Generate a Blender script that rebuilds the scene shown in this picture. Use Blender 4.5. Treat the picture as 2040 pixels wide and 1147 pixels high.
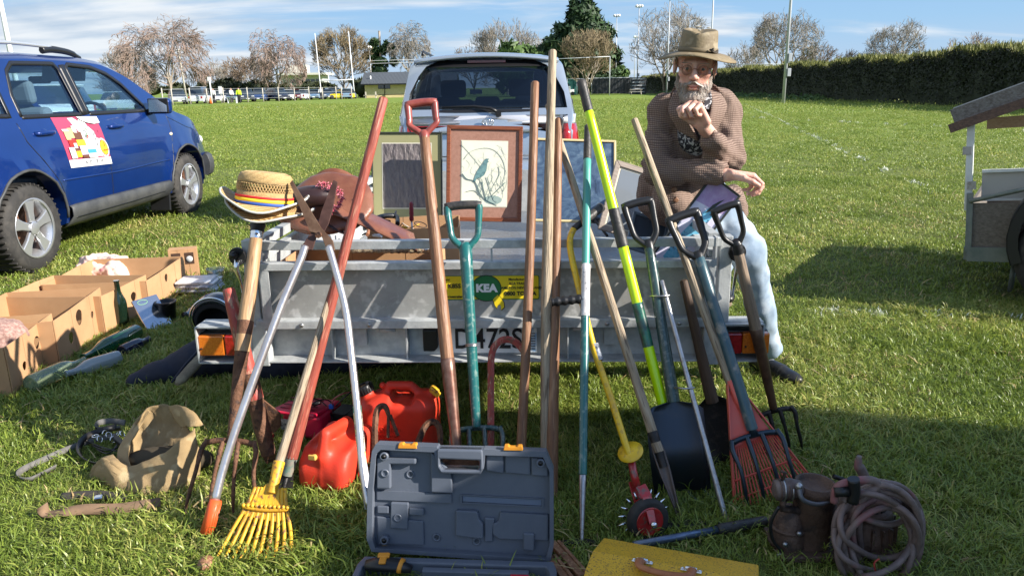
import bpy, bmesh, math, random
import numpy as np
from mathutils import Vector, Matrix, Euler, noise
from mathutils.geometry import tessellate_polygon
R = math.radians; PI = math.pi
random.seed(7); NR = np.random.default_rng(7)
S = bpy.context.scene; COL = S.collection
for o in list(bpy.data.objects): bpy.data.objects.remove(o)
# ------------------------------------------------------------------ camera, sky, sun, exposure
CAMH, FPX, PITCH, ROLL = 1.35, 1500.0, math.atan(399.5/1500), -0.016
cd = bpy.data.cameras.new('camera'); cam = bpy.data.objects.new('camera', cd); COL.objects.link(cam)
cd.sensor_width = 36; cd.lens = 36*FPX/2040; cd.clip_start = .05; cd.clip_end = 3000
CM = Matrix.Translation((0, 0, CAMH)) @ Matrix.Rotation(PI/2-PITCH, 4, 'X') @ Matrix.Rotation(ROLL, 4, 'Z')
cam.matrix_world = CM; S.camera = cam
SUN_EL, SUN_AZ = R(28), R(71)                     # azimuth from -Y (behind the camera) round to +X (right)
SD = Vector((math.cos(SUN_EL)*math.sin(SUN_AZ), -math.cos(SUN_EL)*math.cos(SUN_AZ), math.sin(SUN_EL)))
sl = bpy.data.lights.new('sun', 'SUN'); sl.energy = 5.0; sl.angle = R(.5); sl.color = (1, .93, .83)
so = bpy.data.objects.new('sun', sl); COL.objects.link(so)
so.rotation_euler = SD.to_track_quat('Z', 'Y').to_euler()
S.view_settings.view_transform = 'Standard'; S.view_settings.look = 'None'
S.view_settings.exposure = 1.2; S.view_settings.gamma = 1
W = bpy.data.worlds.new('World'); S.world = W; W.use_nodes = True
nt = W.node_tree; nt.nodes.clear()
def nd(t, ty, **k):
 n = t.nodes.new(ty)
 for a, b in k.items(): setattr(n, a, b)
 return n
out = nd(nt, 'ShaderNodeOutputWorld'); bg = nd(nt, 'ShaderNodeBackground'); bg.inputs[1].default_value = .118
sky = nd(nt, 'ShaderNodeTexSky', sky_type='NISHITA'); sky.sun_disc = False
sky.sun_elevation = SUN_EL; sky.sun_rotation = math.atan2(SD.x, SD.y); sky.air_density = 1.0; sky.dust_density = .4; sky.ozone_density = 2.5
tc = nd(nt, 'ShaderNodeTexCoord'); sep = nd(nt, 'ShaderNodeSeparateXYZ'); nt.links.new(tc.outputs['Generated'], sep.inputs[0])
mz = nd(nt, 'ShaderNodeMath', operation='ADD'); mz.inputs[1].default_value = .16; nt.links.new(sep.outputs[2], mz.inputs[0])
dv = nd(nt, 'ShaderNodeVectorMath', operation='DIVIDE'); nt.links.new(tc.outputs['Generated'], dv.inputs[0])
cmb = nd(nt, 'ShaderNodeCombineXYZ'); [nt.links.new(mz.outputs[0], cmb.inputs[i]) for i in range(3)]
nt.links.new(cmb.outputs[0], dv.inputs[1])
mp = nd(nt, 'ShaderNodeMapping'); mp.inputs['Scale'].default_value = (.55, 1.15, 0); mp.inputs['Location'].default_value = (2.0, 1.3, 0); nt.links.new(dv.outputs[0], mp.inputs[0])
n1 = nd(nt, 'ShaderNodeTexNoise'); n1.inputs['Scale'].default_value = 1.0; n1.inputs['Detail'].default_value = 9; n1.inputs['Roughness'].default_value = .58; n1.inputs['Distortion'].default_value = .35
nt.links.new(mp.outputs[0], n1.inputs[0])
mx = nd(nt, 'ShaderNodeMath', operation='MULTIPLY_ADD'); mx.inputs[1].default_value = -.22; mx.inputs[2].default_value = -.015; nt.links.new(sep.outputs[0], mx.inputs[0])
mm = nd(nt, 'ShaderNodeMath', operation='ADD'); nt.links.new(n1.outputs[0], mm.inputs[0]); nt.links.new(mx.outputs[0], mm.inputs[1])
lowz = nd(nt, 'ShaderNodeMapRange'); lowz.inputs[1].default_value = 0; lowz.inputs[2].default_value = .14; lowz.inputs[3].default_value = .10; lowz.inputs[4].default_value = 0
nt.links.new(sep.outputs[2], lowz.inputs[0])
m3 = nd(nt, 'ShaderNodeMath', operation='ADD'); nt.links.new(mm.outputs[0], m3.inputs[0]); nt.links.new(lowz.outputs[0], m3.inputs[1])
cr = nd(nt, 'ShaderNodeMapRange', interpolation_type='SMOOTHSTEP'); cr.inputs[1].default_value = .45; cr.inputs[2].default_value = .66; nt.links.new(m3.outputs[0], cr.inputs[0])
n2 = nd(nt, 'ShaderNodeTexNoise'); n2.inputs['Scale'].default_value = 3.2; n2.inputs['Detail'].default_value = 7; nt.links.new(mp.outputs[0], n2.inputs[0])
cc = nd(nt, 'ShaderNodeValToRGB'); cc.color_ramp.elements[0].position = .38; cc.color_ramp.elements[0].color = (2.0, 2.45, 3.0, 1)
cc.color_ramp.elements[1].position = .62; cc.color_ramp.elements[1].color = (3.2, 3.4, 3.6, 1); nt.links.new(n2.outputs[0], cc.inputs[0])
gr = nd(nt, 'ShaderNodeValToRGB'); e = gr.color_ramp.elements; e[0].position = 0; e[0].color = (2.0, 2.5, 3.1, 1); e[1].position = .22; e[1].color = (.85, 1.75, 3.3, 1); q = e.new(.07); q.color = (1.4, 2.3, 3.3, 1); nt.links.new(sep.outputs[2], gr.inputs[0])
gf = nd(nt, 'ShaderNodeMapRange'); gf.inputs[1].default_value = .15; gf.inputs[2].default_value = .6; nt.links.new(sep.outputs[2], gf.inputs[0])
sk = nd(nt, 'ShaderNodeMix', data_type='RGBA'); nt.links.new(gf.outputs[0], sk.inputs[0]); nt.links.new(gr.outputs[0], sk.inputs[6]); nt.links.new(sky.outputs[0], sk.inputs[7])
hs = nd(nt, 'ShaderNodeMix', data_type='RGBA'); nt.links.new(cr.outputs[0], hs.inputs[0]); nt.links.new(sk.outputs[2], hs.inputs[6]); nt.links.new(cc.outputs[0], hs.inputs[7])
nt.links.new(hs.outputs[2], bg.inputs[0]); nt.links.new(bg.outputs[0], out.inputs[0])
S.render.engine = 'CYCLES'
# ------------------------------------------------------------------ photograph pixel -> place
RC = CM.to_3x3(); C0 = Vector((0, 0, CAMH))
def ray(px, py): return RC @ Vector(((px-1020)/FPX, -(py-573.5)/FPX, -1))
def atZ(px, py, z=0.): d = ray(px, py); return C0 + d*((z-CAMH)/d.z)
def atY(px, py, y): d = ray(px, py); return C0 + d*(y/d.y)
def atX(px, py, x): d = ray(px, py); return C0 + d*(x/d.x)
def atD(px, py, t): return C0 + ray(px, py)*t
def proj(p):
 q = RC.transposed() @ (Vector(p)-C0); return (1020+FPX*q.x/-q.z, 573.5-FPX*q.y/-q.z)
# ------------------------------------------------------------------ materials
MATS = {}
def mat(name, c, r=.6, m=0., c2=None, sc=14., lo=.4, hi=.62, bump=0., bsc=60., st=(1, 1, 1), coat=0., c3=None, sc3=60., trans=0., ior=1.45, spec=.5, alpha=1., sheen=0., rvar=0., det=6, em=None):
 if name in MATS: return MATS[name]
 mt = bpy.data.materials.new(name); mt.use_nodes = True; t = mt.node_tree; b = t.nodes['Principled BSDF']
 L = t.links.new
 def s(k, v): b.inputs[k].default_value = v
 s('Base Color', (*c, 1)); s('Roughness', r); s('Metallic', m); s('Coat Weight', coat); s('Coat Roughness', .04)
 s('Transmission Weight', trans); s('IOR', ior); s('Specular IOR Level', spec); s('Alpha', alpha); s('Sheen Weight', sheen)
 if em: s('Emission Color', (*em, 1)); s('Emission Strength', 1)
 tc = nd(t, 'ShaderNodeTexCoord'); mp = nd(t, 'ShaderNodeMapping'); mp.inputs['Scale'].default_value = st; L(tc.outputs['Object'], mp.inputs[0])
 if c2 or rvar:
  n = nd(t, 'ShaderNodeTexNoise'); n.inputs['Scale'].default_value = sc; n.inputs['Detail'].default_value = det; n.inputs['Roughness'].default_value = .62; L(mp.outputs[0], n.inputs[0])
  mr = nd(t, 'ShaderNodeMapRange'); mr.inputs[1].default_value = lo; mr.inputs[2].default_value = hi; L(n.outputs[0], mr.inputs[0])
  if rvar:
   q = nd(t, 'ShaderNodeMath', operation='MULTIPLY_ADD'); q.inputs[1].default_value = rvar; q.inputs[2].default_value = r; L(mr.outputs[0], q.inputs[0]); L(q.outputs[0], b.inputs['Roughness'])
 if c2:
  x = nd(t, 'ShaderNodeMix', data_type='RGBA'); x.inputs[6].default_value = (*c, 1); x.inputs[7].default_value = (*c2, 1); L(mr.outputs[0], x.inputs[0])
  last = x.outputs[2]
  if c3:
   n3 = nd(t, 'ShaderNodeTexNoise'); n3.inputs['Scale'].default_value = sc3; n3.inputs['Detail'].default_value = 5; L(mp.outputs[0], n3.inputs[0])
   m4 = nd(t, 'ShaderNodeMapRange'); m4.inputs[1].default_value = .54; m4.inputs[2].default_value = .66; L(n3.outputs[0], m4.inputs[0])
   y = nd(t, 'ShaderNodeMix', data_type='RGBA'); y.inputs[7].default_value = (*c3, 1); L(last, y.inputs[6]); L(m4.outputs[0], y.inputs[0]); last = y.outputs[2]
  L(last, b.inputs['Base Color'])
 if bump:
  nb = nd(t, 'ShaderNodeTexNoise'); nb.inputs['Scale'].default_value = bsc; nb.inputs['Detail'].default_value = 4; L(mp.outputs[0], nb.inputs[0])
  bp = nd(t, 'ShaderNodeBump'); bp.inputs['Strength'].default_value = min(1, bump); bp.inputs['Distance'].default_value = .012*max(1, bump); L(nb.outputs[0], bp.inputs['Height']); L(bp.outputs[0], b.inputs['Normal'])
 MATS[name] = mt; return mt
def wood(name, c, c2, r=.6, axis='z', c3=None, bump=.25):
 st = {'z': (6, 6, .5), 'x': (.5, 6, 6), 'y': (6, .5, 6)}[axis]
 return mat(name, c, r, c2=c2, sc=14, lo=.35, hi=.65, bump=bump, bsc=26, st=st, c3=c3, sc3=22, det=9)
# ------------------------------------------------------------------ mesh builder
class MB:
 def __init__(s): s.v = []; s.f = []; s.sm = []
 def add(s, vs, fs, smooth=False, m=None):
  b = len(s.v)
  if m is not None: vs = [m @ Vector(v) for v in vs]
  s.v += [tuple(v) for v in vs]; s.f += [tuple(b+i for i in f) for f in fs]; s.sm += [smooth]*len(fs); return s
 def box(s, c, d, rot=None, m=None, tap=1.):
  x, y, z = d[0]/2, d[1]/2, d[2]/2
  vs = [Vector((i*x*(tap if k > 0 else 1), j*y*(tap if k > 0 else 1), k*z)) for k in (-1, 1) for j in (-1, 1) for i in (-1, 1)]
  if rot is not None:
   r = rot if isinstance(rot, Matrix) else Euler(rot).to_matrix(); vs = [r.to_3x3() @ v for v in vs]
  vs = [v+Vector(c) for v in vs]
  return s.add(vs, [(0, 2, 3, 1), (4, 5, 7, 6), (0, 1, 5, 4), (2, 6, 7, 3), (0, 4, 6, 2), (1, 3, 7, 5)], m=m)
 def beam(s, a, b, w, h, up=(0, 0, 1), w2=None, h2=None):
  a, b = Vector(a), Vector(b); d = (b-a).normalized(); x = d.cross(Vector(up)).normalized(); u = x.cross(d)
  w2 = w if w2 is None else w2; h2 = h if h2 is None else h2
  vs = []
  for p, ww, hh in ((a, w, h), (b, w2, h2)):
   vs += [p-x*ww/2-u*hh/2, p+x*ww/2-u*hh/2, p+x*ww/2+u*hh/2, p-x*ww/2+u*hh/2]
  return s.add(vs, [(0, 1, 2, 3)[::-1], (4, 5, 6, 7), (0, 1, 5, 4), (1, 2, 6, 5), (2, 3, 7, 6), (3, 0, 4, 7)])
 def tube(s, pts, r, n=10, cap=True, closed=False, flat=None, smooth=True, up=None):
  pts = [Vector(p) for p in pts]; N = len(pts)
  rr = [r]*N if not hasattr(r, '__len__') else list(r)
  T = []
  for i in range(N):
   a = pts[(i-1) % N] if closed else pts[max(0, i-1)]; b = pts[(i+1) % N] if closed else pts[min(N-1, i+1)]
   T.append((b-a).normalized())
  u = Vector(up) if up else (Vector((0, 0, 1)) if abs(T[0].z) < .9 else Vector((1, 0, 0)))
  vs = []
  for i in range(N):
   u = (u-T[i]*u.dot(T[i])).normalized(); w = T[i].cross(u)
   fu, fw = flat if flat else (1, 1)
   for k in range(n):
    a = 2*PI*k/n; vs.append(pts[i]+(u*math.cos(a)*fu+w*math.sin(a)*fw)*rr[i])
  fs = []
  for i in range(N if closed else N-1):
   for k in range(n):
    fs.append((i*n+k, i*n+(k+1) % n, ((i+1) % N)*n+(k+1) % n, ((i+1) % N)*n+k))
  s.add(vs, fs, smooth)
  if cap and not closed:
   b = len(s.v)-len(vs); s.f += [tuple(b+k for k in range(n))[::-1], tuple(b+(N-1)*n+k for k in range(n))]; s.sm += [False, False]
  return s
 def lathe(s, prof, n=24, m=None, smooth=True, cap=True, arc=None):
  vs = []; N = len(prof)
  for r, z in prof:
   for k in range(n): a = 2*PI*k/n; vs.append((r*math.cos(a), r*math.sin(a), z))
  fs = [(i*n+k, i*n+(k+1) % n, (i+1)*n+(k+1) % n, (i+1)*n+k) for i in range(N-1) for k in range(n)]
  s.add(vs, fs, smooth, m)
  if cap:
   b = len(s.v)-len(vs)
   if prof[0][0] > 1e-5: s.f.append(tuple(b+k for k in range(n))[::-1]); s.sm.append(False)
   if prof[-1][0] > 1e-5: s.f.append(tuple(b+(N-1)*n+k for k in range(n))); s.sm.append(False)
  return s
 def prism(s, poly, z0, z1, m=None, holes=(), smooth=False):
  loops = [list(poly)]+[list(h) for h in holes]
  flat = [p for l in loops for p in l]
  tris = tessellate_polygon([[Vector((p[0], p[1], 0)) for p in l] for l in loops])
  n = len(flat); vs = [(p[0], p[1], z0) for p in flat]+[(p[0], p[1], z1) for p in flat]
  fs = []
  for t in tris:
   a, b, c = (flat[i] for i in t)
   ar = (b[0]-a[0])*(c[1]-a[1])-(b[1]-a[1])*(c[0]-a[0])
   t = tuple(t) if ar > 0 else tuple(t)[::-1]
   fs.append(t[::-1]); fs.append(tuple(i+n for i in t))
  o = 0; sides = []
  for li, l in enumerate(loops):
   k = len(l); A = sum(l[i][0]*l[(i+1) % k][1]-l[(i+1) % k][0]*l[i][1] for i in range(k))
   for i in range(k):
    q = (o+i, o+(i+1) % k, n+o+(i+1) % k, n+o+i)
    if (A > 0) != (li == 0): q = q[::-1]
    sides.append(q)
   o += k
  b = len(s.v); s.add(vs, fs, False, m); s.f += [tuple(b+i for i in q) for q in sides]; s.sm += [smooth]*len(sides); return s
 def grid(s, g, smooth=True, wrap=False):
  nu, nv = len(g), len(g[0]); vs = [p for row in g for p in row]; fs = []
  for i in range(nu-(0 if wrap else 1)):
   for j in range(nv-1): i2 = (i+1) % nu; fs.append((i*nv+j, i2*nv+j, i2*nv+j+1, i*nv+j+1))
  return s.add(vs, fs, smooth)
 def sphere(s, c, r, n=12, m2=8, sc=(1, 1, 1), m=None):
  vs = []
  for i in range(m2+1):
   t = PI*i/m2
   for k in range(n): a = 2*PI*k/n; vs.append((c[0]+r*sc[0]*math.sin(t)*math.cos(a), c[1]+r*sc[1]*math.sin(t)*math.sin(a), c[2]+r*sc[2]*math.cos(t)))
  fs = [(i*n+k, (i+1)*n+k, (i+1)*n+(k+1) % n, i*n+(k+1) % n) for i in range(m2) for k in range(n)]
  return s.add(vs, fs, True, m)
 def torus(s, R_, r, n=32, k=8, m=None, a0=0, a1=2*PI):
  pts = [Vector((R_*math.cos(a0+(a1-a0)*i/n), R_*math.sin(a0+(a1-a0)*i/n), 0)) for i in range(n+(0 if a1-a0 > 6.28 else 1))]
  if m is not None: pts = [m @ p for p in pts]
  return s.tube(pts, r, k, closed=(a1-a0 > 6.28))
def finish(name, me, mt, parent=None, local=True, bevel=0, seg=2, solid=0, sub=0, soff=-1):
 o = bpy.data.objects.new(name, me); COL.objects.link(o)
 if mt is not None and not me.materials: me.materials.append(mt)
 if parent is not None: o.parent = parent
 if solid: md = o.modifiers.new('solid', 'SOLIDIFY'); md.thickness = solid; md.offset = soff
 if bevel:
  md = o.modifiers.new('bevel', 'BEVEL'); md.width = bevel; md.segments = seg; md.limit_method = 'ANGLE'; md.angle_limit = R(38); md.harden_normals = False
 if sub: md = o.modifiers.new('sub', 'SUBSURF'); md.levels = sub; md.render_levels = sub
 return o
def wmat(p):
 m = Matrix.Identity(4)
 while p is not None: m = p.matrix_basis @ m; p = p.parent
 return m
def obj(name, mb, mt, parent=None, world=False, **k):
 me = bpy.data.meshes.new(name); vs = mb.v
 if parent is not None and world:
  mi = wmat(parent).inverted(); vs = [tuple(mi @ Vector(v)) for v in vs]
 me.from_pydata(vs, [], mb.f); me.polygons.foreach_set('use_smooth', mb.sm); me.update()
 return finish(name, me, mt, parent, **k)
def npobj(name, V, F, mt, parent=None, smooth=False, world=False, **k):
 V = np.asarray(V, dtype=np.float64); F = np.asarray(F, dtype=np.int64)
 if parent is not None and world:
  mi = np.array(wmat(parent).inverted()); V = V@mi[:3, :3].T+mi[:3, 3]
 me = bpy.data.meshes.new(name); n = F.shape[1]
 me.vertices.add(len(V)); me.vertices.foreach_set('co', V.astype(np.float32).ravel())
 me.loops.add(F.size); me.loops.foreach_set('vertex_index', F.astype(np.int32).ravel())
 me.polygons.add(len(F)); me.polygons.foreach_set('loop_start', np.arange(0, F.size, n, dtype=np.int32))
 me.polygons.foreach_set('use_smooth', np.full(len(F), smooth)); me.update(calc_edges=True); me.validate()
 return finish(name, me, mt, parent, **k)
def tag(o, label=None, cat=None, group=None, kind=None):
 if label: o['label'] = label
 if cat: o['category'] = cat
 if group: o['group'] = group
 if kind: o['kind'] = kind
 return o
def thing(name, label, cat, loc=(0, 0, 0), rz=0, group=None, m=None):
 o = bpy.data.objects.new(name, None); o.empty_display_size = .1; COL.objects.link(o)
 if m is not None: o.matrix_basis = m
 else: o.location = loc; o.rotation_euler = (0, 0, rz)
 return tag(o, label, cat, group)
def kids(o): return [c for c in bpy.data.objects if c.parent == o]
def copy_tree(o, parent=None, km=None):
 km = km if km is not None else {}
 if not km:
  for c in bpy.data.objects:
   if c.parent: km.setdefault(c.parent.name, []).append(c)
  km['_'] = []
 c = o.copy(); COL.objects.link(c); c.parent = parent
 for ch in km.get(o.name, []): copy_tree(ch, c, km)
 return c
def boolcut(o, cutters, op='DIFFERENCE'):
 tmp = []
 for cb in cutters:
  c = obj('cut', cb, None); tmp.append(c)
  md = o.modifiers.new('b', 'BOOLEAN'); md.operation = op; md.object = c; md.solver = 'EXACT'
 dg = bpy.context.evaluated_depsgraph_get(); me = bpy.data.meshes.new_from_object(o.evaluated_get(dg))
 o.modifiers.clear(); mt = o.data.materials[:]; o.data = me
 for c in tmp: bpy.data.objects.remove(c)
 return o
def crom(P, n=8, closed=False):
 P = [Vector(p) for p in P]; out = []; N = len(P)
 for i in range(N if closed else N-1):
  p0, p1, p2, p3 = (P[(i-1) % N] if closed or i else P[0]), P[i], P[(i+1) % N], (P[(i+2) % N] if closed else P[min(N-1, i+2)])
  for k in range(n):
   t = k/n; out.append(.5*((2*p1)+(p2-p0)*t+(2*p0-5*p1+4*p2-p3)*t*t+(3*p1-p0-3*p2+p3)*t**3))
 if not closed: out.append(P[-1])
 return out
def frame_m(o, x=None, y=None, z=None):
 """matrix with origin o; z axis exact, x approximate (or y)"""
 z = Vector(z).normalized()
 if x is not None: x = Vector(x); x = (x-z*x.dot(z)).normalized(); y = z.cross(x)
 else: y = Vector(y); y = (y-z*y.dot(z)).normalized(); x = y.cross(z)
 m = Matrix((x, y, z)).transposed().to_4x4(); m.translation = Vector(o); return m
# ------------------------------------------------------------------ signed distance shapes (for everything soft or organic)
def smin(a, b, k): h = np.clip(.5+.5*(b-a)/k, 0, 1); return b*(1-h)+a*h-k*h*(1-h)
def smax(a, b, k): return -smin(-a, -b, k)
def cap(P, a, b, ra, rb, sq=None):
 a, b = np.array(a, float), np.array(b, float); d = b-a; t = np.clip(((P-a)@d)/max(1e-9, d@d), 0, 1)
 q = P-(a+t[..., None]*d)
 if sq is not None: q = q/np.array(sq)
 return np.sqrt((q**2).sum(-1))-(ra+(rb-ra)*t)
def ell(P, c, r, rot=None):
 q = P-np.array(c, float)
 if rot is not None: q = q@np.array(Euler(rot).to_matrix())
 r = np.array(r, float); k0 = np.sqrt(((q/r)**2).sum(-1)); k1 = np.sqrt(((q/r**2)**2).sum(-1))+1e-9
 return k0*(k0-1)/k1
def rbox(P, c, h, r, rot=None):
 q = P-np.array(c, float)
 if rot is not None: q = q@np.array(Euler(rot).to_matrix())
 q = np.abs(q)-(np.array(h, float)-r); return np.sqrt((np.maximum(q, 0)**2).sum(-1))+np.minimum(q.max(-1), 0)-r
def wob(P, s, a, ph=0.):
 x, y, z = P[..., 0]*s+ph, P[..., 1]*s+ph*1.7, P[..., 2]*s+ph*.6
 return a*(np.sin(x*1.3+1.7*np.sin(y*.9+z*.5))*np.sin(y*1.1+1.3*np.sin(z*1.2+x*.4))+.5*np.sin(z*2.3+2*np.sin(x*1.7+y))*np.sin(x*1.9+y*2.1))
def sdf_mesh(fn, lo, hi, res):
 lo, hi = np.array(lo, float), np.array(hi, float); n = np.ceil((hi-lo)/res).astype(int)+1
 ax = [lo[i]+np.arange(n[i])*res for i in range(3)]
 P = np.stack(np.meshgrid(*ax, indexing='ij'), -1); D = fn(P)
 D[0] = D[-1] = 1; D[:, 0] = D[:, -1] = 1; D[:, :, 0] = D[:, :, -1] = 1
 ins = D < 0; nx, ny, nz = n-1
 cor = [(i, j, k) for i in (0, 1) for j in (0, 1) for k in (0, 1)]
 cnt = sum(ins[i:i+nx, j:j+ny, k:k+nz].astype(np.int8) for i, j, k in cor)
 act = (cnt > 0) & (cnt < 8); idx = -np.ones(act.shape, int); A = np.argwhere(act); idx[act] = np.arange(len(A))
 acc = np.zeros((len(A), 3)); w = np.zeros(len(A))
 for i, c0 in enumerate(cor):
  for c1 in cor[i+1:]:
   dd = np.array(c1)-np.array(c0)
   if np.abs(dd).sum() != 1 or dd.min() < 0: continue
   d0 = D[A[:, 0]+c0[0], A[:, 1]+c0[1], A[:, 2]+c0[2]]; d1 = D[A[:, 0]+c1[0], A[:, 1]+c1[1], A[:, 2]+c1[2]]
   x = (d0 < 0) != (d1 < 0); t = np.where(x, d0/np.where(x, d0-d1, 1), 0)
   acc += np.where(x[:, None], np.array(c0)+t[:, None]*dd, 0); w += x
 V = lo+(A+acc/w[:, None])*res; F = []
 for ax_ in range(3):
  a, b = (ax_+1) % 3, (ax_+2) % 3
  sl0 = [slice(1, -1)]*3; sl0[ax_] = slice(0, -1); sl1 = [slice(1, -1)]*3; sl1[ax_] = slice(1, None)
  s0, s1 = ins[tuple(sl0)], ins[tuple(sl1)]; E = np.argwhere(s0 != s1); flip = s0[s0 != s1]
  E = E+1; E[:, ax_] -= 1
  q = []
  for da, db in ((0, 0), (-1, 0), (-1, -1), (0, -1)):
   e = E.copy(); e[:, a] += da; e[:, b] += db; q.append(idx[e[:, 0], e[:, 1], e[:, 2]])
  q = np.stack(q, 1); q[~flip] = q[~flip][:, ::-1]; F.append(q)
 return V, np.concatenate(F)
def sobj(name, fn, lo, hi, res, mt, parent=None, world=False, sub=0):
 V, F = sdf_mesh(fn, lo, hi, res); return npobj(name, V, F, mt, parent, smooth=True, world=world, sub=sub)
def txt(name, body, mt, m, size, parent=None, ext=.0008, ax='CENTER', font=None, sx=1., bold=0., world=True):
 cu = bpy.data.curves.new(name, 'FONT'); cu.body = body; cu.size = size; cu.extrude = ext; cu.align_x = ax; cu.align_y = 'CENTER'; cu.offset = bold; cu.resolution_u = 3
 o = bpy.data.objects.new(name, cu); COL.objects.link(o); dg = bpy.context.evaluated_depsgraph_get()
 me = bpy.data.meshes.new_from_object(o.evaluated_get(dg)); bpy.data.objects.remove(o)
 mm = m @ Matrix.Diagonal((sx, 1, 1, 1))
 if parent is not None and world: mm = wmat(parent).inverted() @ mm
 me.transform(mm); me.materials.clear(); return finish(name, me, mt, parent)
GALV = mat('galvanised', (.47, .49, .49), .45, .25, c2=(.31, .33, .34), sc=22, lo=.35, hi=.65, bump=.08, bsc=120, rvar=.18, c3=(.50, .52, .52), sc3=9)
BLACK = mat('black_plastic', (.012, .012, .013), .38, bump=.05, bsc=300)
RUBBER = mat('rubber', (.022, .021, .02), .8, c2=(.06, .055, .048), sc=9, lo=.45, hi=.75, bump=.2, bsc=80)
CHROME = mat('chrome', (.75, .76, .78), .15, 1.)
RUST = mat('rusty_iron', (.10, .045, .025), .75, .4, c2=(.17, .085, .05), sc=26, bump=.4, bsc=140, c3=(.05, .03, .025), sc3=45)
DIRON = mat('dark_iron', (.035, .033, .033), .55, .7, c2=(.09, .07, .06), sc=30, lo=.5, hi=.75, bump=.2, bsc=120)
STEEL = mat('worn_steel', (.38, .38, .39), .38, .9, c2=(.22, .19, .17), sc=30, lo=.5, hi=.75, bump=.1, bsc=90)
CARD = mat('cardboard', (.37, .205, .10), .85, c2=(.43, .255, .13), sc=7, lo=.3, hi=.7, bump=.08, bsc=200)
# ------------------------------------------------------------------ ground
def ground_mat():
 mt = bpy.data.materials.new('grass_field'); mt.use_nodes = True; t = mt.node_tree; b = t.nodes['Principled BSDF']; L = t.links.new
 g = nd(t, 'ShaderNodeNewGeometry')
 def noi(sc, det=5, rough=.6):
  n = nd(t, 'ShaderNodeTexNoise'); n.inputs['Scale'].default_value = sc; n.inputs['Detail'].default_value = det; n.inputs['Roughness'].default_value = rough; L(g.outputs['Position'], n.inputs[0]); return n
 def ramp(src, a, b_, lo, hi):
  m_ = nd(t, 'ShaderNodeMapRange'); m_.inputs[1].default_value = lo; m_.inputs[2].default_value = hi; L(src.outputs[0], m_.inputs[0])
  x = nd(t, 'ShaderNodeMix', data_type='RGBA'); L(m_.outputs[0], x.inputs[0])
  for k, c in ((6, a), (7, b_)):
   if isinstance(c, tuple): x.inputs[k].default_value = (*c, 1)
   else: L(c, x.inputs[k])
  return x.outputs[2]
 a = ramp(noi(9, 8, .75), (.085, .135, .022), (.225, .295, .056), .33, .68)
 c = ramp(noi(.35, 6), a, (.205, .235, .058), .50, .78)
 d = ramp(noi(.05, 3), c, (.15, .22, .035), .42, .72)
 sep_ = nd(t, 'ShaderNodeSeparateXYZ'); L(g.outputs['Position'], sep_.inputs[0])
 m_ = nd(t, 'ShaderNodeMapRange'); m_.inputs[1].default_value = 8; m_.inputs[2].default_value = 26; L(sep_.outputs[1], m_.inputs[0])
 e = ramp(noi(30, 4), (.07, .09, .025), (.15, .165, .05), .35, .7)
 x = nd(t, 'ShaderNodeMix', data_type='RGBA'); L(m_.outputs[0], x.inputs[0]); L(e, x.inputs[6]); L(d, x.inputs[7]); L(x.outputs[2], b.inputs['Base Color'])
 b.inputs['Roughness'].default_value = .95; b.inputs['Specular IOR Level'].default_value = .15
 n = noi(14, 6, .7); bp = nd(t, 'ShaderNodeBump'); bp.inputs['Strength'].default_value = .8; bp.inputs['Distance'].default_value = .05; L(n.outputs[0], bp.inputs['Height']); L(bp.outputs[0], b.inputs['Normal'])
 return mt
g = MB()
xs = [-1500, -300, -60, -12, -4, 0, 4, 12, 60, 300, 1500]; ys = [-60, -10, 0, 2, 5, 10, 20, 50, 120, 300, 2500]
g.grid([[(x, y, 0) for y in ys] for x in xs], smooth=False)
tag(obj('ground', g, ground_mat()), kind='structure')
def blade_mat(name, a, b_, c_, tr=.35):
 mt = bpy.data.materials.new(name); mt.use_nodes = True; t = mt.node_tree; b = t.nodes['Principled BSDF']; L = t.links.new
 oi = nd(t, 'ShaderNodeObjectInfo'); g = nd(t, 'ShaderNodeNewGeometry')
 cr = nd(t, 'ShaderNodeValToRGB'); e = cr.color_ramp.elements; e[0].position = .1; e[0].color = (*a, 1); e[1].position = .95; e[1].color = (*c_, 1); k = e.new(.6); k.color = (*b_, 1)
 n = nd(t, 'ShaderNodeTexNoise'); n.inputs['Scale'].default_value = 1.1; n.inputs['Detail'].default_value = 5; n.inputs['Roughness'].default_value = .7; L(oi.outputs['Location'], n.inputs[0])
 m1 = nd(t, 'ShaderNodeMath', operation='MULTIPLY_ADD'); L(n.outputs[0], m1.inputs[0]); m1.inputs[1].default_value = 1.9; m1.inputs[2].default_value = -.75
 m2 = nd(t, 'ShaderNodeMath', operation='MULTIPLY_ADD'); L(g.outputs['Random Per Island'], m2.inputs[0]); m2.inputs[1].default_value = .62; L(m1.outputs[0], m2.inputs[2]); L(m2.outputs[0], cr.inputs[0])
 L(cr.outputs[0], b.inputs['Base Color']); b.inputs['Roughness'].default_value = .42; b.inputs['Specular IOR Level'].default_value = .45
 ts = nd(t, 'ShaderNodeBsdfTranslucent'); L(cr.outputs[0], ts.inputs[0]); mx = nd(t, 'ShaderNodeMixShader'); mx.inputs[0].default_value = tr
 L(b.outputs[0], mx.inputs[1]); L(ts.outputs[0], mx.inputs[2]); L(mx.outputs[0], t.nodes['Material Output'].inputs[0]); return mt
GRASS = blade_mat('grass_blade', (.115, .175, .024), (.24, .31, .050), (.46, .42, .135))
CHALK = mat('chalk', (.55, .58, .5), .9)
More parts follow.
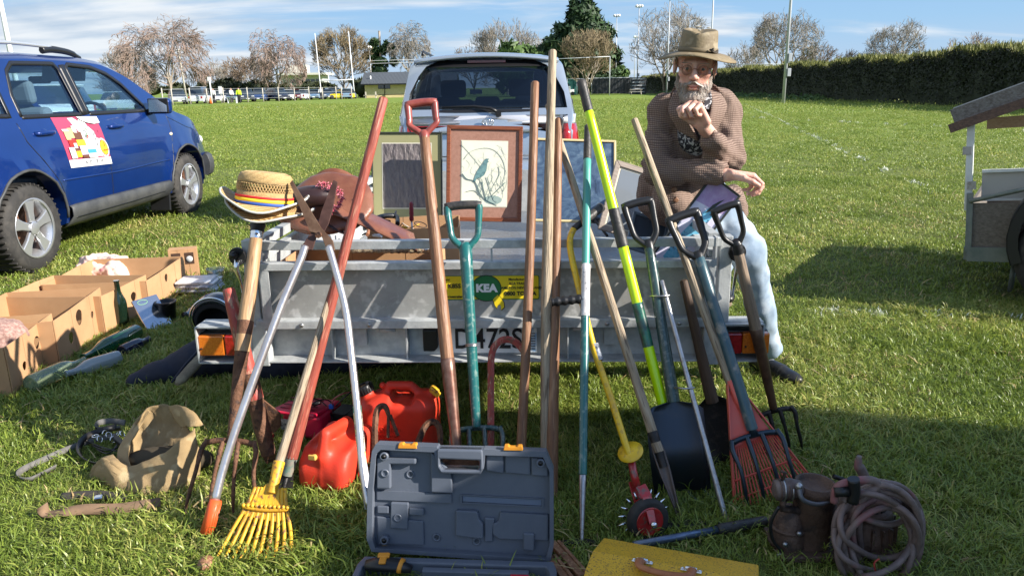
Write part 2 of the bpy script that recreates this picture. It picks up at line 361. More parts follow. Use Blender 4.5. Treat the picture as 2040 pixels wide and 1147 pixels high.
def tuft(name, n, rad, h0, h1, w, seed, mt, lean=.75):
 rn = random.Random(seed); V, F = [], []
 for i in range(n):
  a, q = rn.uniform(0, 2*PI), rad*math.sqrt(rn.random()); x, y = q*math.cos(a), q*math.sin(a); h = rn.uniform(h0, h1); t = rn.uniform(0, 2*PI); l = h*rn.uniform(.15, lean); dx, dy = math.cos(t), math.sin(t)
  ww = w*rn.uniform(.6, 1.2); sx, sy = -dy*ww, dx*ww; b = len(V)
  for k, f in enumerate((0, .5, .85)):
   px, py, pz = x+dx*l*f*f*1.3, y+dy*l*f*f*1.3, h*(f-.25*f*f*f); s_ = (1, .85, .5)[k]
   V += [(px-sx*s_, py-sy*s_, pz), (px+sx*s_, py+sy*s_, pz)]
  V.append((x+dx*l*1.35, y+dy*l*1.35, h*.72)); F += [(b, b+1, b+3), (b, b+3, b+2), (b+2, b+3, b+5), (b+2, b+5, b+4), (b+4, b+5, b+6)]
 me = bpy.data.meshes.new(name); me.from_pydata(V, [], F); me.materials.append(mt); me.polygons.foreach_set('use_smooth', [True]*len(F)); return me
def scatter(name, pts, scale, meshes, seed=1, tilt=.25):
 """grass: tufts of blades instanced on scattered points (one 'stuff' object)"""
 rn = np.random.default_rng(seed); o = npobj(name, pts, np.zeros((0, 3), int), None)
 me = o.data; a = me.attributes.new('sc', 'FLOAT', 'POINT'); a.data.foreach_set('value', np.asarray(scale, np.float32))
 rot = np.stack([rn.normal(0, tilt, len(pts)), rn.normal(0, tilt, len(pts)), rn.uniform(0, 6.28, len(pts))], 1)
 a = me.attributes.new('rot', 'FLOAT_VECTOR', 'POINT'); a.data.foreach_set('vector', rot.astype(np.float32).ravel())
 ng = bpy.data.node_groups.new(name, 'GeometryNodeTree'); ng.interface.new_socket('Geometry', in_out='INPUT', socket_type='NodeSocketGeometry'); ng.interface.new_socket('Geometry', in_out='OUTPUT', socket_type='NodeSocketGeometry')
 L = ng.links.new; gi = ng.nodes.new('NodeGroupInput'); go = ng.nodes.new('NodeGroupOutput'); ip = ng.nodes.new('GeometryNodeInstanceOnPoints')
 gg = ng.nodes.new('GeometryNodeGeometryToInstance')
 for me_ in meshes:
  oo = bpy.data.objects.new(me_.name, me_); oi = ng.nodes.new('GeometryNodeObjectInfo'); oi.inputs[0].default_value = oo; oi.inputs[1].default_value = True; L(oi.outputs['Geometry'], gg.inputs[0])
 ip.inputs['Pick Instance'].default_value = True; L(gg.outputs[0], ip.inputs['Instance']); L(gi.outputs[0], ip.inputs['Points'])
 na = ng.nodes.new('GeometryNodeInputNamedAttribute'); na.data_type = 'FLOAT'; na.inputs[0].default_value = 'sc'; L(na.outputs[0], ip.inputs['Scale'])
 nb = ng.nodes.new('GeometryNodeInputNamedAttribute'); nb.data_type = 'FLOAT_VECTOR'; nb.inputs[0].default_value = 'rot'
 er = ng.nodes.new('FunctionNodeEulerToRotation'); L(nb.outputs[0], er.inputs[0]); L(er.outputs[0], ip.inputs['Rotation'])
 L(ip.outputs[0], go.inputs[0]); md = o.modifiers.new('scatter', 'NODES'); md.node_group = ng
 return tag(o, kind='stuff')
def field_pts(y0, y1, dens, seed):
 rn = np.random.default_rng(seed); hw = lambda y: .80*y+1.1
 n = int(dens*(y1-y0)*2*hw((y0+y1)/2)); y = np.sqrt(rn.uniform(y0**2, y1**2, n)); x = rn.uniform(-1, 1, n)*hw(y)
 return np.stack([x, y, np.zeros(n)], 1)
T1 = [tuft('blades', 30, .062, .015, .040, .0019, s, GRASS, 1.15) for s in range(6)]
T2 = [tuft('blades_low', 32, .10, .016, .038, .0030, s, GRASS, 1.1) for s in range(10, 14)]
T3 = [tuft('blades_far', 38, .19, .02, .040, .0055, s, GRASS, .9) for s in range(20, 24)]
T4 = [tuft('blades_distant', 30, .45, .03, .065, .012, s, GRASS, .9) for s in range(25, 28)]
for nm, y0, y1, dens, ms, sd in (('grass', 1.2, 4.6, 900, T1, 1), ('grass', 4.6, 11, 210, T2, 2), ('grass', 11, 34, 34, T3, 3), ('grass', 34, 75, 7, T4, 4)):
 p = field_pts(y0, y1, dens, sd); q = np.random.default_rng(sd+9).uniform(.75, 1.3, len(p));
 w_ = np.sin(p[:, 0]*2.1+np.sin(p[:, 1]*1.7))*np.sin(p[:, 1]*2.6+1.3*np.sin(p[:, 0]*1.1)); q *= 1+.18*w_
 o = tag(scatter(nm, p, q, ms, sd), 'short green lawn grass covering the sports field', 'grass')
DRY = mat('dry_grass_blade', (.40, .32, .15), .9, c2=(.26, .18, .08), sc=8)
TD = [tuft('dry_blades', 7, .07, .006, .022, .0022, s, DRY, 2.6) for s in range(51, 54)]
p = field_pts(1.3, 9, 60, 77); k_ = np.array([noise.noise(Vector((a*1.3, b*1.3, 3))) for a, b, c in p]); p = p[k_ > -.02]
tag(scatter('dry_grass', p+np.array([0, 0, .012]), np.random.default_rng(5).uniform(.8, 1.7, len(p)), TD, 8, .2), 'dry straw coloured blades lying in the lawn', 'grass')
def chalk_line(a, b, w, dens, seed):
 rn = np.random.default_rng(seed); a, b = np.array(a[:2]), np.array(b[:2]); L_ = np.linalg.norm(b-a); n = int(dens*L_*w*2)
 t = rn.uniform(0, 1, n); d = (b-a)/L_; nn = np.array([-d[1], d[0]]); off = rn.normal(0, w*.42, n)
 p = a+(b-a)*t[:, None]+nn*off[:, None]; keep = rn.random(n) < (.55+.45*np.sin(t*L_*3+np.sin(t*L_*7)))
 p = p[keep]; return np.concatenate([p, np.full((len(p), 1), .002)], 1)
CH1 = [tuft('chalked_blades', 12, .05, .03, .055, .0042, s, CHALK, 1.1) for s in range(31, 34)]
def line_obj(a, b, w, dens, sc, sd):
 p = chalk_line(a, b, w, dens, sd); o = scatter('field_line', p, np.full(len(p), sc), CH1, sd); return tag(o, 'faded white chalk line marked on the grass field', 'field line')
line_obj(atZ(1590, 624), atZ(2060, 636), .06, 300, .9, 41)
line_obj(atZ(1480, 206), atZ(1880, 396), .08, 34, 1.3, 42)
line_obj(atZ(1500, 236), atZ(2040, 262), .12, 16, 1.9, 43)
line_obj(atZ(420, 216), atZ(760, 213), .10, 10, 2.2, 44)
# ------------------------------------------------------------------ trees
def segs_mesh(P0, P1, r0, r1, n=3):
 P0, P1, r0, r1 = map(np.asarray, (P0, P1, r0, r1)); d = P1-P0; d = d/np.maximum(1e-9, np.linalg.norm(d, axis=1))[:, None]
 u = np.cross(d, np.array([.31, .17, .93])); u /= np.linalg.norm(u, axis=1)[:, None]; w = np.cross(d, u); V = []
 for P, r in ((P0, r0), (P1, r1)):
  for k in range(n): a = 2*PI*k/n; V.append(P+(u*math.cos(a)+w*math.sin(a))*r[:, None])
 V = np.stack(V, 1); N = len(P0); b = (np.arange(N)*2*n)[:, None]
 F = np.stack([np.concatenate([b+k, b+(k+1) % n, b+n+(k+1) % n, b+n+k], 1) for k in range(n)], 1).reshape(-1, 4)
 return V.reshape(-1, 3), F
def bare_tree(label, px, Y, H, hw, seed, style='round', mt=None, tw=.022, maxseg=5200, group=None, trunkf=.10, name='bare_tree', tmt=None):
 rn = random.Random(seed); x0 = atY(px, 178, Y).x; SG = []; st = []
 r0 = H*.018; z = H*trunkf
 SG.append(((0, 0, -.1), (rn.uniform(-.02, .02)*H, 0, z), r0*1.25, r0, 0))
 nl = 5 if style != 'birch' else 3
 if True:
  lead = SG[0][1]
  for j in range(1, 5):
   a = rn.uniform(0, 2*PI); z2 = z+j*H*.08; q_ = (lead[0]+rn.uniform(-.01, .01)*H, lead[1]+rn.uniform(-.01, .01)*H, z2); SG.append((lead, q_, r0*(1-.15*j), r0*(.85-.15*j), 0)); lead = q_; st.append((q_, Vector((math.cos(a), math.sin(a), .35)).normalized(), H*.15, r0*.4, 2 if style != 'birch' else 3)); st.append((q_, Vector((-math.cos(a), -math.sin(a), .5)).normalized(), H*.15, r0*.35, 2))
 for k in range(nl):
  a = 2*PI*k/nl+rn.uniform(-.4, .4); t = rn.uniform(.25, .75) if style != 'birch' else rn.uniform(.1, .4)
  st.append((SG[0][1], Vector((math.cos(a)*t, math.sin(a)*t, 1)).normalized(), H*.26, r0*.6, 1))
 while st and len(SG) < maxseg:
  i = rn.randrange(max(1, len(st)//3)) if len(st) > 60 else 0
  p, d, l, r, lv = st.pop(i); p = Vector(p); n = 2 if lv < 5 else 1; q = p
  for k in range(n):
   d = (d+Vector((rn.gauss(0, .16), rn.gauss(0, .16), rn.gauss(0, .12)))).normalized()
   if style == 'birch' and lv > 3: d = (d+Vector((0, 0, -.32))).normalized()
   if style == 'fan': d = (d+Vector((0, 0, .10))).normalized()
   q2 = q+d*l/n; SG.append((tuple(q), tuple(q2), max(tw, r*(1-.3*k/n)), max(tw*.7, r*(1-.3*(k+1)/n)), lv)); q = q2
  if l < H*.03 or lv > 8: continue
  nc = 3 if lv < 6 else 2
  for k in range(nc):
   a = rn.uniform(0, 2*PI); sp = rn.uniform(.35, .85) if k else rn.uniform(.05, .3)
   u = d.orthogonal().normalized(); w = d.cross(u); nd_ = (d+(u*math.cos(a)+w*math.sin(a))*sp)
   if style != 'birch' or lv < 4: nd_.z += .10
   c = Vector((q.x/hw, q.y/hw, (q.z-H*.55)/(H*.50))); c *= 1-.28*noise.noise(c.normalized()*1.7+Vector((seed*3.1, 0, 0)))
   if c.length > 1.0:
    if style == 'birch' and lv > 2: nd_.z -= .8
    else: nd_ -= Vector((c.x, c.y, c.z))*.5
    if c.length > 1.15: continue
   st.append((tuple(q), nd_.normalized(), l*rn.uniform(.66, .86), r*.62, lv+1))
 root = thing(name, label, 'tree', (x0, Y, 0), group=group)
 A = [s for s in SG if s[4] <= 2]; B = [s for s in SG if s[4] > 2]
 V, F = segs_mesh([s[0] for s in A], [s[1] for s in A], [s[2] for s in A], [s[3] for s in A], 6); npobj('trunk', V, F, tmt or BARK, root, smooth=True)
 V, F = segs_mesh([s[0] for s in B], [s[1] for s in B], [s[2] for s in B], [s[3] for s in B], 3); npobj('crown', V, F, mt, root)
 return root
BARK = mat('pale_bark', (.30, .26, .21), .9, c2=(.18, .15, .12), sc=3)
TWR = mat('reddish_twigs', (.27, .19, .155), .9, c2=(.20, .165, .14), sc=.5)
TWP = mat('pale_twigs', (.25, .225, .19), .9, c2=(.18, .155, .125), sc=.5)
TWB = mat('brown_twigs', (.14, .10, .072), .9, c2=(.18, .135, .09), sc=.5)
TWG = mat('yellow_brown_twigs', (.22, .17, .095), .9, c2=(.16, .125, .08), sc=.5)
def m_per(px, Y): return Y*1.035/1500
for (lab, px, Y, top, hw, seed, sty, mt, tw, ns) in (
 ('tall weeping birch with reddish bare twigs left of the parked cars', 342, 118, 26, 92, 3, 'birch', TWR, .03, 10000),
 ('pale bare tree just right of the blue car roof', 262, 125, 92, 52, 4, 'round', TWP, .03, 4200),
 ('reddish brown bare tree low behind the blue car windscreen', 235, 132, 125, 45, 5, 'round', TWR, .03, 3000),
 ('low pale leafless tree between the two birches', 442, 150, 116, 42, 6, 'round', TWP, .03, 4000),
 ('reddish brown bare spreading tree left of the second birch', 508, 140, 106, 52, 7, 'round', TWB, .035, 5000),
 ('slender weeping birch behind the dark parked cars', 556, 128, 60, 44, 8, 'birch', TWR, .028, 7000),
 ('round fan shaped bare tree behind the white goal posts', 686, 138, 70, 54, 9, 'fan', TWG, .034, 7000),
 ('thin pale birch rising over the left side of the silver car', 822, 150, 56, 34, 10, 'birch', TWP, .03, 4200),
 ('wide bare tree above the middle of the silver car roof', 1012, 150, 52, 62, 11, 'fan', TWP, .032, 5000),
 ('low bare tree above the silver car roof beside the green bush', 945, 155, 92, 40, 12, 'round', TWB, .032, 3000),
 ('brown round bare tree in front of the dark conifer', 1172, 112, 66, 52, 13, 'fan', TWG, .030, 7000),
 ('tall open bare tree behind the hat of the seated man', 1325, 118, 32, 54, 14, 'round', TWP, .026, 4600),
 ('small bare tree right of the man hat', 1478, 120, 98, 30, 15, 'fan', TWP, .026, 2600),
 ('tall bare tree behind the tall floodlight pole', 1556, 125, 38, 54, 16, 'round', TWP, .03, 5600),
 ('low reddish bare tree behind the hedge right of the pole', 1632, 130, 106, 34, 17, 'round', TWB, .03, 2600),
 ('small bare tree peeping over the middle of the hedge', 1712, 120, 108, 30, 18, 'round', TWB, .03, 2400),
 ('bare tree standing up above the middle of the hedge', 1776, 118, 64, 44, 19, 'round', TWP, .026, 4200),
 ('flat topped reddish bare tree above the right end of hedge', 1932, 110, 84, 56, 20, 'round', TWR, .028, 3600)):
 k = m_per(px, Y); bare_tree(lab, px, Y, (186-top)*k, hw*k, seed, sty, mt, tw, ns, group='bare winter trees around the field')
def leafmat(name, a, b_):
 mt = bpy.data.materials.new(name); mt.use_nodes = True; t = mt.node_tree; b = t.nodes['Principled BSDF']; L = t.links.new; g = nd(t, 'ShaderNodeNewGeometry')
 x = nd(t, 'ShaderNodeMix', data_type='RGBA'); x.inputs[6].default_value = (*a, 1); x.inputs[7].default_value = (*b_, 1); L(g.outputs['Random Per Island'], x.inputs[0]); L(x.outputs[2], b.inputs['Base Color'])
 b.inputs['Roughness'].default_value = .6; b.inputs['Specular IOR Level'].default_value = .3; return mt
def cards(P, N, size, seed, flat=.0, up=None, long=1.6):
 rn = np.random.default_rng(seed); n = len(P); d = N+rn.normal(0, .6, (n, 3)); d /= np.linalg.norm(d, axis=1)[:, None]
 u = np.cross(d, rn.normal(0, 1, (n, 3))); u /= np.linalg.norm(u, axis=1)[:, None]
 if up is not None: u = u*(1-up)+np.array([0, 0, 1.])*up+rn.normal(0, .15, (n, 3)); u /= np.linalg.norm(u, axis=1)[:, None]
 w = np.cross(d, u); w /= np.linalg.norm(w, axis=1)[:, None]; s = (size*rn.uniform(.6, 1.4, n))[:, None]
 V = np.stack([P-w*s*.5, P+w*s*.5, P+u*s*long], 1).reshape(-1, 3); F = np.arange(3*n).reshape(-1, 3); return V, F
def evergreen(name, label, px, Y, blobs, mt, size, ns, seed, trunk_h=None, cat='tree'):
 """blobs in photo pixels: (cx, cy, rx, ry)"""
 rn = np.random.default_rng(seed); k = m_per(px, Y); x0 = atY(px, 178, Y).x; PP, NN = [], []
 hz = lambda x: 174.4-(x-1020)*.016
 core = MB()
 for cx, cy, rx, ry in blobs:
  c = np.array([(cx-px)*k, 0, (hz(cx)-cy)*k+CAMH]); rr = np.array([rx, (rx+ry)/2*.9, ry])*k
  core.sphere(tuple(c), 1, 10, 8, sc=tuple(rr*.80))
  nc = max(6, int(rx*ry/28))
  cd_ = rn.normal(0, 1, (nc, 3)); cd_ /= np.linalg.norm(cd_, axis=1)[:, None]
  for q in cd_:
   cc = c+q*rr*rn.uniform(.72, 1.0); m = int(ns/len(blobs)/nc); d = rn.normal(0, 1, (m, 3)); d /= np.linalg.norm(d, axis=1)[:, None]
   r_ = np.array([1, 1, .8])*min(rr[0], rr[2])*rn.uniform(.22, .42)
   PP.append(cc+d*r_*rn.uniform(.5, 1, (m, 1))); NN.append(d+q*.6)
 P, N = np.concatenate(PP), np.concatenate(NN); ok = P[:, 2] > .05; V, F = cards(P[ok], N[ok], size, seed)
 root = thing(name, label, cat, (x0, Y, 0)); cr_ = npobj('crown', V, F, mt, root)
 obj('inner_foliage', core, mt, cr_)
 if trunk_h: obj('trunk', MB().tube([(0, 0, -.1), (0, 0, trunk_h)], [.35, .2], 8), BARK, root)
 return root
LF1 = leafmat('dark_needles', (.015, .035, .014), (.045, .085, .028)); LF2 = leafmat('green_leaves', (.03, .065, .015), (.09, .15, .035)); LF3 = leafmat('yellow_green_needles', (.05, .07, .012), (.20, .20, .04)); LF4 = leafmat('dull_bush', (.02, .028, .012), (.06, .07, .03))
evergreen('conifer_tree', 'large dark green conifer behind the brown bare tree', 1155, 135, [(1158, 52, 26, 30), (1170, 90, 42, 42), (1135, 105, 46, 42), (1185, 130, 40, 44), (1105, 132, 34, 34), (1150, 150, 60, 36), (1090, 122, 22, 22)], LF1, .62, 26000, 31, 3)
evergreen('evergreen_bush', 'rounded bright green bush over the silver car roof', 1030, 118, [(1030, 118, 34, 24), (1005, 128, 20, 18), (1056, 126, 22, 20), (1030, 150, 45, 36)], LF2, .45, 7000, 32, 1)
evergreen('cedar_tree', 'layered dark cedar tree behind the clubhouse roof', 762, 150, [(750, 98, 14, 7), (768, 108, 22, 7), (778, 100, 12, 6), (745, 118, 15, 6), (760, 128, 18, 10), (788, 130, 10, 4), (758, 145, 14, 14)], LF1, .4, 6000, 33, 12)
for i, (px, w, h_) in enumerate(((300, 26, 17), (350, 26, 18), (400, 24, 18), (447, 28, 24), (478, 26, 20), (510, 30, 22), (555, 30, 18), (600, 22, 20), (625, 22, 24), (655, 22, 18), (722, 22, 28))):
 evergreen('dark_shrub', ('dark shrub behind the parked cars, ' + ('left of the tall weeping birch trunk', 'at the foot of the tall weeping birch', 'right of the tall weeping birch trunk', 'behind the white sign post', 'behind the person in the yellow vest', 'left of the slender birch', 'at the foot of the slender birch', 'under the distant flat building', 'beside the left goal post', 'between the two goal posts', 'left of the clubhouse wall')[i]), px, 134, [(px, 190-h_/2, w, h_/1.5), (px+8, 190-h_*.8, w*.5, h_*.35)], LF4, .4, 1400, 50+i, cat='shrub')
evergreen('small_tree', 'small green bush beside the dark container', 1233, 150, [(1233, 148, 16, 16)], LF2, .3, 1200, 61, 1, cat='shrub')
LF5 = leafmat('shaded_hedge_leaves', (.006, .010, .005), (.022, .032, .012))  # leaf colour darkened to paint in the shade of the hedge face
def hedge():
 root = thing('hedge', 'long tall clipped hedge along the right side of the field', 'hedge', (24.5, 80, 0)); rn = np.random.default_rng(5)
 H = lambda y: 2.65+.12*np.sin(y*.5)+.1*np.sin(y*1.7)+.05*np.exp(-((y-40)/12)**2)
 m = MB(); ys = np.linspace(28, 140, 90); prof = [(-1.0, 0), (-1.05, .6), (-1.0, .85), (-.8, 1), (.8, 1), (1.0, .85), (1.0, 0)]
 m.grid([[(24.6+px*.9+.1*math.sin(y*2+z*3), y, z*(H(y)-.12)) for px, z in prof] for y in ys])
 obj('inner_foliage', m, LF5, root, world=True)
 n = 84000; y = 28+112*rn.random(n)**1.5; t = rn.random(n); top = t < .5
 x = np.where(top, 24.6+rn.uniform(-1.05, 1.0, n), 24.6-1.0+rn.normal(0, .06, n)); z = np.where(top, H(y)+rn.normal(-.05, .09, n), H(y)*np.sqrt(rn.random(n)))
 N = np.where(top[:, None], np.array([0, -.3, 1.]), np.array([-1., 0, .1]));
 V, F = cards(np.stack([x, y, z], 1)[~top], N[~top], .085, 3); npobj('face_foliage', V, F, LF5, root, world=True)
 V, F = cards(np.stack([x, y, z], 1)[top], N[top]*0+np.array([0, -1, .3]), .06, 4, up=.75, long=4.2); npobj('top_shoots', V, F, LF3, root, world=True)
hedge()
def undergrowth():
 rn = np.random.default_rng(8); y = 55+60*rn.random(6000); x = 22.6+rn.normal(0, .5, 6000); z = .3*rn.random(6000)*(1+.6*np.sin(y)); V, F = cards(np.stack([x, y, z], 1), np.tile([0, -.5, .8], (6000, 1)), .14, 6)
 tag(npobj('undergrowth', V, F, LF2), 'low green weeds at the foot of the hedge', 'weeds', kind='stuff')
undergrowth()
# ------------------------------------------------------------------ far cars
GLD = mat('dark_car_glass', (.02, .03, .04), .06, spec=.9, coat=.5); WHP = mat('white_paint', (.75, .76, .77), .3, coat=.6)
HL = mat('lamp_glass', (.7, .72, .75), .15, coat=1); RED = mat('red_lens', (.35, .012, .012), .18, coat=.8, c2=(.2, .006, .006), sc=120)
AMB = mat('amber_lens', (.62, .17, .015), .2, coat=.8, c2=(.5, .11, .01), sc=140)
def far_car_proto(kind):
 L_, W_, H_ = {'suv': (4.5, 1.85, 1.72), 'hatch': (4.0, 1.7, 1.5), 'sedan': (4.5, 1.76, 1.45), 'coupe': (4.2, 1.78, 1.28), 'van': (4.8, 1.86, 1.95)}[kind]
 root = thing('parked_car', 'x', 'car')
 fr = -L_/2; b = .95 if kind in ('suv', 'van') else .86; b = .78 if kind == 'coupe' else b
 def loft(prof, y0, y1, shrink):  # prof list of (x, zlow, zhigh)
  m = MB(); g = []
  for x, a, c in prof:
   e = 1-.10*abs(x/(L_/2))**6; w = W_/2*e
   g.append([(x, -w, a), (x, -w*1.0, (a+c)/2), (x, -w*shrink, c), (x, -w*shrink*.8, c+.02), (x, 0, c+.035), (x, w*shrink*.8, c+.02), (x, w*shrink, c), (x, w, (a+c)/2), (x, w, a)])
  m.grid(g); n = 9; m.f += [tuple(range(n)), tuple(range(len(m.v)-n, len(m.v)))[::-1]]; m.sm += [False, False]; return m
 hood = b-.02; z0 = .24
 body = loft([(fr, .3, hood-.22), (fr+.12, z0, hood-.12), (fr+.6, z0, hood-.04), (fr+1.15, z0, b), (fr+2.2, z0, b), (-fr-.5, z0, b), (-fr-.08, z0, b-.02), (-fr, .3, b-.12)], 0, 0, .95)
 c0 = fr+(.95 if kind != 'van' else .6); c1 = -fr-(.08 if kind in ('suv', 'hatch', 'van') else .7)
 m = MB(); g = []
 for x, z in ((c0, b+.01), (c0+.62, H_-.05), (c0+1.3, H_), (c1-.5, H_-.02), (c1-.25, H_-.08), (c1, b+.01)):
  w = W_/2*.93; k = (z-b)*.26; g.append([(x, -w, b), (x, -w+k, z-.03), (x, -w+k+.07, z), (x, w-k-.07, z), (x, w-k, z-.03), (x, w, b)])
 m.grid(g)
 ob = obj('body', body, None, root); cab = obj('cabin_glass', m, GLD, root)
 rf = MB(); x0, x1 = c0+.55, c1-.22; w = W_/2*.93-(H_-b)*.26; rf.box(((x0+x1)/2, 0, H_+.012), (x1-x0, w*2-.04, .05)); ob2 = obj('roof', rf, None, root, bevel=.02)
 for sx in (fr+.8, -fr-.85):
  for sy in (-1, 1):
   wm = MB(); M_ = Matrix.Translation((sx, sy*(W_/2-.1), .32)) @ Matrix.Rotation(PI/2, 4, 'X'); wm.lathe([(.17, -.11), (.31, -.11), (.33, -.07), (.33, .07), (.31, .11), (.17, .11)], 14, m=M_); wh = obj('wheel', wm, RUBBER, root)
   hb = MB(); hb.lathe([(.0, .0), (.19, .0)], 12, m=Matrix.Translation((sx, sy*(W_/2+.005), .32)) @ Matrix.Rotation(-sy*PI/2, 4, 'X')); obj('rim', hb, CHROME, wh)
 for sy in (-1, 1):
  obj('headlight', MB().box((fr+.06, sy*(W_/2-.28), hood-.22), (.12, .34, .14)), HL, root); obj('taillight', MB().box((-fr-.03, sy*(W_/2-.22), b-.2), (.1, .22, .25)), RED, root)
 obj('bumper', MB().box((fr+.05, 0, .4), (.14, W_*.8, .16)), BLACK, root, bevel=.03)
 obj('number_plate', MB().box((fr-.03, 0, .42), (.02, .36, .12)), WHP, root)
 return root
FC = {}
def far_car(kind, px, Y, face, colname, col, label, group='cars parked beyond the field'):
 mt = mat('paint_'+colname, col, .28, coat=.8)
 if kind not in FC: root = FC[kind] = far_car_proto(kind)
 else: root = copy_tree(FC[kind])
 x0 = atY(px, 185, Y).x; root.location = (x0, Y, 0); root.rotation_euler = (0, 0, face); tag(root, label, 'car', group)
 for c in bpy.data.objects:
  if c.parent == root and c.name.split('.')[0] in ('body', 'roof'):
   if not c.data.materials: c.data.materials.append(mt)
   c.material_slots[0].link = 'OBJECT'; c.material_slots[0].material = mt
FR = PI/2    # car front (-x) towards the camera
for a in (('suv', 352, 92, FR+.5, 'grey_silver', (.32, .34, .35), 'silver car at the left end of the parked row'),
    ('van', 398, 96, FR+PI+.15, 'pale_silver', (.5, .52, .55), 'pale silver people carrier left of the white sign post'),
    ('hatch', 434, 100, FR+.1, 'white', (.7, .72, .74), 'white hatchback just right of the white sign post'),
    ('hatch', 459, 102, FR+.35, 'navy', (.02, .035, .09), 'small dark blue car behind the folding table'),
    ('suv', 490, 104, FR+.4, 'dark_slate', (.03, .04, .06), 'dark car right of the person in the yellow vest'),
    ('suv', 517, 107, FR+.2, 'mid_blue', (.03, .06, .16), 'dark blue four wheel drive left of the slender birch trunk'),
    ('suv', 553, 109, FR+.7, 'black_blue', (.015, .02, .04), 'large black car at the foot of the slender birch'),
    ('hatch', 574, 111, FR+.2, 'white', (.7, .72, .74), 'white car half hidden beside the large black car'),
    ('hatch', 588, 113, FR+.2, 'dark_red', (.12, .02, .02), 'dark red car between two white cars'),
    ('sedan', 604, 115, FR+PI, 'white', (.7, .72, .74), 'bright white car seen from behind left of the left goal post'),
    ('sedan', 627, 117, FR+.15, 'light_blue_grey', (.12, .2, .3), 'blue grey car just left of the left goal post'),
    ('sedan', 652, 120, FR+.35, 'slate_blue', (.06, .1, .17), 'slate blue car just right of the left goal post'),
    ('suv', 663, 123, FR+.5, 'navy_dark', (.02, .03, .06), 'dark car partly behind the yellow sports car'),
    ('coupe', 679, 119, .15, 'yellow', (.75, .55, .0), 'bright yellow sports car between the goal posts'),
    ('hatch', 695, 120, FR+PI, 'pale_blue', (.22, .33, .46), 'pale blue car seen from behind left of the right goal post')): far_car(*a)
far_car('suv', 62, 34, .15, 'white', (.7, .72, .74), 'white pickup like car seen through the rear window of the blue car', None)
far_car('sedan', 246, 62, PI, 'white', (.7, .72, .74), 'white car seen through the front window of the blue car', None)
# ------------------------------------------------------------------ fence, goal posts, poles, buildings, people far off
PW = mat('pale_wood_post', (.42, .39, .33), .85, c2=(.3, .28, .24), sc=3); WHT = mat('white_painted_metal', (.72, .73, .73), .4); GRM = mat('grey_metal', (.42, .44, .46), .5, .15)
def gp(px, Y, z=0): p = atY(px, 182, Y); return Vector((p.x, Y, z))
fe = thing('wire_fence', 'long wire fence with pale wooden posts in front of the parked cars', 'fence', gp(500, 98))
pts = []
for i, px in enumerate((322, 341, 377, 411, 444, 459, 492, 523, 554, 586, 615, 642, 669, 680, 700)):
 Y = 86+ (px-322)*.075; b = gp(px, Y); pts.append(b); obj('post', MB().tube([b-Vector((0, 0, .1)), b+Vector((0, 0, 1.75 if i % 2 else 1.85))], .075, 8), PW, fe, world=True)
for z in (.5, 1.1, 1.7): obj('wire', MB().tube([p+Vector((0, -.02, z)) for p in pts], .012, 4), GRM, fe, world=True)
gl = thing('goal_posts', 'tall white rugby goal posts with a crossbar', 'goal posts', gp(673, 122))
for px, top in ((640, 9.8), (706, 10.0)): b = gp(px, 122); obj('post', MB().tube([b, b+Vector((-.12, 0, 3.2)), b+Vector((-.3, 0, top))], [.09, .08, .05], 8), WHT, gl, world=True)
obj('crossbar', MB().tube([gp(640, 122, 2.7), gp(706, 122, 2.9)], .07, 8), WHT, gl, world=True)
YW = mat('cream_wall', (.62, .52, .27), .8, c2=(.56, .46, .23), sc=2); ROOF = mat('grey_roof', (.09, .10, .11), .5, .3)
def clubhouse():
 Y = 128; k = m_per(0, Y); a = gp(727, Y); b = gp(905, Y); h = thing('clubhouse', 'low cream clubhouse with a dark corrugated roof beyond the field', 'building', ((a.x+b.x)/2, Y+3, 0)); W_ = b.x-a.x
 w = MB().box((0, 0, 1.1), (W_, 6, 2.2)); obj('wall', w, YW, h)
 r = MB(); n = 70
 for s in (-1, 1):
  g = []
  for i in range(n*2+1):
   x = -W_/2-.5+(W_+1)*i/(n*2); dz = .04*(i % 2); g.append([(x, s*3.9, 2.2+dz), (x, 0, 4.05+dz)])
  r.grid(g, smooth=False)
 obj('roof', r, ROOF, h, solid=.03); obj('fascia', MB().box((0, -3.92, 2.12), (W_+1, .06, .2)), BLACK, h)
 for x in (-W_/2+2.6, -W_/2+3.6): wn = obj('window', MB().box((x+.1, -3.02, 1.75), (1.0, .06, .72)), BLACK, h); obj('pane', MB().box((x+.1, -3.06, 1.75), (.9, .02, .6)), GLD, wn)
 obj('downpipe', MB().tube([(-W_/2+3.25, -3.1, 0), (-W_/2+3.25, -3.1, 2.1)], .06, 6), BLACK, h); obj('handrail', MB().tube([(-W_/2+1.8, -3.6, .45), (W_/2, -3.6, .5)], .05, 6), BLACK, h)
 obj('roof_vent', MB().tube([(-W_/2+.9, -2.2, 2.7), (-W_/2+.9, -2.2, 3.5)], .12, 8), WHT, h)
clubhouse()
bn = tag(obj('bench', MB().box(gp(738, 122, .45), (2.2, .5, .08)).box(gp(728, 122, .5), (.12, .5, 1)).box(gp(748, 122, .5), (.12, .5, 1)), PW), 'pale bench in front of the cream clubhouse', 'bench')
fb = thing('distant_building', 'distant flat roofed pale building behind the trees', 'building', gp(610, 210)); k = 210/1450
obj('wall', MB().box(gp(610, 210, 3), (11, 8, 4.6)), mat('pale_wall', (.5, .5, .47), .8), fb, world=True); obj('roof', MB().box(gp(612, 208, 5.5), (13, 9, .5)), mat('cream', (.6, .58, .5), .7), fb, world=True)
for i in range(6): obj('window', MB().box(gp(585+i*10, 205.9, 3.7), (1, .1, .9)), GLD, fb, world=True)
obj('roof_tower', MB().box(gp(598, 209, 6.8), (5, 4, 2.2)), mat('cream', (.6, .58, .5), .7), fb, world=True)
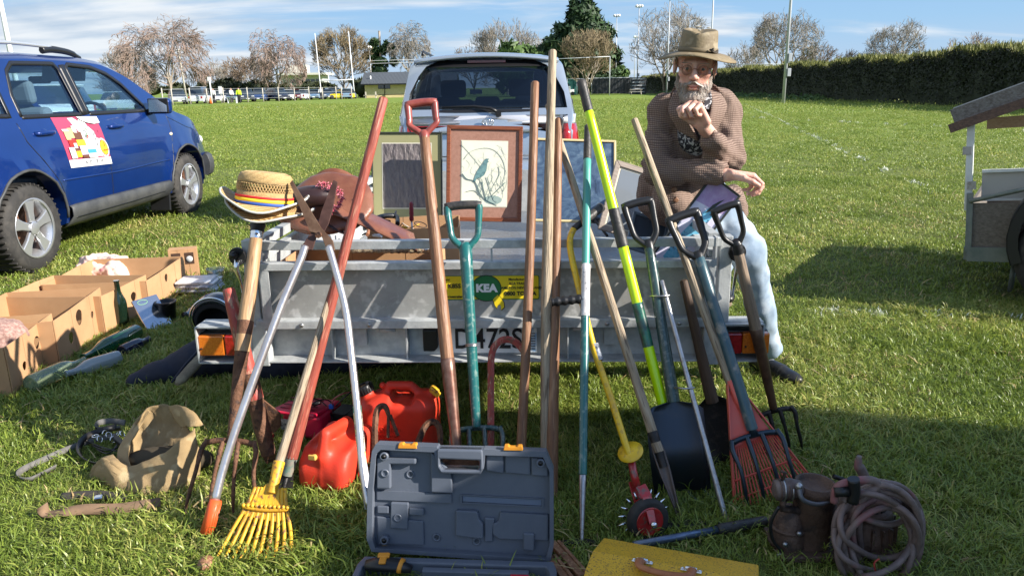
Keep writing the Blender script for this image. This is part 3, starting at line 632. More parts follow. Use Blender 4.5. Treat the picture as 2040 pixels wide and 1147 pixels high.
CN = mat('dark_container', (.04, .045, .05), .6, c2=(.06, .065, .07), sc=2)
def container():
 a, b = gp(1181, 122), gp(1256, 122); c = thing('shipping_container', 'dark corrugated shipping container at the field edge', 'container', ((a.x+b.x)/2, 123.2, 0)); W_ = b.x-a.x; m = MB(); g = []
 for i in range(52*2): x = -W_/2+W_*i/103; dy = .09*((i//2) % 2); g.append([(x, -1.2+dy, .1), (x, -1.2+dy, 2.5)])
 m.grid(g, smooth=False); m.box((0, .1, 1.3), (W_-.05, 2.2, 2.4)); obj('corrugated_side', m, CN, c); obj('top_rail', MB().box((0, -1.18, 2.52), (W_, .16, .14)), GRM, c)
container()
gn = thing('tennis_fence', 'green mesh windbreak fence left of the dark container', 'fence', gp(1128, 122))
obj('mesh_panel', MB().box(gp(1128, 122, 1.2), (3.6, .05, 2.3)), mat('teal_mesh', (.03, .14, .12), .8), gn, world=True)
for px in (1108, 1130, 1149, 1178): obj('post', MB().tube([gp(px, 121.8), gp(px, 121.8, 2.45)], .05, 6), GRM, gn, world=True)
obj('top_rail', MB().tube([gp(1108, 121.8, 2.45), gp(1178, 121.8, 2.45)], .04, 6), GRM, gn, world=True)
mo = thing('white_mower', 'small white roller machine parked by the green mesh fence', 'machine', gp(1135, 118))
obj('body', MB().box(gp(1135, 118, .55), (1.3, .8, .7)).box(gp(1133, 118, 1.1), (.5, .5, .5)), WHT, mo, world=True, bevel=.08); obj('seat', MB().box(gp(1132, 118, 1.45), (.25, .4, .5)), BLACK, mo, world=True)
for px in (1129, 1141): obj('wheel', MB().tube([gp(px, 117.4, .28), gp(px, 117.8, .28)], .28, 12), BLACK, mo, world=True)
bs = thing('backstop_frame', 'thin grey ball stop frame in front of the bare trees', 'frame', gp(1140, 108));
for px in (1066, 1214): obj('post', MB().tube([gp(px, 108), gp(px, 108, 5.2)], .06, 6), GRM, bs, world=True)
obj('crossbar', MB().tube([gp(1066, 108, 4.9), gp(1214, 108, 5.2)], .05, 6), GRM, bs, world=True)
gt = thing('lattice_gate', 'dark lattice gates at the end of the container', 'gate', gp(1272, 120))
for i in range(5): obj('slat', MB().box(gp(1271, 120, .35+i*.48), (2.3, .05, .16)), GRM, gt, world=True)
obj('panel', MB().box(gp(1271, 120.3, 1.25), (2.5, .05, 2.5)), CN, gt, world=True)
for px in (1258, 1285): obj('post', MB().box(gp(px, 119.9, 1.25), (.14, .14, 2.6)), CN, gt, world=True)
pt = thing('picnic_table', 'wooden picnic table at the far edge of the field', 'picnic table', gp(1267, 112))
obj('top', MB().box(gp(1267, 112, .75), (1.8, .8, .06)), PW, pt, world=True)
for dy in (-.7, .7): obj('seat', MB().box(gp(1267, 112+dy, .45), (1.8, .28, .05)), PW, pt, world=True)
for dx in (-.7, .7): obj('leg', MB().beam(gp(1267, 112)+Vector((dx, -.6, 0)), gp(1267, 112)+Vector((dx, .2, .73)), .08, .08).beam(gp(1267, 112)+Vector((dx, .6, 0)), gp(1267, 112)+Vector((dx, -.2, .73)), .08, .08), PW, pt, world=True)
def lightpole(px, Y, H, label, r=.09, boxes=False, heads=3):
 b = gp(px, Y); t = thing('floodlight_pole', label, 'floodlight', b, group='floodlight poles around the field'); obj('pole', MB().tube([(0, 0, 0), (0, 0, H*.5), (0, 0, H)], [r*1.3, r, r*.65], 10), GRM, t)
 obj('crossarm', MB().box((0, 0, H), (.9, .08, .08)), GRM, t)
 for i in range(heads): obj('lamp', MB().lathe([(.08, .3), (.24, .1), (.26, 0)], 12, m=Matrix.Translation(((i-(heads-1)/2)*.38, -.15, H+.15)) @ Matrix.Rotation(R(40 if i % 2 else -35), 4, 'Y') @ Matrix.Rotation(R(50), 4, 'X')), WHT, t)
 if boxes:
  for z in (1.15*r/.09*1.0+.9, 2.9): obj('switch_box', MB().box((r+.1, -.05, z), (.22, .25, .5)), GRM, t, bevel=.02)
lightpole(1226, 135, 12.6, 'shortest floodlight pole beside the dark conifer')
lightpole(1269, 124, 13.0, 'floodlight pole at the right end of the container', boxes=True)
lightpole(1328, 100, 11.8, 'floodlight pole just left of the man hat', boxes=True, heads=4)
lightpole(1412, 90, 14, 'floodlight pole rising out of view behind the man hat')
lightpole(1562, 50, 14, 'tall floodlight pole in front of the hedge', r=.085, boxes=True)
lightpole(1263, 175, 11.5, 'thin distant floodlight pole left of the container gates', heads=2)
lightpole(1083, 150, 9.0, 'lamp post just above the right end of the silver car roof', heads=1)
lightpole(741, 140, 8.4, 'pale lamp post behind the clubhouse roof', heads=2)
for px, Y, H, lab in ((1233, 170, 7.5, 'wooden power pole with a crossarm right of the conifer'), (370, 116, 7.5, 'leaning pale power pole beside the tall weeping birch')):
 b = gp(px, Y); t = thing('power_pole', lab, 'power pole', b); obj('pole', MB().tube([(0, 0, 0), (-.35, 0, H)], [.16, .11], 8), PW, t)
 for z in (H-.25, H-.8): obj('crossarm', MB().box((-.3, 0, z), (1.5, .1, .1)), PW, t)
wires = MB()
for z0, z1 in ((6.9, 6.6), (6.4, 6.1)): wires.tube([gp(200, 145, z0), gp(420, 145, z0-.5), gp(640, 145, z1-.3), gp(860, 145, z1)], .03, 4)
tag(obj('power_line', wires, GRM), 'two thin overhead power lines crossing the far trees on the left', 'power line')
tag(obj('overhead_cable', MB().tube([gp(1440, 95, 3.6), gp(1560, 95, 3.55), gp(1700, 95, 3.4), gp(1760, 95, 3.3)], .035, 4), WHT), 'pale overhead cable just above the hedge', 'cable')
fp = thing('flag_pole', 'white pole rising above the roof of the blue car', 'pole', gp(38, 24)); obj('pole', MB().tube([(0, 0, 0), (-.15, 0, 7)], [.09, .05], 8), WHT, fp); obj('base', MB().box((0, 0, .08), (.4, .4, .16)), GRM, fp)
sg = thing('white_sign', 'small white sign on a post among the parked cars', 'sign', gp(420, 93)); obj('post', MB().tube([(0, 0, 0), (0, 0, 2.7)], .08, 8), WHT, sg); obj('board', MB().box((0, -.1, 2.85), (.42, .05, .45)), WHT, sg)
sg = thing('white_board', 'upright white board right of the white sign post', 'sign', gp(439, 94)); obj('board', MB().box((0, 0, 1.55), (.4, .06, .85)), WHT, sg); obj('post', MB().tube([(0, .06, 0), (0, .06, 1.5)], .05, 8), PW, sg)
cn = thing('traffic_cone', 'orange traffic cone beside the white sign post', 'traffic cone', gp(417, 91)); obj('cone', MB().lathe([(.2, .04), (.04, .8)], 14), mat('cone_orange', (.7, .13, .02), .5), cn); obj('base', MB().box((0, 0, .02), (.5, .5, .05)), BLACK, cn)
tb = thing('folding_table', 'small folding table with goods beside the fence', 'table', gp(461, 93)); obj('top', MB().box((0, 0, .72), (1.2, .6, .05)), mat('pale_green', (.45, .6, .55), .6), tb)
for sx in (-.5, .5): obj('leg', MB().box((sx, 0, .35), (.05, .5, .7)), GRM, tb)
SKIN = mat('skin', (.50, .27, .20), .5, c2=(.58, .36, .28), sc=35, lo=.4, hi=.7, bump=.12, bsc=260)
def far_person(px, Y, label, top, legs, hgt=1.72, face=0):
 b = gp(px, Y); t = thing('person', label, 'person', b, rz=face); k = hgt/1.75
 f = lambda P: np.minimum.reduce([smin(ell(P, (0, 0, 1.28*k), (.2, .13, .30)), cap(P, (0, 0, 1.5*k), (0, -.01, 1.56*k), .06, .06), .06), ell(P, (0, -.01, 1.65*k), (.085, .1, .12)), smin(cap(P, (.09, 0, .95*k), (.12, 0, .08), .1, .055), cap(P, (-.09, 0, .95*k), (-.13, .05, .08), .1, .055), .04), cap(P, (.22, 0, 1.45*k), (.27, -.05, .95*k), .06, .04), cap(P, (-.22, 0, 1.45*k), (-.26, -.12, 1.0*k), .06, .04)])
 sobj('body', f, (-.4, -.3, 0), (.4, .3, 1.85), .035, SKIN, t)
 g = lambda P: np.minimum.reduce([ell(P, (0, 0, 1.27*k), (.225, .155, .32)), cap(P, (.22, 0, 1.45*k), (.27, -.05, 1.0*k), .075, .055), cap(P, (-.22, 0, 1.45*k), (-.26, -.12, 1.05*k), .075, .055)])
 sobj('top', g, (-.4, -.3, .8), (.4, .3, 1.7), .035, top, t)
 h = lambda P: np.minimum(cap(P, (.09, 0, .95*k), (.12, 0, .1), .12, .07), cap(P, (-.09, 0, .95*k), (-.13, .05, .1), .12, .07)); sobj('trousers', h, (-.35, -.25, 0), (.35, .25, 1.15), .035, legs, t)
DK = mat('dark_cloth', (.03, .03, .04), .9); LT = mat('light_cloth', (.6, .6, .58), .9)
far_person(475, 91, 'distant person in a bright yellow green vest between the parked cars', mat('hi_vis', (.62, .8, .03), .7), DK)
far_person(424, 95, 'distant person in a pale top beside the white sign post', LT, DK)
far_person(460, 96, 'distant person in a pale top standing behind the folding table', LT, DK, face=1)
far_person(638, 116, 'distant person in a pale top beside the left goal post', LT, DK)
# ------------------------------------------------------------------ galvanised box trailer
TX = atY(980, 600, 2.67).x; TRM = Matrix.Translation((TX, 2.67, 0)) @ Matrix.Rotation(R(-2), 4, 'Z'); TRI = TRM.inverted()
def trw(x, y, z): return TRM @ Vector((x, y, z))
def angle_rail(m, x0, x1, y, z0, z1, lip=.035, t=.004):          # an L rail seen from behind: face plus a lip on top
 m.box(((x0+x1)/2, y, (z0+z1)/2), (x1-x0, t, z1-z0)); m.box(((x0+x1)/2, y+lip/2+t, z1-t/2), (x1-x0, lip, t))
def trailer():
 T = thing('box_trailer', 'galvanised steel box trailer with a drop tailgate, in the middle', 'trailer', m=TRM)
 tr = Matrix.Identity(4)
 chq = bpy.data.materials.new('chequer_plate'); chq.use_nodes = True; t = chq.node_tree; b = t.nodes['Principled BSDF']; L = t.links.new
 b.inputs['Metallic'].default_value = .8; b.inputs['Roughness'].default_value = .34; b.inputs['Base Color'].default_value = (.36, .38, .40, 1)
 tc = nd(t, 'ShaderNodeTexCoord'); wv = nd(t, 'ShaderNodeTexWave'); wv.inputs['Scale'].default_value = 17; wv.inputs['Distortion'].default_value = 7; wv.inputs['Detail Scale'].default_value = 2.2; wv.bands_direction = 'Y'
 bp = nd(t, 'ShaderNodeBump'); bp.inputs['Distance'].default_value = .006; bp.inputs['Strength'].default_value = .8; L(tc.outputs['Object'], wv.inputs[0]); L(wv.outputs[0], bp.inputs['Height']); L(bp.outputs[0], b.inputs['Normal'])
 obj('floor', MB().box((-.03, 1.25, .515), (1.62, 2.5, .02)), chq, T)
 for s, x in ((-1, -.86), (1, .81)):
  sd = obj('side_panel', MB().box((x, 1.27, .63), (.012, 2.46, .25)), GALV, T)
  obj('top_rail', MB().box((x, 1.275, .81), (.034, 2.45, .034)), GALV, sd); obj('mid_rail', MB().box((x, 1.27, .755), (.03, 2.46, .025)), GALV, sd)
  for y in (.1, .9, 1.7, 2.45): obj('upright', MB().box((x-s*0+.0, y, .67), (.035, .04, .29)), GALV, sd)
  mg = MB(); g = []
  for i in range(13):
   a = PI*i/12; g.append([(x+s*.02, 1.25-.42*math.cos(a), .20+.40*math.sin(a)), (x+s*.27, 1.25-.42*math.cos(a), .20+.40*math.sin(a)), (x+s*.27, 1.25-.41*math.cos(a), .17+.38*math.sin(a))])
  mg.grid(g); obj('mudguard', mg, GALV, T, solid=.004)
  wm = Matrix.Translation((x+s*.14, 1.25, .29)) @ Matrix.Rotation(PI/2, 4, 'Y')
  wh = obj('wheel', MB().lathe([(.16, -.075), (.25, -.085), (.285, -.06), (.292, 0), (.285, .06), (.25, .085), (.16, .075)], 28, m=wm), RUBBER, T)
  obj('rim', MB().lathe([(.17, -.07), (.165, .03), (.1, .05), (.05, .055), (.0, .05)], 20, m=wm), STEEL, wh)
 obj('front_panel', MB().box((-.03, 2.5, .66), (1.66, .012, .29)), GALV, T); obj('axle', MB().tube([(-.95, 1.25, .29), (.9, 1.25, .29)], .03, 8), GALV, T)
 for x in (-.5, .44): obj('chassis_rail', MB().box((x, 1.25, .46), (.05, 2.5, .08)), GALV, T)
 db = MB().beam((-.55, 2.3, .45), (-.03, 3.75, .43), .05, .08).beam((.5, 2.3, .45), (-.03, 3.75, .43), .05, .08); obj('drawbar', db, GALV, T); obj('coupling', MB().box((-.03, 3.85, .46), (.09, .25, .1)).tube([(-.03, 3.72, .5), (-.03, 3.6, .62)], .015, 8), DIRON, T, bevel=.02)
 tg = MB(); x0, x1 = -.84, .80
 tg.box(((x0+x1)/2, -.012, .627), (x1-x0, .003, .20))
 tgo = obj('tailgate', tg, mat('galvanised_sheet', (.38, .38, .37), .42, .3, c2=(.26, .26, .25), sc=5, lo=.35, hi=.65, rvar=.2, bump=.05, bsc=14, c3=(.46, .46, .45), sc3=30), T)
 m = MB().box((-.02, -.04, .812), (1.68, .006, .030)).box((-.02, -.022, .825), (1.68, .036, .004)); obj('top_rail', m, GALV, tgo, bevel=.0015)
 m = MB().box((-.02, -.045, .735), (x1-x0, .006, .026)).box((-.02, -.024, .747), (x1-x0, .040, .004)); obj('middle_rail', m, GALV, tgo, bevel=.0015)
 m = MB().box((-.02, -.045, .516), (1.70, .006, .030)).box((-.02, -.024, .532), (1.70, .042, .004)); obj('bottom_rail', m, GALV, tgo, bevel=.0015)
 for x in (-.7, -.45, .42, .68): obj('bolt', MB().lathe([(.008, 0), (.008, .005), (.004, .007), (0, .007)], 6, m=Matrix.Translation((x, -.048, .516)) @ Matrix.Rotation(PI/2, 4, 'X')), STEEL, tgo)
 for s, x in ((-1, x0-.012), (1, x1+.012)):
  obj('end_plate', MB().prism([(-.045, .50), (.0, .50), (.0, .83), (-.045, .83)], -.003, .003, m=Matrix.Translation((x-s*.012, 0, 0)) @ Matrix(((0, 0, 1, 0), (1, 0, 0, 0), (0, 1, 0, 0), (0, 0, 0, 1)))), GALV, tgo)
  obj('fold', MB().prism([(0, .5), (s*-.032, .53), (s*-.032, .72), (0, .75)], -.047, -.043, m=Matrix(((1, 0, 0, x-s*.014), (0, 0, 1, 0), (0, 1, 0, 0), (0, 0, 0, 1)))), GALV, tgo)
  obj('corner_post', MB().box((x+s*.028, .0, .665), (.045, .05, .33)), GALV, T, bevel=.003)
  lt = obj('latch', MB().prism([(.028*math.cos(a)*1.1, .034*math.sin(a)) for a in np.linspace(0, 2*PI, 18)[:-1]], -.006, .006, m=Matrix(((1, 0, 0, x+s*.062), (0, 0, 1, -.04), (0, 1, 0, .775), (0, 0, 0, 1)))), BLACK, T, bevel=.002)
  obj('latch_knob', MB().lathe([(.013, -.02), (.013, .02), (0, .024)], 12, m=Matrix.Translation((x+s*.066, -.055, .785)) @ Matrix.Rotation(PI/2, 4, 'X')), BLACK, lt)
  obj('latch_rod', MB().tube([(x+s*.058, -.052, .765), (x+s*.064, -.06, .735), (x+s*.058, -.05, .69), (x+s*.055, -.04, .62)], [.012, .01, .006, .005], 8), CHROME, lt)
 obj('centre_lug', MB().box((.005, -.035, .772), (.006, .01, .05)), GALV, tgo)
 bm = MB().box((-.05, .03, .435), (2.08, .006, .15)).box((-.05, -.008, .370), (2.09, .075, .006)).box((-.05, .0, .512), (2.08, .05, .004))
 obj('rear_beam', bm, GALV, T, bevel=.0015)
 for x in (-.60, -.32, .28, .36): obj('beam_rib', MB().box((x, .002, .43), (.006, .05, .14)), GALV, T)
 for x in (-.865, .80): obj('beam_post', MB().box((x, -.02, .435), (.06, .055, .16)), GALV, T, bevel=.004)
 for s, xa, xb in ((-1, -1.10, -.895), (1, .835, .985)):
  c, w = (xa+xb)/2, xb-xa; h = MB()
  h.box((c, .0, .509), (w, .10, .005)).box((c, .0, .370), (w, .10, .005)).box((xa, .0, .4395), (.005, .10, .139)).box((xb, .0, .4395), (.005, .10, .139)).box((c, .04, .433), (w, .004, .15))
  lb = obj('lamp_housing', h, GALV if s < 0 else GALV, T); lx = c-.02 if s < 0 else c+.02
  obj('lamp_body', MB().box((lx, .012, .435), (.165, .05, .085)), BLACK, lb, bevel=.006)
  ax, rx = (lx-.032, lx+.05) if s < 0 else (lx+.032, lx-.05)
  obj('amber_lens', MB().box((ax, -.028, .435), (.097, .032, .078)), AMB, lb, bevel=.005); obj('red_lens', MB().box((rx, -.030, .435), (.064, .030, .078)), RED, lb, bevel=.005)
  obj('screw', MB().lathe([(.004, 0), (.004, .004), (0, .004)], 8, m=Matrix.Translation((ax-.038, -.045, .425)) @ Matrix.Rotation(PI/2, 4, 'X')), DIRON, lb)
 for x in (-.42, .3): obj('hinge_pin', MB().tube([(x, -.02, .487), (x+.06, -.02, .487)], .008, 8), GALV, T)
 pl = obj('number_plate', MB().box((.0, .018, .436), (.33, .004, .108)), mat('plate_white', (.72, .73, .74), .35), T, bevel=.006)
 FY = Matrix(((1, 0, 0, 0), (0, 0, 1, 0), (0, 1, 0, 0), (0, 0, 0, 1)))
 def face(x, y, z): m_ = Matrix(((1, 0, 0, x), (0, 0, -1, y), (0, 1, 0, z), (0, 0, 0, 1))); return m_
 INK = mat('black_ink', (.012, .012, .014), .5)
 txt('lettering', 'D472S', INK, T.matrix_basis @ face(-.018, .0135, .436), .112, pl, sx=.86, bold=.001)
 obj('plate_label', MB().box((.143, .014, .436), (.042, .002, .095)), mat('label_blue', (.25, .42, .62), .5, c2=(.7, .72, .72), sc=60), pl);
 for z in (.40, .41, .42, .43, .44, .45, .46): obj('label_print', MB().box((.146, .0125, z), (.026, .001, .003)), INK, pl)
 obj('plate_lamp', MB().prism([(-.028, -.045), (.015, -.045), (.028, -.03), (.028, .04), (-.028, .04)], -.05, .0, m=face(-.235, .0, .44)), BLACK, T, bevel=.004)
 lb2 = obj('maker_label', MB().box((.225, .024, .43), (.045, .003, .09)), mat('pale_label', (.5, .52, .5), .5), T)
 for i in range(6): obj('label_print', MB().box((.225+(.004 if i % 2 else -.003), .0215, .40+i*.013), (.034, .001, .004)), INK, lb2)
 YEL = mat('sticker_yellow', (.80, .60, .02), .35); GRN = mat('sticker_green', (.02, .16, .05), .35); WS = mat('sticker_white', (.8, .8, .8), .4)
 def rr(w, h, r, cx=0, cz=0): return [(cx+sx*(w/2-r)+r*math.cos(a+q), cz+sz*(h/2-r)+r*math.sin(a+q)) for sx, sz, q in ((1, 1, 0), (-1, 1, PI/2), (-1, -1, PI), (1, -1, 1.5*PI)) for a in np.linspace(0, PI/2, 5)]
 F = lambda d: Matrix(((1, 0, 0, 0), (0, 0, -1, -.0135-d), (0, 1, 0, 0), (0, 0, 0, 1)))
 st = obj('sticker', MB().prism(rr(.362, .092, .008, -.006, .645), 0, .0006, m=F(0)), GRN, T)
 obj('yellow_field', MB().prism(rr(.356, .086, .006, -.006, .646), 0, .0006, m=F(.0008)), YEL, st)
 obj('round_badge', MB().prism([(-.018+.055*math.cos(a), .643+.050*math.sin(a)) for a in np.linspace(0, 2*PI, 36)[:-1]], 0, .0006, m=F(.0017)), INK, st)
 obj('green_disc', MB().prism([(-.018+.052*math.cos(a), .643+.047*math.sin(a)) for a in np.linspace(0, 2*PI, 36)[:-1]], 0, .0006, m=F(.0025)), GRN, st)
 sp = [(.005, .60), (.012, .578), (.02, .565), (.022, .578), (.030, .582), (.034, .572), (.034, .560), (.046, .572), (.044, .590), (.03, .612), (.022, .618)]
 obj('spanner_outline', MB().prism([((x-.026)*1.13+.026, (z-.59)*1.1+.59) for x, z in sp], 0, .0006, m=F(.0017)), INK, st); obj('spanner', MB().prism(sp, 0, .0006, m=F(.0026)), YEL, st)
 M0 = T.matrix_basis
 txt('lettering', 'KEA', WS, M0 @ face(-.018, -.0176, .643), .040, st, sx=1.05, bold=.0022)
 txt('lettering', 'K85S', INK, M0 @ face(-.135, -.0155, .652), .022, st, bold=.0008)
 txt('lettering', 'Model', INK, M0 @ face(-.165, -.0155, .676), .011, st)
 txt('lettering', 'www.keatrailers.co.nz', INK, M0 @ face(-.128, -.0155, .612), .0125, st, bold=.0003)
 for i, s_ in enumerate(('Manufactured by', 'KEA TRAILERS', 'HAMILTON NEW ZEALAND')): txt('lettering', s_, INK, M0 @ face(.105, -.0155, .676-i*.016), .0125, st, bold=.0002)
 txt('lettering', '0800 TO KEA', INK, M0 @ face(.105, -.0155, .622), .020, st, bold=.0008)
 return T
TRL = trailer()
# ------------------------------------------------------------------ garden tools leaning on the tailgate
def loc_y(p): return (TRI @ Vector(p)).y
def lean(foot, top, zf=0., zc=.825, off=.03):
 """foot on the ground under its pixel, top on the ray of its pixel, shaft resting off the tailgate's top rail"""
 Fp = atZ(*foot, zf); lo, hi = 1.2, 7.
 for _ in range(50):
  d = (lo+hi)/2; T = atD(*top, d)
  if T.z > zc: t = (zc-Fp.z)/(T.z-Fp.z); q = Fp.lerp(T, t)
  else: q = T
  if loc_y(q) > -.045-off: hi = d
  else: lo = d
 return Fp, T
def at_px(Fp, T, px, py):
 """parameter along Fp->T nearest the pixel's ray"""
 d1 = T-Fp; d2 = ray(px, py); w = Fp-C0; a, b, c = d1.dot(d1), d1.dot(d2), d2.dot(d2); d, e = d1.dot(w), d2.dot(w)
 return (b*e-c*d)/(a*c-b*b)
class Tool:
 def __init__(s, name, label, cat, foot, top, off=.03, zf=0., zc=.825, group=None):
  s.F, s.T = lean(foot, top, zf, zc, off); s.ax = (s.T-s.F).normalized(); s.L = (s.T-s.F).length
  s.m = frame_m(s.F, x=(1, 0, 0), z=s.ax); s.root = thing(name, label, cat, m=s.m, group=group)
 def p(s, py, px=None):
  """length along the shaft at photo row py"""
  if px is None:
   lo, hi = -.3, s.L+.3
   for _ in range(40):
    q = (lo+hi)/2
    if proj(s.F+s.ax*q)[1] > py: lo = q
    else: hi = q
   return lo
  return at_px(s.F, s.T, px, py)*s.L
 def at(s, py): return s.F+s.ax*s.p(py)
 def w(s, px, py): return px*(-(RC.transposed() @ (s.at(py)-C0)).z)/FPX      # pixels to metres there
 def fr(s, py, rot=0): return frame_m(s.at(py), x=(1, 0, 0), z=s.ax) @ Matrix.Rotation(rot, 4, 'Z')
 def part(s, name, mb, mt, **k): return obj(name, mb, mt, s.root, world=True, **k)
 def rod(s, name, y0, y1, px0, px1, mt, n=12, cap=True, bow=0, mid=None):
  a, b = s.p(y0), s.p(y1); r0, r1 = s.w(px0, y0)/2, s.w(px1, y1)/2; N = 9; pts, rr = [], []
  for i in range(N):
   t = i/(N-1); pts.append(s.F+s.ax*(a+(b-a)*t)+(s.m.to_3x3() @ Vector((bow*math.sin(PI*t), 0, 0)))); rr.append((r0+(r1-r0)*t)*(1+(mid or 0)*math.sin(PI*t))*(1+.02*math.sin(t*9+px0)))
  pts = [pts[0]]+pts+[pts[-1]+(pts[-1]-pts[-2]).normalized()*r1*.35]; rr = [rr[0]]+rr+[rr[-1]*.72]
  pts[1] = pts[0].lerp(pts[2], .02)
  return s.part(name, MB().tube(pts, rr, n), mt)
RODW = wood('brown_wood', (.235, .115, .058), (.15, .068, .035), .5, c3=(.30, .17, .09)); PALEW = wood('grey_weathered_wood', (.38, .31, .22), (.23, .17, .11), .75, c3=(.12, .085, .055), bump=.5)
LWOOD = wood('light_wood', (.42, .27, .14), (.30, .17, .08), .5, c3=(.18, .10, .055)); REDP = wood('worn_red_paint', (.30, .062, .040), (.20, .045, .03), .55, c3=(.38, .17, .11), bump=.4)
REDP2 = mat('flaking_red_paint', (.33, .055, .042), .5, c2=(.40, .22, .15), sc=55, lo=.52, hi=.6, bump=.35, bsc=50, st=(1, 1, .35), c3=(.16, .07, .045), sc3=90)
TEAL = mat('teal_paint', (.012, .125, .115), .3, c2=(.010, .085, .085), sc=6, coat=.4, c3=(.12, .2, .18), sc3=60); TEALD = mat('dark_green_paint', (.014, .045, .045), .32, coat=.4, c2=(.03, .06, .055), sc=8, c3=(.10, .12, .11), sc3=70)
TEALL = mat('light_teal_paint', (.07, .30, .25), .4, coat=.3); BLUEG = mat('blue_green_paint', (.018, .062, .085), .35, coat=.3, c2=(.05, .09, .10), sc=12, c3=(.20, .19, .17), sc3=26)
LIME = mat('lime_paint', (.50, .78, .0), .28, coat=.5); YELP = mat('yellow_paint', (.72, .46, .012), .38, coat=.2, c2=(.64, .38, .01), sc=14, c3=(.50, .30, .03), sc3=60)
ALU = mat('bare_aluminium', (.62, .60, .60), .28, .85, c2=(.48, .44, .43), sc=9, lo=.4, hi=.7, st=(1, 1, .3), bump=.1, bsc=60)
ORNG = mat('orange_plastic', (.62, .09, .02), .45); REDPL = mat('red_plastic', (.62, .042, .018), .45, spec=.4, c2=(.52, .036, .018), sc=9, bump=.06, bsc=160, rvar=.15); YPL = mat('yellow_plastic', (.66, .38, .02), .5, c2=(.5, .25, .02), sc=18, c3=(.18, .08, .03), sc3=70)
FADED = mat('faded_red_plastic', (.68, .10, .07), .4, c2=(.60, .13, .10), sc=8); BLKR = mat('black_rubber_grip', (.02, .02, .021), .5, c2=(.05, .045, .04), sc=20, bump=.2, bsc=90)
def dgrip(T, ytop, yneck, wpx, mt, gripmt=None, th=11, base=1., name='grip_handle', tilt=0, square=False):
 """D handle: two arms rising from the neck, curved outwards, joined by a hand bar; rows and widths in photo pixels"""
 h = T.p(ytop)-T.p(yneck); W_ = T.w(wpx, (ytop+yneck)/2); r = T.w(th, ytop)/2; m = T.fr(yneck) @ Matrix.Rotation(tilt, 4, 'Y'); mb = MB()
 for s in (-1, 1):
  if square: P = [(0, 0, 0), (s*W_*.12, 0, h*.12), (s*W_*.40, 0, h*.34), (s*W_*.5-s*r, 0, h*.48), (s*W_*.5-s*r, 0, h*.8), (s*(W_*.5-r)*.98, 0, h-r)]
  else: P = [(0, 0, -.0), (s*W_*.14, 0, h*.10), (s*W_*.33, 0, h*.28), (s*W_*.47-s*r, 0, h*.55), (s*W_*.5-s*r, 0, h*.8), (s*(W_*.5-r)*.99, 0, h-r*1.0)]
  P = crom([m @ Vector(p) for p in P], 5); k = len(P); mb.tube(P, [r*(1.15-.25*math.sin(PI*min(1, i/(k-1)*1.1))) for i in range(k)], 10, flat=(1, 1.2))
 hx = W_/2-r*.6; o = T.part(name, mb, mt)
 bar = MB(); P = [m @ Vector((x, -.001, h-r+.004*(1-(x/hx)**2))) for x in np.linspace(-hx-r*.4, hx+r*.4, 9)]; bar.tube(P, [r*1.1]+[r*1.25]*7+[r*1.1], 12)
 obj('hand_bar', bar, gripmt or mt, o, world=False) if False else npart(o, 'hand_bar', bar, gripmt or mt)
 nk = MB(); nk.tube([m @ Vector((0, 0, z)) for z in (-.04*base, -.01, h*.08, h*.16)], [r*1.35, r*1.5, r*1.7, r*1.1], 12); npart(o, 'neck', nk, mt)
 return o
def npart(parent, name, mb, mt, **k):
 """sub-part given in world coordinates under a part whose own transform is identity"""
 return obj(name, mb, mt, parent, world=True, **k)
def forkhead(T, yneck, ysh, ytip, wsh, wtip, mt, n=4, r=6, curve=.03, skew=0., name='fork_head', tiltz=0):
 """shoulder bar and n separate tines"""
 m = T.fr(ysh) @ Matrix.Rotation(tiltz, 4, 'Y'); L_ = T.p(ysh)-T.p(ytip); w0, w1 = T.w(wsh, ysh)/2, T.w(wtip, ytip)/2; rr = T.w(r, ysh)/2; dn = T.p(yneck)-T.p(ysh)
 nk = MB(); nk.tube([m @ Vector((0, 0, z)) for z in (dn, dn*.5, 0)], [rr*1.9, rr*1.7, rr*2.2], 10); hd = T.part(name, nk, mt)
 sh = MB(); P = [Vector((x, 0, -.010*abs(x/w0)**3)) for x in np.linspace(-w0, w0, 11)]; sh.tube([m @ p for p in P], [rr*1.1]*11, 8, flat=(1.25, 1)); npart(hd, 'shoulder', sh, mt)
 for i in range(n):
  u = -1+2*i/(n-1); x0, x1 = u*w0, u*w1+skew; P = []
  for t in (0, .06, .15, .4, .7, 1): P.append(m @ Vector((x0+(x1-x0)*(t if abs(u) < 1 else max(0, t*1.0))+(math.copysign(.008, u)*math.sin(PI*min(1, t*3)) if abs(u) > .9 else 0), -curve*math.sin(PI*t), -.0-L_*t)))
  npart(hd, 'tine', MB().tube(crom(P, 3), [rr*1.15]*8+[rr*.9]*5+[rr*.7, rr*.55, rr*.3], 8), mt)
 return hd
def blade(T, pts, mt, name='blade', dish=.02, th=.002):
 """sheet blade from a half outline [(half width m, distance down the shaft m)] below a frame"""
 return None
def bladesheet(T, y, prof, mt, name='blade', dish=.018, th=.0025, tilt=0, parent=None, roll=0, sk=0):
 m = T.fr(y, roll) @ Matrix.Rotation(tilt, 4, 'X') @ Matrix.Rotation(sk, 4, 'Y'); g = []
 for d, hw in prof:
  g.append([m @ Vector((hw*u, dish*(u*u-1)*-1*.8, -d)) for u in np.linspace(-1, 1, 9)])
 mb = MB().grid(g)
 o = obj(name, mb, mt, parent or T.root, world=True, solid=th, soff=0); return o
t = Tool('garden_fork', 'old rusty garden fork with a thick wooden handle and black grip under the straw hats', 'garden fork', (440, 1036), (514, 446), off=.05, group='garden tools leaning on the trailer')
GRP = 'garden tools leaning on the trailer'
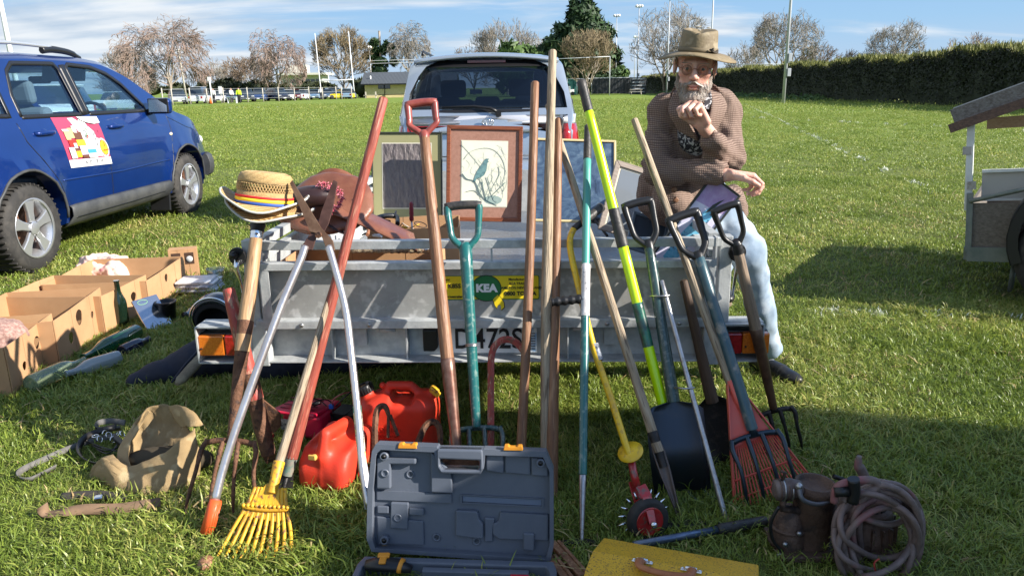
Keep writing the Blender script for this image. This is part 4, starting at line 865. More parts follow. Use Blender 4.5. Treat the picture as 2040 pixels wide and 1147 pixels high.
t.rod('grip', 462, 446, 26, 30, BLACK); t.rod('ferrule', 478, 460, 24, 26, CHROME); t.rod('shaft', 700, 476, 30, 24, LWOOD, mid=.05)
t.rod('socket', 870, 640, 16, 32, RUST);
forkhead(t, 865, 877, 1036, 92, 150, RUST, 4, 9, skew=-.0, curve=.02)
t = Tool('grubber', 'short stout tool with a flaking red handle and rusty split blade', 'grubbing tool', (548, 958), (456, 578), off=.10, zc=2, group=GRP)
t.rod('shaft', 795, 578, 33, 25, REDP2, 14); t.rod('socket', 905, 745, 30, 34, RUST); bladesheet(t, 830, [(0, .022), (.06, .028), (.13, .026), (.17, .016)], RUST, dish=.006, th=.006)
obj('strap', MB().beam(t.at(900), t.at(750), .012, .05), RUST, t.root, world=True, bevel=.003)
def shears():
 off = .085; Pv = lean((570, 1075), (634, 466), off=off, zc=2)[1]; ax_ = (Pv-atZ(570, 1075)).normalized()
 root = thing('lawn_shears', 'long handled edging shears standing blades up with two bare aluminium handles', 'shears', (Pv.x, Pv.y, 0), group=GRP)
 y0 = Pv.y
 def ap(px, py, z=None):      # on the plane of the shears (through the pivot, leaning)
  n = ax_.cross(Vector((1, 0, 0))).normalized(); d = ray(px, py); return C0+d*((Pv-C0).dot(n)/d.dot(n))
 for k, (P, w) in enumerate(((((608, 490), (598, 520), (560, 610), (500, 770), (450, 915), (428, 1000)), 17), (((655, 490), (664, 520), (688, 610), (700, 700), (716, 850), (722, 930), (736, 1010)), 16))):
  pts = [ap(*p)+Vector((0, -.004*k, 0)) for p in P]; r = w*(-(RC.transposed() @ (pts[2]-C0)).z)/FPX/2
  h = obj('handle', MB().tube(crom(pts, 4), r*.92, 14), ALU, root, world=True)
  if k == 0: pts2 = [ap(430, 995), ap(424, 1018), ap(412, 1062)]; gm = MB().tube(pts2, [r*1.3, r*1.42, r*1.35], 16); gp_ = obj('orange_grip', gm, ORNG, root, world=True); [npart(gp_, 'rib', MB().tube([pts2[0].lerp(pts2[2], .08)+v, pts2[0].lerp(pts2[2], .92)+v*1.05], .0022, 5), ORNG) for v in [Vector((math.cos(a), -abs(math.sin(a)), 0))*r*1.36 for a in np.linspace(0, PI, 9)]]
  else:
   a, b = ap(711, 808), ap(722, 925); mid = a.lerp(b, .12)
   npart(h, 'green_band', MB().tube([a, mid], r*1.02, 14, cap=False), mat('band_green', (.05, .25, .18), .5)); npart(h, 'paper_label', MB().tube([mid, a.lerp(b, .45), b], r*1.03, 14, cap=False), mat('torn_label', (.60, .42, .14), .6, c2=(.68, .64, .58), sc=30, c3=(.08, .09, .16), sc3=70))
   npart(h, 'white_wrap', MB().tube([b, ap(736, 1012)], r*1.08, 14), mat('white_wrap', (.55, .55, .62), .5))
  cx, cy = ((640, 505) if False else (0, 0));
 for k, poly in enumerate((((583, 360), (578, 366), (604, 428), (618, 462), (640, 468), (651, 497), (668, 500), (664, 480), (641, 455), (632, 440)), ((664, 358), (672, 362), (662, 420), (654, 446), (644, 464), (630, 472), (622, 498), (598, 494), (610, 476), (620, 462), (634, 442), (640, 420)))):
  n = ax_.cross(Vector((1, 0, 0))).normalized(); n = n if n.y < 0 else -n; m = MB(); P = [ap(*p) for p in poly]; ox = n*(.006-.010*k)
  fm = frame_m(P[0], x=(1, 0, 0), z=n); L2 = [(fm.inverted() @ q) for q in P]
  m.prism([(q.x, q.y) for q in L2], .0 if k == 0 else -.007, .006 if k == 0 else -.001, m=fm); obj('blade', m, mat('shear_blade', (.13, .07, .042), .5, .6, c2=(.20, .12, .075), sc=18, bump=.15, bsc=80) if k == 0 else mat('shear_blade_dark', (.06, .028, .022), .6, .5, c2=(.10, .05, .04), sc=18), root, world=True, bevel=.0012)
 bolt = MB(); c = ap(636, 468); bolt.tube([c+Vector((0, .012, 0)), c+Vector((0, -.016, .002))], .011, 8); obj('pivot_bolt', bolt, RUST, root, world=True)
shears()
t = Tool('hoe', 'tall slim hoe with a red painted handle, green ferrule and black triangular blade', 'hoe', (562, 985), (764, 198), off=.06, group=GRP)
t.rod('shaft', 912, 198, 25, 19, REDP, 14, mid=-.03); t.rod('ferrule', 946, 908, 20, 25, mat('green_ferrule', (.10, .17, .14), .5, c2=(.25, .2, .16), sc=30))
obj('blade', MB().prism([(0, .05), (-.014, .045), (-.055, -.09), (.05, -.095), (.014, .045)], -.003, .003, m=t.fr(955) @ Matrix.Rotation(R(90), 4, 'X') @ Matrix.Rotation(0, 4, 'Z')), DIRON, t.root, world=True, bevel=.001)
obj('tang', MB().tube([t.at(944), t.at(975), t.at(1040)], [.008, .007, .005], 8), DIRON, t.root, world=True)
t = Tool('leaf_rake', 'small hand leaf rake with a yellow plastic fan and thin weathered wooden handle', 'leaf rake', (500, 1104), (682, 510), off=.005, zc=2, group=GRP)
t.rod('shaft', 935, 510, 18, 11, PALEW)
m = t.fr(925) @ Matrix.Rotation(R(-4), 4, 'Y'); k = t.w(1, 1000); nk = MB().tube([m @ Vector((0, 0, z)) for z in (.01, -.05, -.09)], [k*12, k*10, k*11], 12)
nk.prism([(-k*12, .0), (-k*40, -k*62), (-k*34, -k*68), (k*32, -k*68), (k*40, -k*62), (k*12, 0)], -.004, .004, m=t.fr(965) @ Matrix.Rotation(PI/2, 4, 'X')); fan = t.part('yellow_socket', nk, YPL, bevel=.002)
mb = MB(); F0 = t.fr(990); d0 = t.p(990)-t.p(1104)
mm = F0 @ Matrix.Rotation(R(-7), 4, 'Y')
for i in range(10):
 u = -1+2*i/9; pts = [Vector((u*k*30, 0, .03)), Vector((u*k*38, 0, -.02)), Vector((u*k*56, -.004, -d0*.55)), Vector((u*k*66, -.018, -d0*.9)), Vector((u*k*68, -.045, -d0*1.08))]
 npart(fan, 'tine', MB().tube(crom([mm @ p for p in pts], 3), [k*4.0]*10+[k*3.2, k*2.6, k*2.0], 6, flat=(.8, 1)), YPL)
br = MB().tube([mm @ Vector((u*k*42, -.006, -d0*.22+.006*u*u)) for u in np.linspace(-1.08, 1.08, 12)], k*6, 8, flat=(.8, 1)); npart(fan, 'cross_band', br, YPL)
for i in range(11): u = -1+2*i/10; npart(fan, 'band_stud', MB().sphere(mm @ Vector((u*k*44, -.012, -d0*.22+.008)), k*4.5, 8, 5), YPL)
t = Tool('spade', 'spade with a worn red D handle, brown wooden shaft and steel socket', 'spade', (922, 1010), (838, 200), off=.04, group=GRP)
dgrip(t, 201, 272, 66, mat('worn_red_handle', (.20, .038, .032), .35, coat=.3, c2=(.28, .07, .05), sc=20), th=13, square=True); t.rod('shaft', 722, 268, 26, 20, RODW, 14, mid=.06); t.rod('socket', 905, 715, 20, 29, mat('brown_socket', (.12, .05, .035), .35, .5, c2=(.2, .12, .09), sc=25))
bladesheet(t, 900, [(0, .02), (.01, .075), (.08, .08), (.2, .075)], RUST)
t = Tool('garden_fork', 'teal painted garden fork with a teal D handle and ribbed black hand grip', 'garden fork', (958, 992), (922, 406), off=.04, group=GRP)
dgrip(t, 404, 498, 76, TEAL, BLKR, th=14); t.rod('shaft', 850, 490, 18, 26, TEAL, 14); t.rod('collar', 690, 686, 25, 25, STEEL); forkhead(t, 835, 852, 992, 92, 100, TEALD, 4, 9, curve=.02)
def crowbar(label, foot, top, P, mt, r, off=.06, claw=None, zc=2):
 Fp, T_ = lean(foot, top, off=off, zc=zc); root = thing('crowbar', label, 'crowbar', Fp, group=GRP); n = (T_-Fp).normalized().cross(Vector((1, 0, 0))).normalized()
 def ap(px, py): d = ray(px, py); return C0+d*((Fp-C0).dot(n)/d.dot(n))
 pts = crom([Fp]+[ap(*p) for p in P], 5); k = len(pts); obj('bar', MB().tube(pts, [r if i < k-9 else r*(1-.07*(i-(k-9))) for i in range(k)], 6, smooth=False), mt, root, world=True); return root, ap
crowbar('long red crowbar with a hooked top, standing above the grey case', (978, 990), (1010, 676), ((978, 880), (978, 760), (979, 712), (987, 688), (1006, 676), (1028, 682), (1042, 700), (1052, 724)), REDP2, .0135, off=.08)
r_, ap = crowbar('short rusty crowbar with a forked claw in front of the red fuel can', (752, 985), (748, 830), ((747, 880), (748, 838), (752, 816), (762, 808), (770, 814), (776, 834)), RUST, .0125, off=.17)
for a, b in (((774, 826), (773, 872)), ((777, 826), (793, 868))): obj('claw', MB().beam(ap(*a), ap(*b), .010, .012), RUST, r_, world=True, bevel=.002)
crowbar('rusty red hook shaped bar just right of the red fuel can', (828, 988), (835, 860), ((830, 900), (838, 868), (850, 846), (864, 840), (875, 852), (878, 885), (879, 930)), RUST, .0125, off=.15)
t = Tool('wooden_pole', 'reddish brown wooden handle rising beside the silver car rear window', 'wooden handle', (1033, 990), (1066, 166), off=.04, group=GRP); t.rod('shaft', 990, 166, 20, 17, RODW, 14, bow=.006)
t = Tool('wooden_pole', 'tallest pale weathered wooden pole in the middle of the tools', 'wooden pole', (1088, 985), (1101, 103), off=.04, group=GRP); t.rod('shaft', 985, 103, 23, 16, PALEW, 14, mid=.1, bow=-.008)
t = Tool('wooden_pole', 'brown wooden handle close behind the tallest pale pole', 'wooden handle', (1098, 990), (1113, 238), off=.03, group=GRP); t.rod('shaft', 990, 238, 26, 15, RODW, 14)
t = Tool('hoe', 'hoe with a slanting pale wooden handle and a long narrow dark blade', 'hoe', (1358, 1042), (1092, 210), off=.035, group=GRP); t.rod('shaft', 900, 210, 20, 13, PALEW, 12); bladesheet(t, 870, [(0, .012), (.05, .020), (.12, .018), (.22, .008), (.30, .006)], mat('dull_blade', (.10, .085, .08), .5, .6, c2=(.14, .1, .08), sc=30), dish=.01, th=.005)
t.rod('socket', 930, 860, 15, 22, DIRON)
t = Tool('weeder', 'straight teal metal pole weeder with a black rubber sleeve on top', 'weeder', (1159, 1086), (1171, 252), off=.06, group=GRP)
t.rod('black_sleeve', 318, 252, 17, 14, BLKR, 14); t.rod('upper_tube', 535, 316, 16, 16, TEALL, 14); t.rod('lower_tube', 945, 528, 17, 17, TEAL, 14); t.rod('steel_tang', 1080, 945, 8, 15, STEEL, 10)
lb = t.rod('shrink_label', 630, 528, 18.6, 18.6, mat('clear_label', (.45, .43, .42), .25, c2=(.62, .6, .58), sc=40, coat=.8, c3=(.2, .19, .2), sc3=80))
obj('blade', MB().prism([(-.06, -.006), (-.05, -.02), (.06, -.02), (.065, -.004), (.0, .012)], -.003, .003, m=Matrix.Translation(atZ(1150, 1083)+Vector((-.0, 0, .012)))), DIRON, t.root, world=True)
def edger():
 Fp, T_ = lean((1290, 1078), (1143, 456), off=.02); n = (T_-Fp).cross(Vector((1, 0, 0))).normalized(); root = thing('lawn_edger', 'yellow lawn edger with a spiked red wheel and two black grips', 'lawn edger', Fp, group=GRP)
 def ap(px, py, f=0): d = ray(px, py); return C0+d*((Fp-C0).dot(n)/d.dot(n))+Vector((0, -f, 0))
 P = [ap(*p) for p in ((1258, 915), (1248, 890), (1216, 790), (1185, 700), (1168, 635), (1150, 560), (1137, 502), (1136, 474), (1143, 456))]
 r = .0115; obj('tube', MB().tube(crom(P, 5), r, 14), YELP, root, world=True)
 tp = ap(1143, 456); e = tp+Vector((.09, .10, .045)); obj('top_grip', MB().tube([tp, tp.lerp(e, .5), e, e+Vector((.02, .02, .012))], [.011, .014, .016, .018], 14), BLKR, root, world=True)
 a, b = ap(1160, 590, .03), ap(1097, 597, .03); pts = [a.lerp(b, i/18) for i in range(19)]; obj('side_grip', MB().tube(pts, [.0145+(.0022 if (i//2) % 2 else -.001) for i in range(19)], 14), BLACK, root, world=True)
 obj('maker_label', MB().tube([ap(1185, 685), ap(1195, 718)], r*1.06, 14, cap=False), mat('dark_label', (.04, .05, .07), .3, c2=(.4, .42, .45), sc=60), root, world=True)
 obj('collar_plate', MB().lathe([(.042, -.001), (.042, .002), (.012, .006)], 24, m=Matrix.Translation(ap(1256, 900)) @ Matrix.Rotation(R(-22), 4, 'Y') @ Matrix.Rotation(R(20), 4, 'X')), YELP, root, world=True)
 RD = mat('red_enamel', (.42, .02, .018), .3, coat=.5, c2=(.3, .02, .018), sc=14, c3=(.16, .08, .06), sc3=60)
 m = MB().tube([ap(1256, 908), ap(1262, 940), ap(1268, 968)], [.0125, .0125, .014], 12); obj('red_socket', m, RD, root, world=True)
 hub = ap(1290, 1034); wm = frame_m(hub, x=(0, 0, 1), z=Vector((.30, -.94, .12))); ax = (wm.to_3x3() @ Vector((0, 0, 1)))
 obj('fork_arm', MB().beam(ap(1270, 962)+ax*.02, ap(1279, 982)+ax*.034, .034, .005, up=ax).beam(ap(1278, 980)+ax*.034, hub+ax*.034, .032, .005, up=ax, w2=.022), RD, root, world=True, bevel=.0015)
 obj('fork_arm', MB().beam(ap(1266, 962)-ax*.02, hub-ax*.034, .03, .005, up=ax), RD, root, world=True, bevel=.0015)
 wh = obj('wheel', MB().lathe([(.045, -.016), (.058, -.02), (.0665, -.012), (.068, 0), (.0665, .012), (.058, .02), (.045, .016)], 36, m=wm), RUBBER, root, world=True)
 npart(wh, 'disc', MB().lathe([(.047, .010), (.044, .020), (.038, .016), (.0, .018)], 32, m=wm), RD); npart(wh, 'axle_nut', MB().lathe([(.010, .018), (.010, .046), (.006, .050), (0, .05)], 12, m=wm), CHROME)
 for i in range(18): a = 2*PI*i/18; npart(wh, 'spike', MB().lathe([(.0045, 0), (.0045, .008), (.001, .024)], 7, m=wm @ Matrix.Translation((0, 0, -.026)) @ Matrix.Rotation(a, 4, 'Z') @ Matrix.Translation((.064, 0, 0)) @ Matrix.Rotation(PI/2, 4, 'Y')), CHROME)
edger()
t = Tool('cultivator', 'fluorescent lime green pole cultivator with black foam grips', 'cultivator', (1366, 985), (1158, 163), off=.05, group=GRP)
t.rod('top_grip', 222, 163, 19, 19, BLKR, 14); t.rod('upper_tube', 424, 218, 21, 18, LIME, 14); t.rod('middle_grip', 492, 416, 24, 21, BLKR, 14); t.rod('lower_tube', 850, 488, 22, 21, LIME, 14); t.rod('decal', 690, 604, 22.8, 22.8, mat('decal_green', (.012, .045, .04), .3, coat=.5, c2=(.02, .16, .09), sc=22), 14); t.rod('head_socket', 905, 845, 22, 20, TEALD, 12)
m = t.fr(905)
for u in (-1, 0, 1): t.part('prong', MB().tube(crom([m @ Vector(p) for p in ((0, 0, .01), (u*.03, 0, -.03), (u*.045, 0, -.10), (u*.05+.02, -.02, -.15), (u*.05+.045, -.05, -.165))], 4), [.006]*12+[.005, .004, .003, .002, .0015], 8), TEALD)
t = Tool('spade', 'digging spade with a black D handle, dark green shaft and wide blue steel blade', 'spade', (1374, 1000), (1278, 397), off=.04, group=GRP)
dgrip(t, 398, 492, 66, BLACK, th=13, tilt=R(-6)); t.rod('shaft', 800, 490, 26, 20, TEALD, 14); bladesheet(t, 800, [(-.02, .012), (.0, .02), (.012, .075), (.03, .098), (.15, .10), (.30, .096)], mat('blue_steel', (.045, .055, .075), .35, .8, c2=(.08, .07, .07), sc=6, lo=.45, hi=.8), dish=.012, tilt=R(2), sk=R(3))
t = Tool('garden_fork', 'black D handled garden fork with blue green shaft in front of the red rake', 'garden fork', (1546, 1006), (1364, 424), off=.04, group=GRP)
dgrip(t, 423, 515, 72, BLACK, th=14, tilt=R(-4)); t.rod('shaft', 855, 512, 24, 22, BLUEG, 14); forkhead(t, 840, 866, 1008, 92, 106, mat('blue_black_iron', (.02, .035, .05), .35, .5, coat=.3), 4, 9, curve=.03, tiltz=R(2))
t = Tool('garden_fork', 'rightmost garden fork with a black D handle, brown wooden shaft and dark tines', 'garden fork', (1562, 905), (1450, 408), off=.05, group=GRP)
dgrip(t, 407, 490, 60, BLACK, th=12, tilt=R(-4)); t.rod('ferrule', 505, 485, 22, 22, BLACK); t.rod('shaft', 665, 500, 24, 20, wood('grey_brown_wood', (.26, .19, .13), (.14, .10, .07), .7)); t.rod('socket', 812, 655, 16, 26, mat('dark_socket', (.07, .035, .022), .4, .3, c2=(.13, .07, .04), sc=20)); forkhead(t, 800, 818, 905, 66, 74, DIRON, 4, 8, curve=.02)
t = Tool('leaf_rake', 'large faded red plastic leaf rake with a long pale wooden handle', 'leaf rake', (1542, 1000), (1264, 239), off=.035, group=GRP)
t.rod('shaft', 775, 239, 19, 14, PALEW, 12)
m = t.fr(768) @ Matrix.Rotation(R(-1), 4, 'Y'); Lr = t.p(768)-t.p(1003); k = t.w(1, 900); w1 = k*88
pl = obj('rake_head', MB().prism([(-.014, .012), (.014, .012), (w1*.50, -Lr*.50), (-w1*.58, -Lr*.50)], -.002, .001, m=m @ Matrix.Rotation(PI/2, 4, 'X')), FADED, t.root, world=True)
npart(pl, 'socket', MB().tube([m @ Vector((0, -.006, z)) for z in (.02, -.05, -.10)], [.013, .0125, .006], 12), FADED)
for s in (-1, 1): npart(pl, 'side_flange', MB().beam(m @ Vector((s*.014, -.006, .01)), m @ Vector((s*w1*1.02, -.006, -Lr)), .004, .022, up=m.to_3x3() @ Vector((0, 1, 0)), h2=.010), FADED)
for i in range(22):
 u = -1+2*(i+.5)/22; x0, x1 = u*w1*.54, u*w1*.99
 npart(pl, 'tine', MB().tube([m @ Vector(p) for p in ((x0, -.003, -Lr*.47), (x0+(x1-x0)*.55, -.005, -Lr*.75), (x1, -.010, -Lr*.97), (x1*1.01, -.032, -Lr*1.02))], [.0030, .0027, .0025, .0022], 6), FADED)
for f in (.72, .86): npart(pl, 'cross_web', MB().tube([m @ Vector((u*w1*(.54+.45*(f-.47)/.53), -.0035-.004*f, -Lr*f)) for u in np.linspace(-.97, .97, 9)], .003, 6, flat=(1.6, .7)), FADED)
t = Tool('thin_hoe', 'thin grey metal rod clipped against the dark green spade shaft', 'metal rod', (1447, 1038), (1318, 560), off=.10, zc=2, group=GRP)
t.rod('rod', 1038, 560, 12, 10, STEEL, 10)
for y in (588, 771): t.part('clip', MB().tube([t.at(y)+Vector((-.05, .01, -.004)), t.at(y)+Vector((-.02, -.012, 0)), t.at(y)+Vector((.012, -.012, .003))], .0035, 8), STEEL)
t = Tool('shovel', 'dark rusty shovel standing in shade behind the blue steel spade', 'shovel', (1450, 930), (1362, 560), off=.03, zc=2, group=GRP)
t.rod('shaft', 800, 560, 26, 16, wood('dark_wood', (.09, .055, .035), (.05, .03, .02), .7)); bladesheet(t, 790, [(0, .02), (.02, .05), (.06, .072), (.16, .075), (.24, .05), (.28, .01)], DIRON, dish=.03)
a, b = atZ(1262, 1085, .028), atZ(1530, 1036, .028); t_ = thing('lopper_handle', 'blue grey steel tube with a black grip lying on the grass behind the yellow toolbox', 'tool', a)
obj('tube', MB().tube([a, a.lerp(b, .62)], .0115, 14), mat('blue_grey_tube', (.12, .17, .26), .35, .6, c2=(.09, .12, .18), sc=12), t_, world=True); obj('grip', MB().tube([a.lerp(b, .61), a.lerp(b, .64), a.lerp(b, .97), b], [.015, .0175, .0165, .012], 14), BLKR, t_, world=True)
obj('blade', MB().prism([(-.11, -.02), (.0, -.028), (.13, -.012), (.13, .0), (-.06, .03)], 0, .006, m=Matrix.Translation(atZ(1360, 1056)+Vector((0, .02, .01)))), DIRON, t_, world=True)
for i, (p, q) in enumerate((((1100, 1082), (1160, 1150)), ((1092, 1110), (1135, 1165)))):
 a, b = atZ(*p, .03), atZ(*q, .03); tag(obj('wooden_stake', MB().beam(a, b, .022, .018).beam(a+Vector((.018, 0, .0)), b+Vector((.018, 0, 0)), .010, .026), RODW, bevel=.002), ('reddish wooden stake lying beside the right end of the grey case', 'lower reddish wooden stake beside the right end of the grey case')[i], 'stake')
# ------------------------------------------------------------------ the two cars close by
def glassmat(name, tint, refl=.12):
 mt = bpy.data.materials.new(name); mt.use_nodes = True; t = mt.node_tree; t.nodes.clear(); L = t.links.new
 o = nd(t, 'ShaderNodeOutputMaterial'); tr = nd(t, 'ShaderNodeBsdfTransparent'); tr.inputs[0].default_value = (*tint, 1); gl = nd(t, 'ShaderNodeBsdfGlossy'); gl.inputs['Roughness'].default_value = .02
 fr = nd(t, 'ShaderNodeFresnel'); gm_ = nd(t, 'ShaderNodeNewGeometry'); io = nd(t, 'ShaderNodeMapRange'); io.inputs[3].default_value = 1.5; io.inputs[4].default_value = 1/1.5; L(gm_.outputs['Backfacing'], io.inputs[0]); L(io.outputs[0], fr.inputs[0]); m = nd(t, 'ShaderNodeMath', operation='MULTIPLY_ADD'); m.inputs[1].default_value = .55; m.inputs[2].default_value = refl*.3; L(fr.outputs[0], m.inputs[0])
 x = nd(t, 'ShaderNodeMixShader'); L(m.outputs[0], x.inputs[0]); L(tr.outputs[0], x.inputs[1]); L(gl.outputs[0], x.inputs[2]); L(x.outputs[0], o.inputs[0]); return mt
TINT = glassmat('tinted_glass', (.80, .90, .94)); DTINT = glassmat('dark_tinted_glass', (.30, .36, .42)); INTR = mat('grey_upholstery', (.16, .17, .19), .9); DGREY = mat('dark_grey_plastic', (.035, .037, .04), .55, c2=(.06, .062, .062), sc=5, bump=.06, bsc=200)
ALLOY = mat('alloy_wheel', (.50, .51, .53), .3, .75)
class Car:
 def __init__(s, L, W, prof, belt, k=.28, plan=.13, axles=(1.28, -1.35), r=.343, wg=.925, flare=.03, zb=.27):
  s.L, s.W, s.P, s.belt, s.k, s.plan, s.ax, s.r, s.wg, s.flare, s.zb = L, W, prof, belt, k, plan, axles, r, wg, flare, zb
  s.x0, s.x1 = prof[0][0], prof[-1][0]
 def top(s, x): P = s.P; return float(np.interp(x, [p[0] for p in P], [p[1] for p in P]))
 def w(s, x):
  e = max(0, (x-(s.x1-.75))/.75, ((s.x0+.6)-x)/.6); return s.W/2*(1-s.plan*e**2.2)
 def sec(s, x, inset=0, zlow=None):
  w = s.w(x)-inset; tp = s.top(x)-inset; sh = min(s.belt, tp-.06); zb = s.zb if zlow is None else zlow
  zb = min(zb+.10*max(0, (x-(s.x1-.35))/.35, ((s.x0+.25)-x)/.25), sh-.2) if zlow is None else zb; h = sh-zb
  L = [(0, zb), (w*.88, zb), (w*.955, zb+.04*h), (w*.98, zb+.18*h), (w*.992, zb+.32*h), (w*1.0, zb+.45*h), (w*.998, zb+.58*h), (w*.985, zb+.72*h), (w*.965, zb+.86*h), (w*.940, zb+.96*h), (w*s.wg, sh)]
  wg = w*s.wg; q = tp-sh
  for t in (.25, .5, .75, .9): L.append((wg-s.k*q*t, sh+q*t))
  yr = wg-s.k*q*.9; c = min(.06, .3*q); L += [(yr-.03-c*.3, sh+q*.97), (yr-.10-c, tp+.0), (yr*.5, tp+.012), (0, tp+.018)]
  if s.flare and not inset:
   L2 = []
   for i, (y, z) in enumerate(L):
    if 2 <= i <= 9:
     for a in s.ax:
      d = math.hypot(x-a, z-s.r); y += s.flare*math.exp(-((d-s.r-.09)/.075)**2)
    L2.append((y, z))
   L = L2
  return L
 def ysurf(s, x, z):
  L = s.sec(x)[1:]; zs = [p[1] for p in L]; ys = [p[0] for p in L]; return float(np.interp(z, zs, ys))
 def loft(s, xs, inset=0, zlow=None):
  m = MB(); rings = []
  for x in xs:
   h = s.sec(x, inset, zlow); ring = [(x, -y, z) for y, z in h]+[(x, y, z) for y, z in h[-2:0:-1]]; rings.append(ring)
  n = len(rings[0]); vs = [p for r_ in rings for p in r_]; fs = []
  for i in range(len(rings)-1):
   for k in range(n): fs.append((i*n+k, i*n+(k+1) % n, (i+1)*n+(k+1) % n, (i+1)*n+k))
  fs += [tuple(range(n))[::-1], tuple(range(len(vs)-n, len(vs)))]; fs = [f[::-1] for f in fs]
  m.add(vs, fs, True); return m
 def glass(s, name, poly, side, mt, parent, off=-.012, zoff=0):
  P = [(x, z) for x, z in poly]; tr = tessellate_polygon([[Vector((x, z, 0)) for x, z in P]]); m = MB()
  m.add([(x, side*(s.ysurf(x, z)+off), z) for x, z in P], [tuple(t) for t in tr], False); return obj(name, m, mt, parent, solid=.004)
 def ribbon(s, name, pts, w, side, mt, parent, off=.0015, th=.002):
  """thin strip following the body side through (x, z) points"""
  P = [Vector((p[0], p[1])) for p in pts]; Q = []
  for a, b in zip(P[:-1], P[1:]):
   n = max(1, int((b-a).length/.04)); Q += [a.lerp(b, i/n) for i in range(n)]
  Q.append(P[-1]); g = []
  for i, q in enumerate(Q):
   d = (Q[min(len(Q)-1, i+1)]-Q[max(0, i-1)]).normalized(); nrm = Vector((-d.y, d.x)); row = []
   for u in (-.5, .5): e = q+nrm*w*u; row.append((e.x, side*(s.ysurf(e.x, e.y)+off), e.y))
   g.append(row)
  return obj(name, MB().grid(g), mt, parent, solid=th)
def side_m(x, y, z, side): return Matrix.Translation((x, y, z)) @ Matrix.Rotation(-side*PI/2, 4, 'X')    # local +z points outwards
def alloy(parent, x, y, side, r, spokes=5, tw=.22):
 m = side_m(x, y-side*tw/2, r, side); rr = r*.66
 t = obj('tyre', MB().lathe([(rr*.96, -tw/2), (r*.90, -tw/2-.008), (r*.975, -tw/2+.02), (r, -tw*.28), (r*1.004, 0), (r, tw*.28), (r*.975, tw/2-.02), (r*.90, tw/2+.008), (rr*1.03, tw/2)], 44, m=m, cap=False), RUBBER, parent)
 tb = MB()
 for i in range(44): a = 2*PI*i/44; tb.box((0, 0, 0), (.012, tw*.9, .016), m=m @ Matrix.Rotation(a, 4, 'Z') @ Matrix.Translation((r*1.0, 0, 0)) @ Matrix.Rotation(PI/2, 4, 'Y') @ Matrix.Rotation(PI/2, 4, 'Z'))
 obj('tread', tb, RUBBER, t)
 rm = obj('rim', MB().lathe([(rr*.9, -tw/2), (rr*.85, tw*.1), (rr*.92, tw*.38), (rr*1.03, tw*.5), (rr*1.04, tw*.53), (rr*.97, tw*.50)], 40, m=m, cap=False), ALLOY, parent)
 obj('brake_disc', MB().lathe([(rr*.8, -.02), (rr*.8, 0), (.0, 0)], 24, m=m), RUST, rm)
 for i in range(spokes):
  a = 2*PI*i/spokes+PI/2; mm = m @ Matrix.Rotation(a, 4, 'Z')
  sp = MB().prism([(.03, -.030), (rr*.55, -.034), (rr*.96, -.055), (rr*.96, .055), (rr*.55, .034), (.03, .030)], tw*.32, tw*.46, m=mm); obj('spoke', sp, ALLOY, rm, bevel=.008, seg=2)
 obj('hub', MB().lathe([(.055, tw*.3), (.058, tw*.48), (.045, tw*.51), (0, tw*.515)], 20, m=m), ALLOY, rm)
 for i in range(5): a = 2*PI*(i+.5)/5+PI/2; obj('nut', MB().lathe([(.009, tw*.44), (.009, tw*.49), (0, tw*.49)], 6, m=m @ Matrix.Rotation(a, 4, 'Z') @ Matrix.Translation((.052, 0, 0))), DIRON, rm)
def smoothbevel(o, w=.006):
 md = o.modifiers.new('bevel', 'BEVEL'); md.width = w; md.segments = 1; md.limit_method = 'ANGLE'; md.angle_limit = R(50)
def shade(o):
 for p in o.data.polygons: p.use_smooth = True
 me = o.data; me.set_sharp_from_angle(angle=R(32))
def seat(parent, x, y, z=.45, mt=None, rear=False):
 st = obj('seat', MB().box((x+.1, y, z), (.5, .5, .16)), mt or INTR, parent, bevel=.05, seg=3)
 obj('seat_back', MB().box((x-.16, y, z+.36), (.14, .48, .62), rot=(0, R(-12), 0)), mt or INTR, st, bevel=.05, seg=3)
 obj('head_rest', MB().box((x-.25, y, z+.79), (.10, .30, .20), rot=(0, R(-8), 0)), mt or INTR, st, bevel=.045, seg=3)
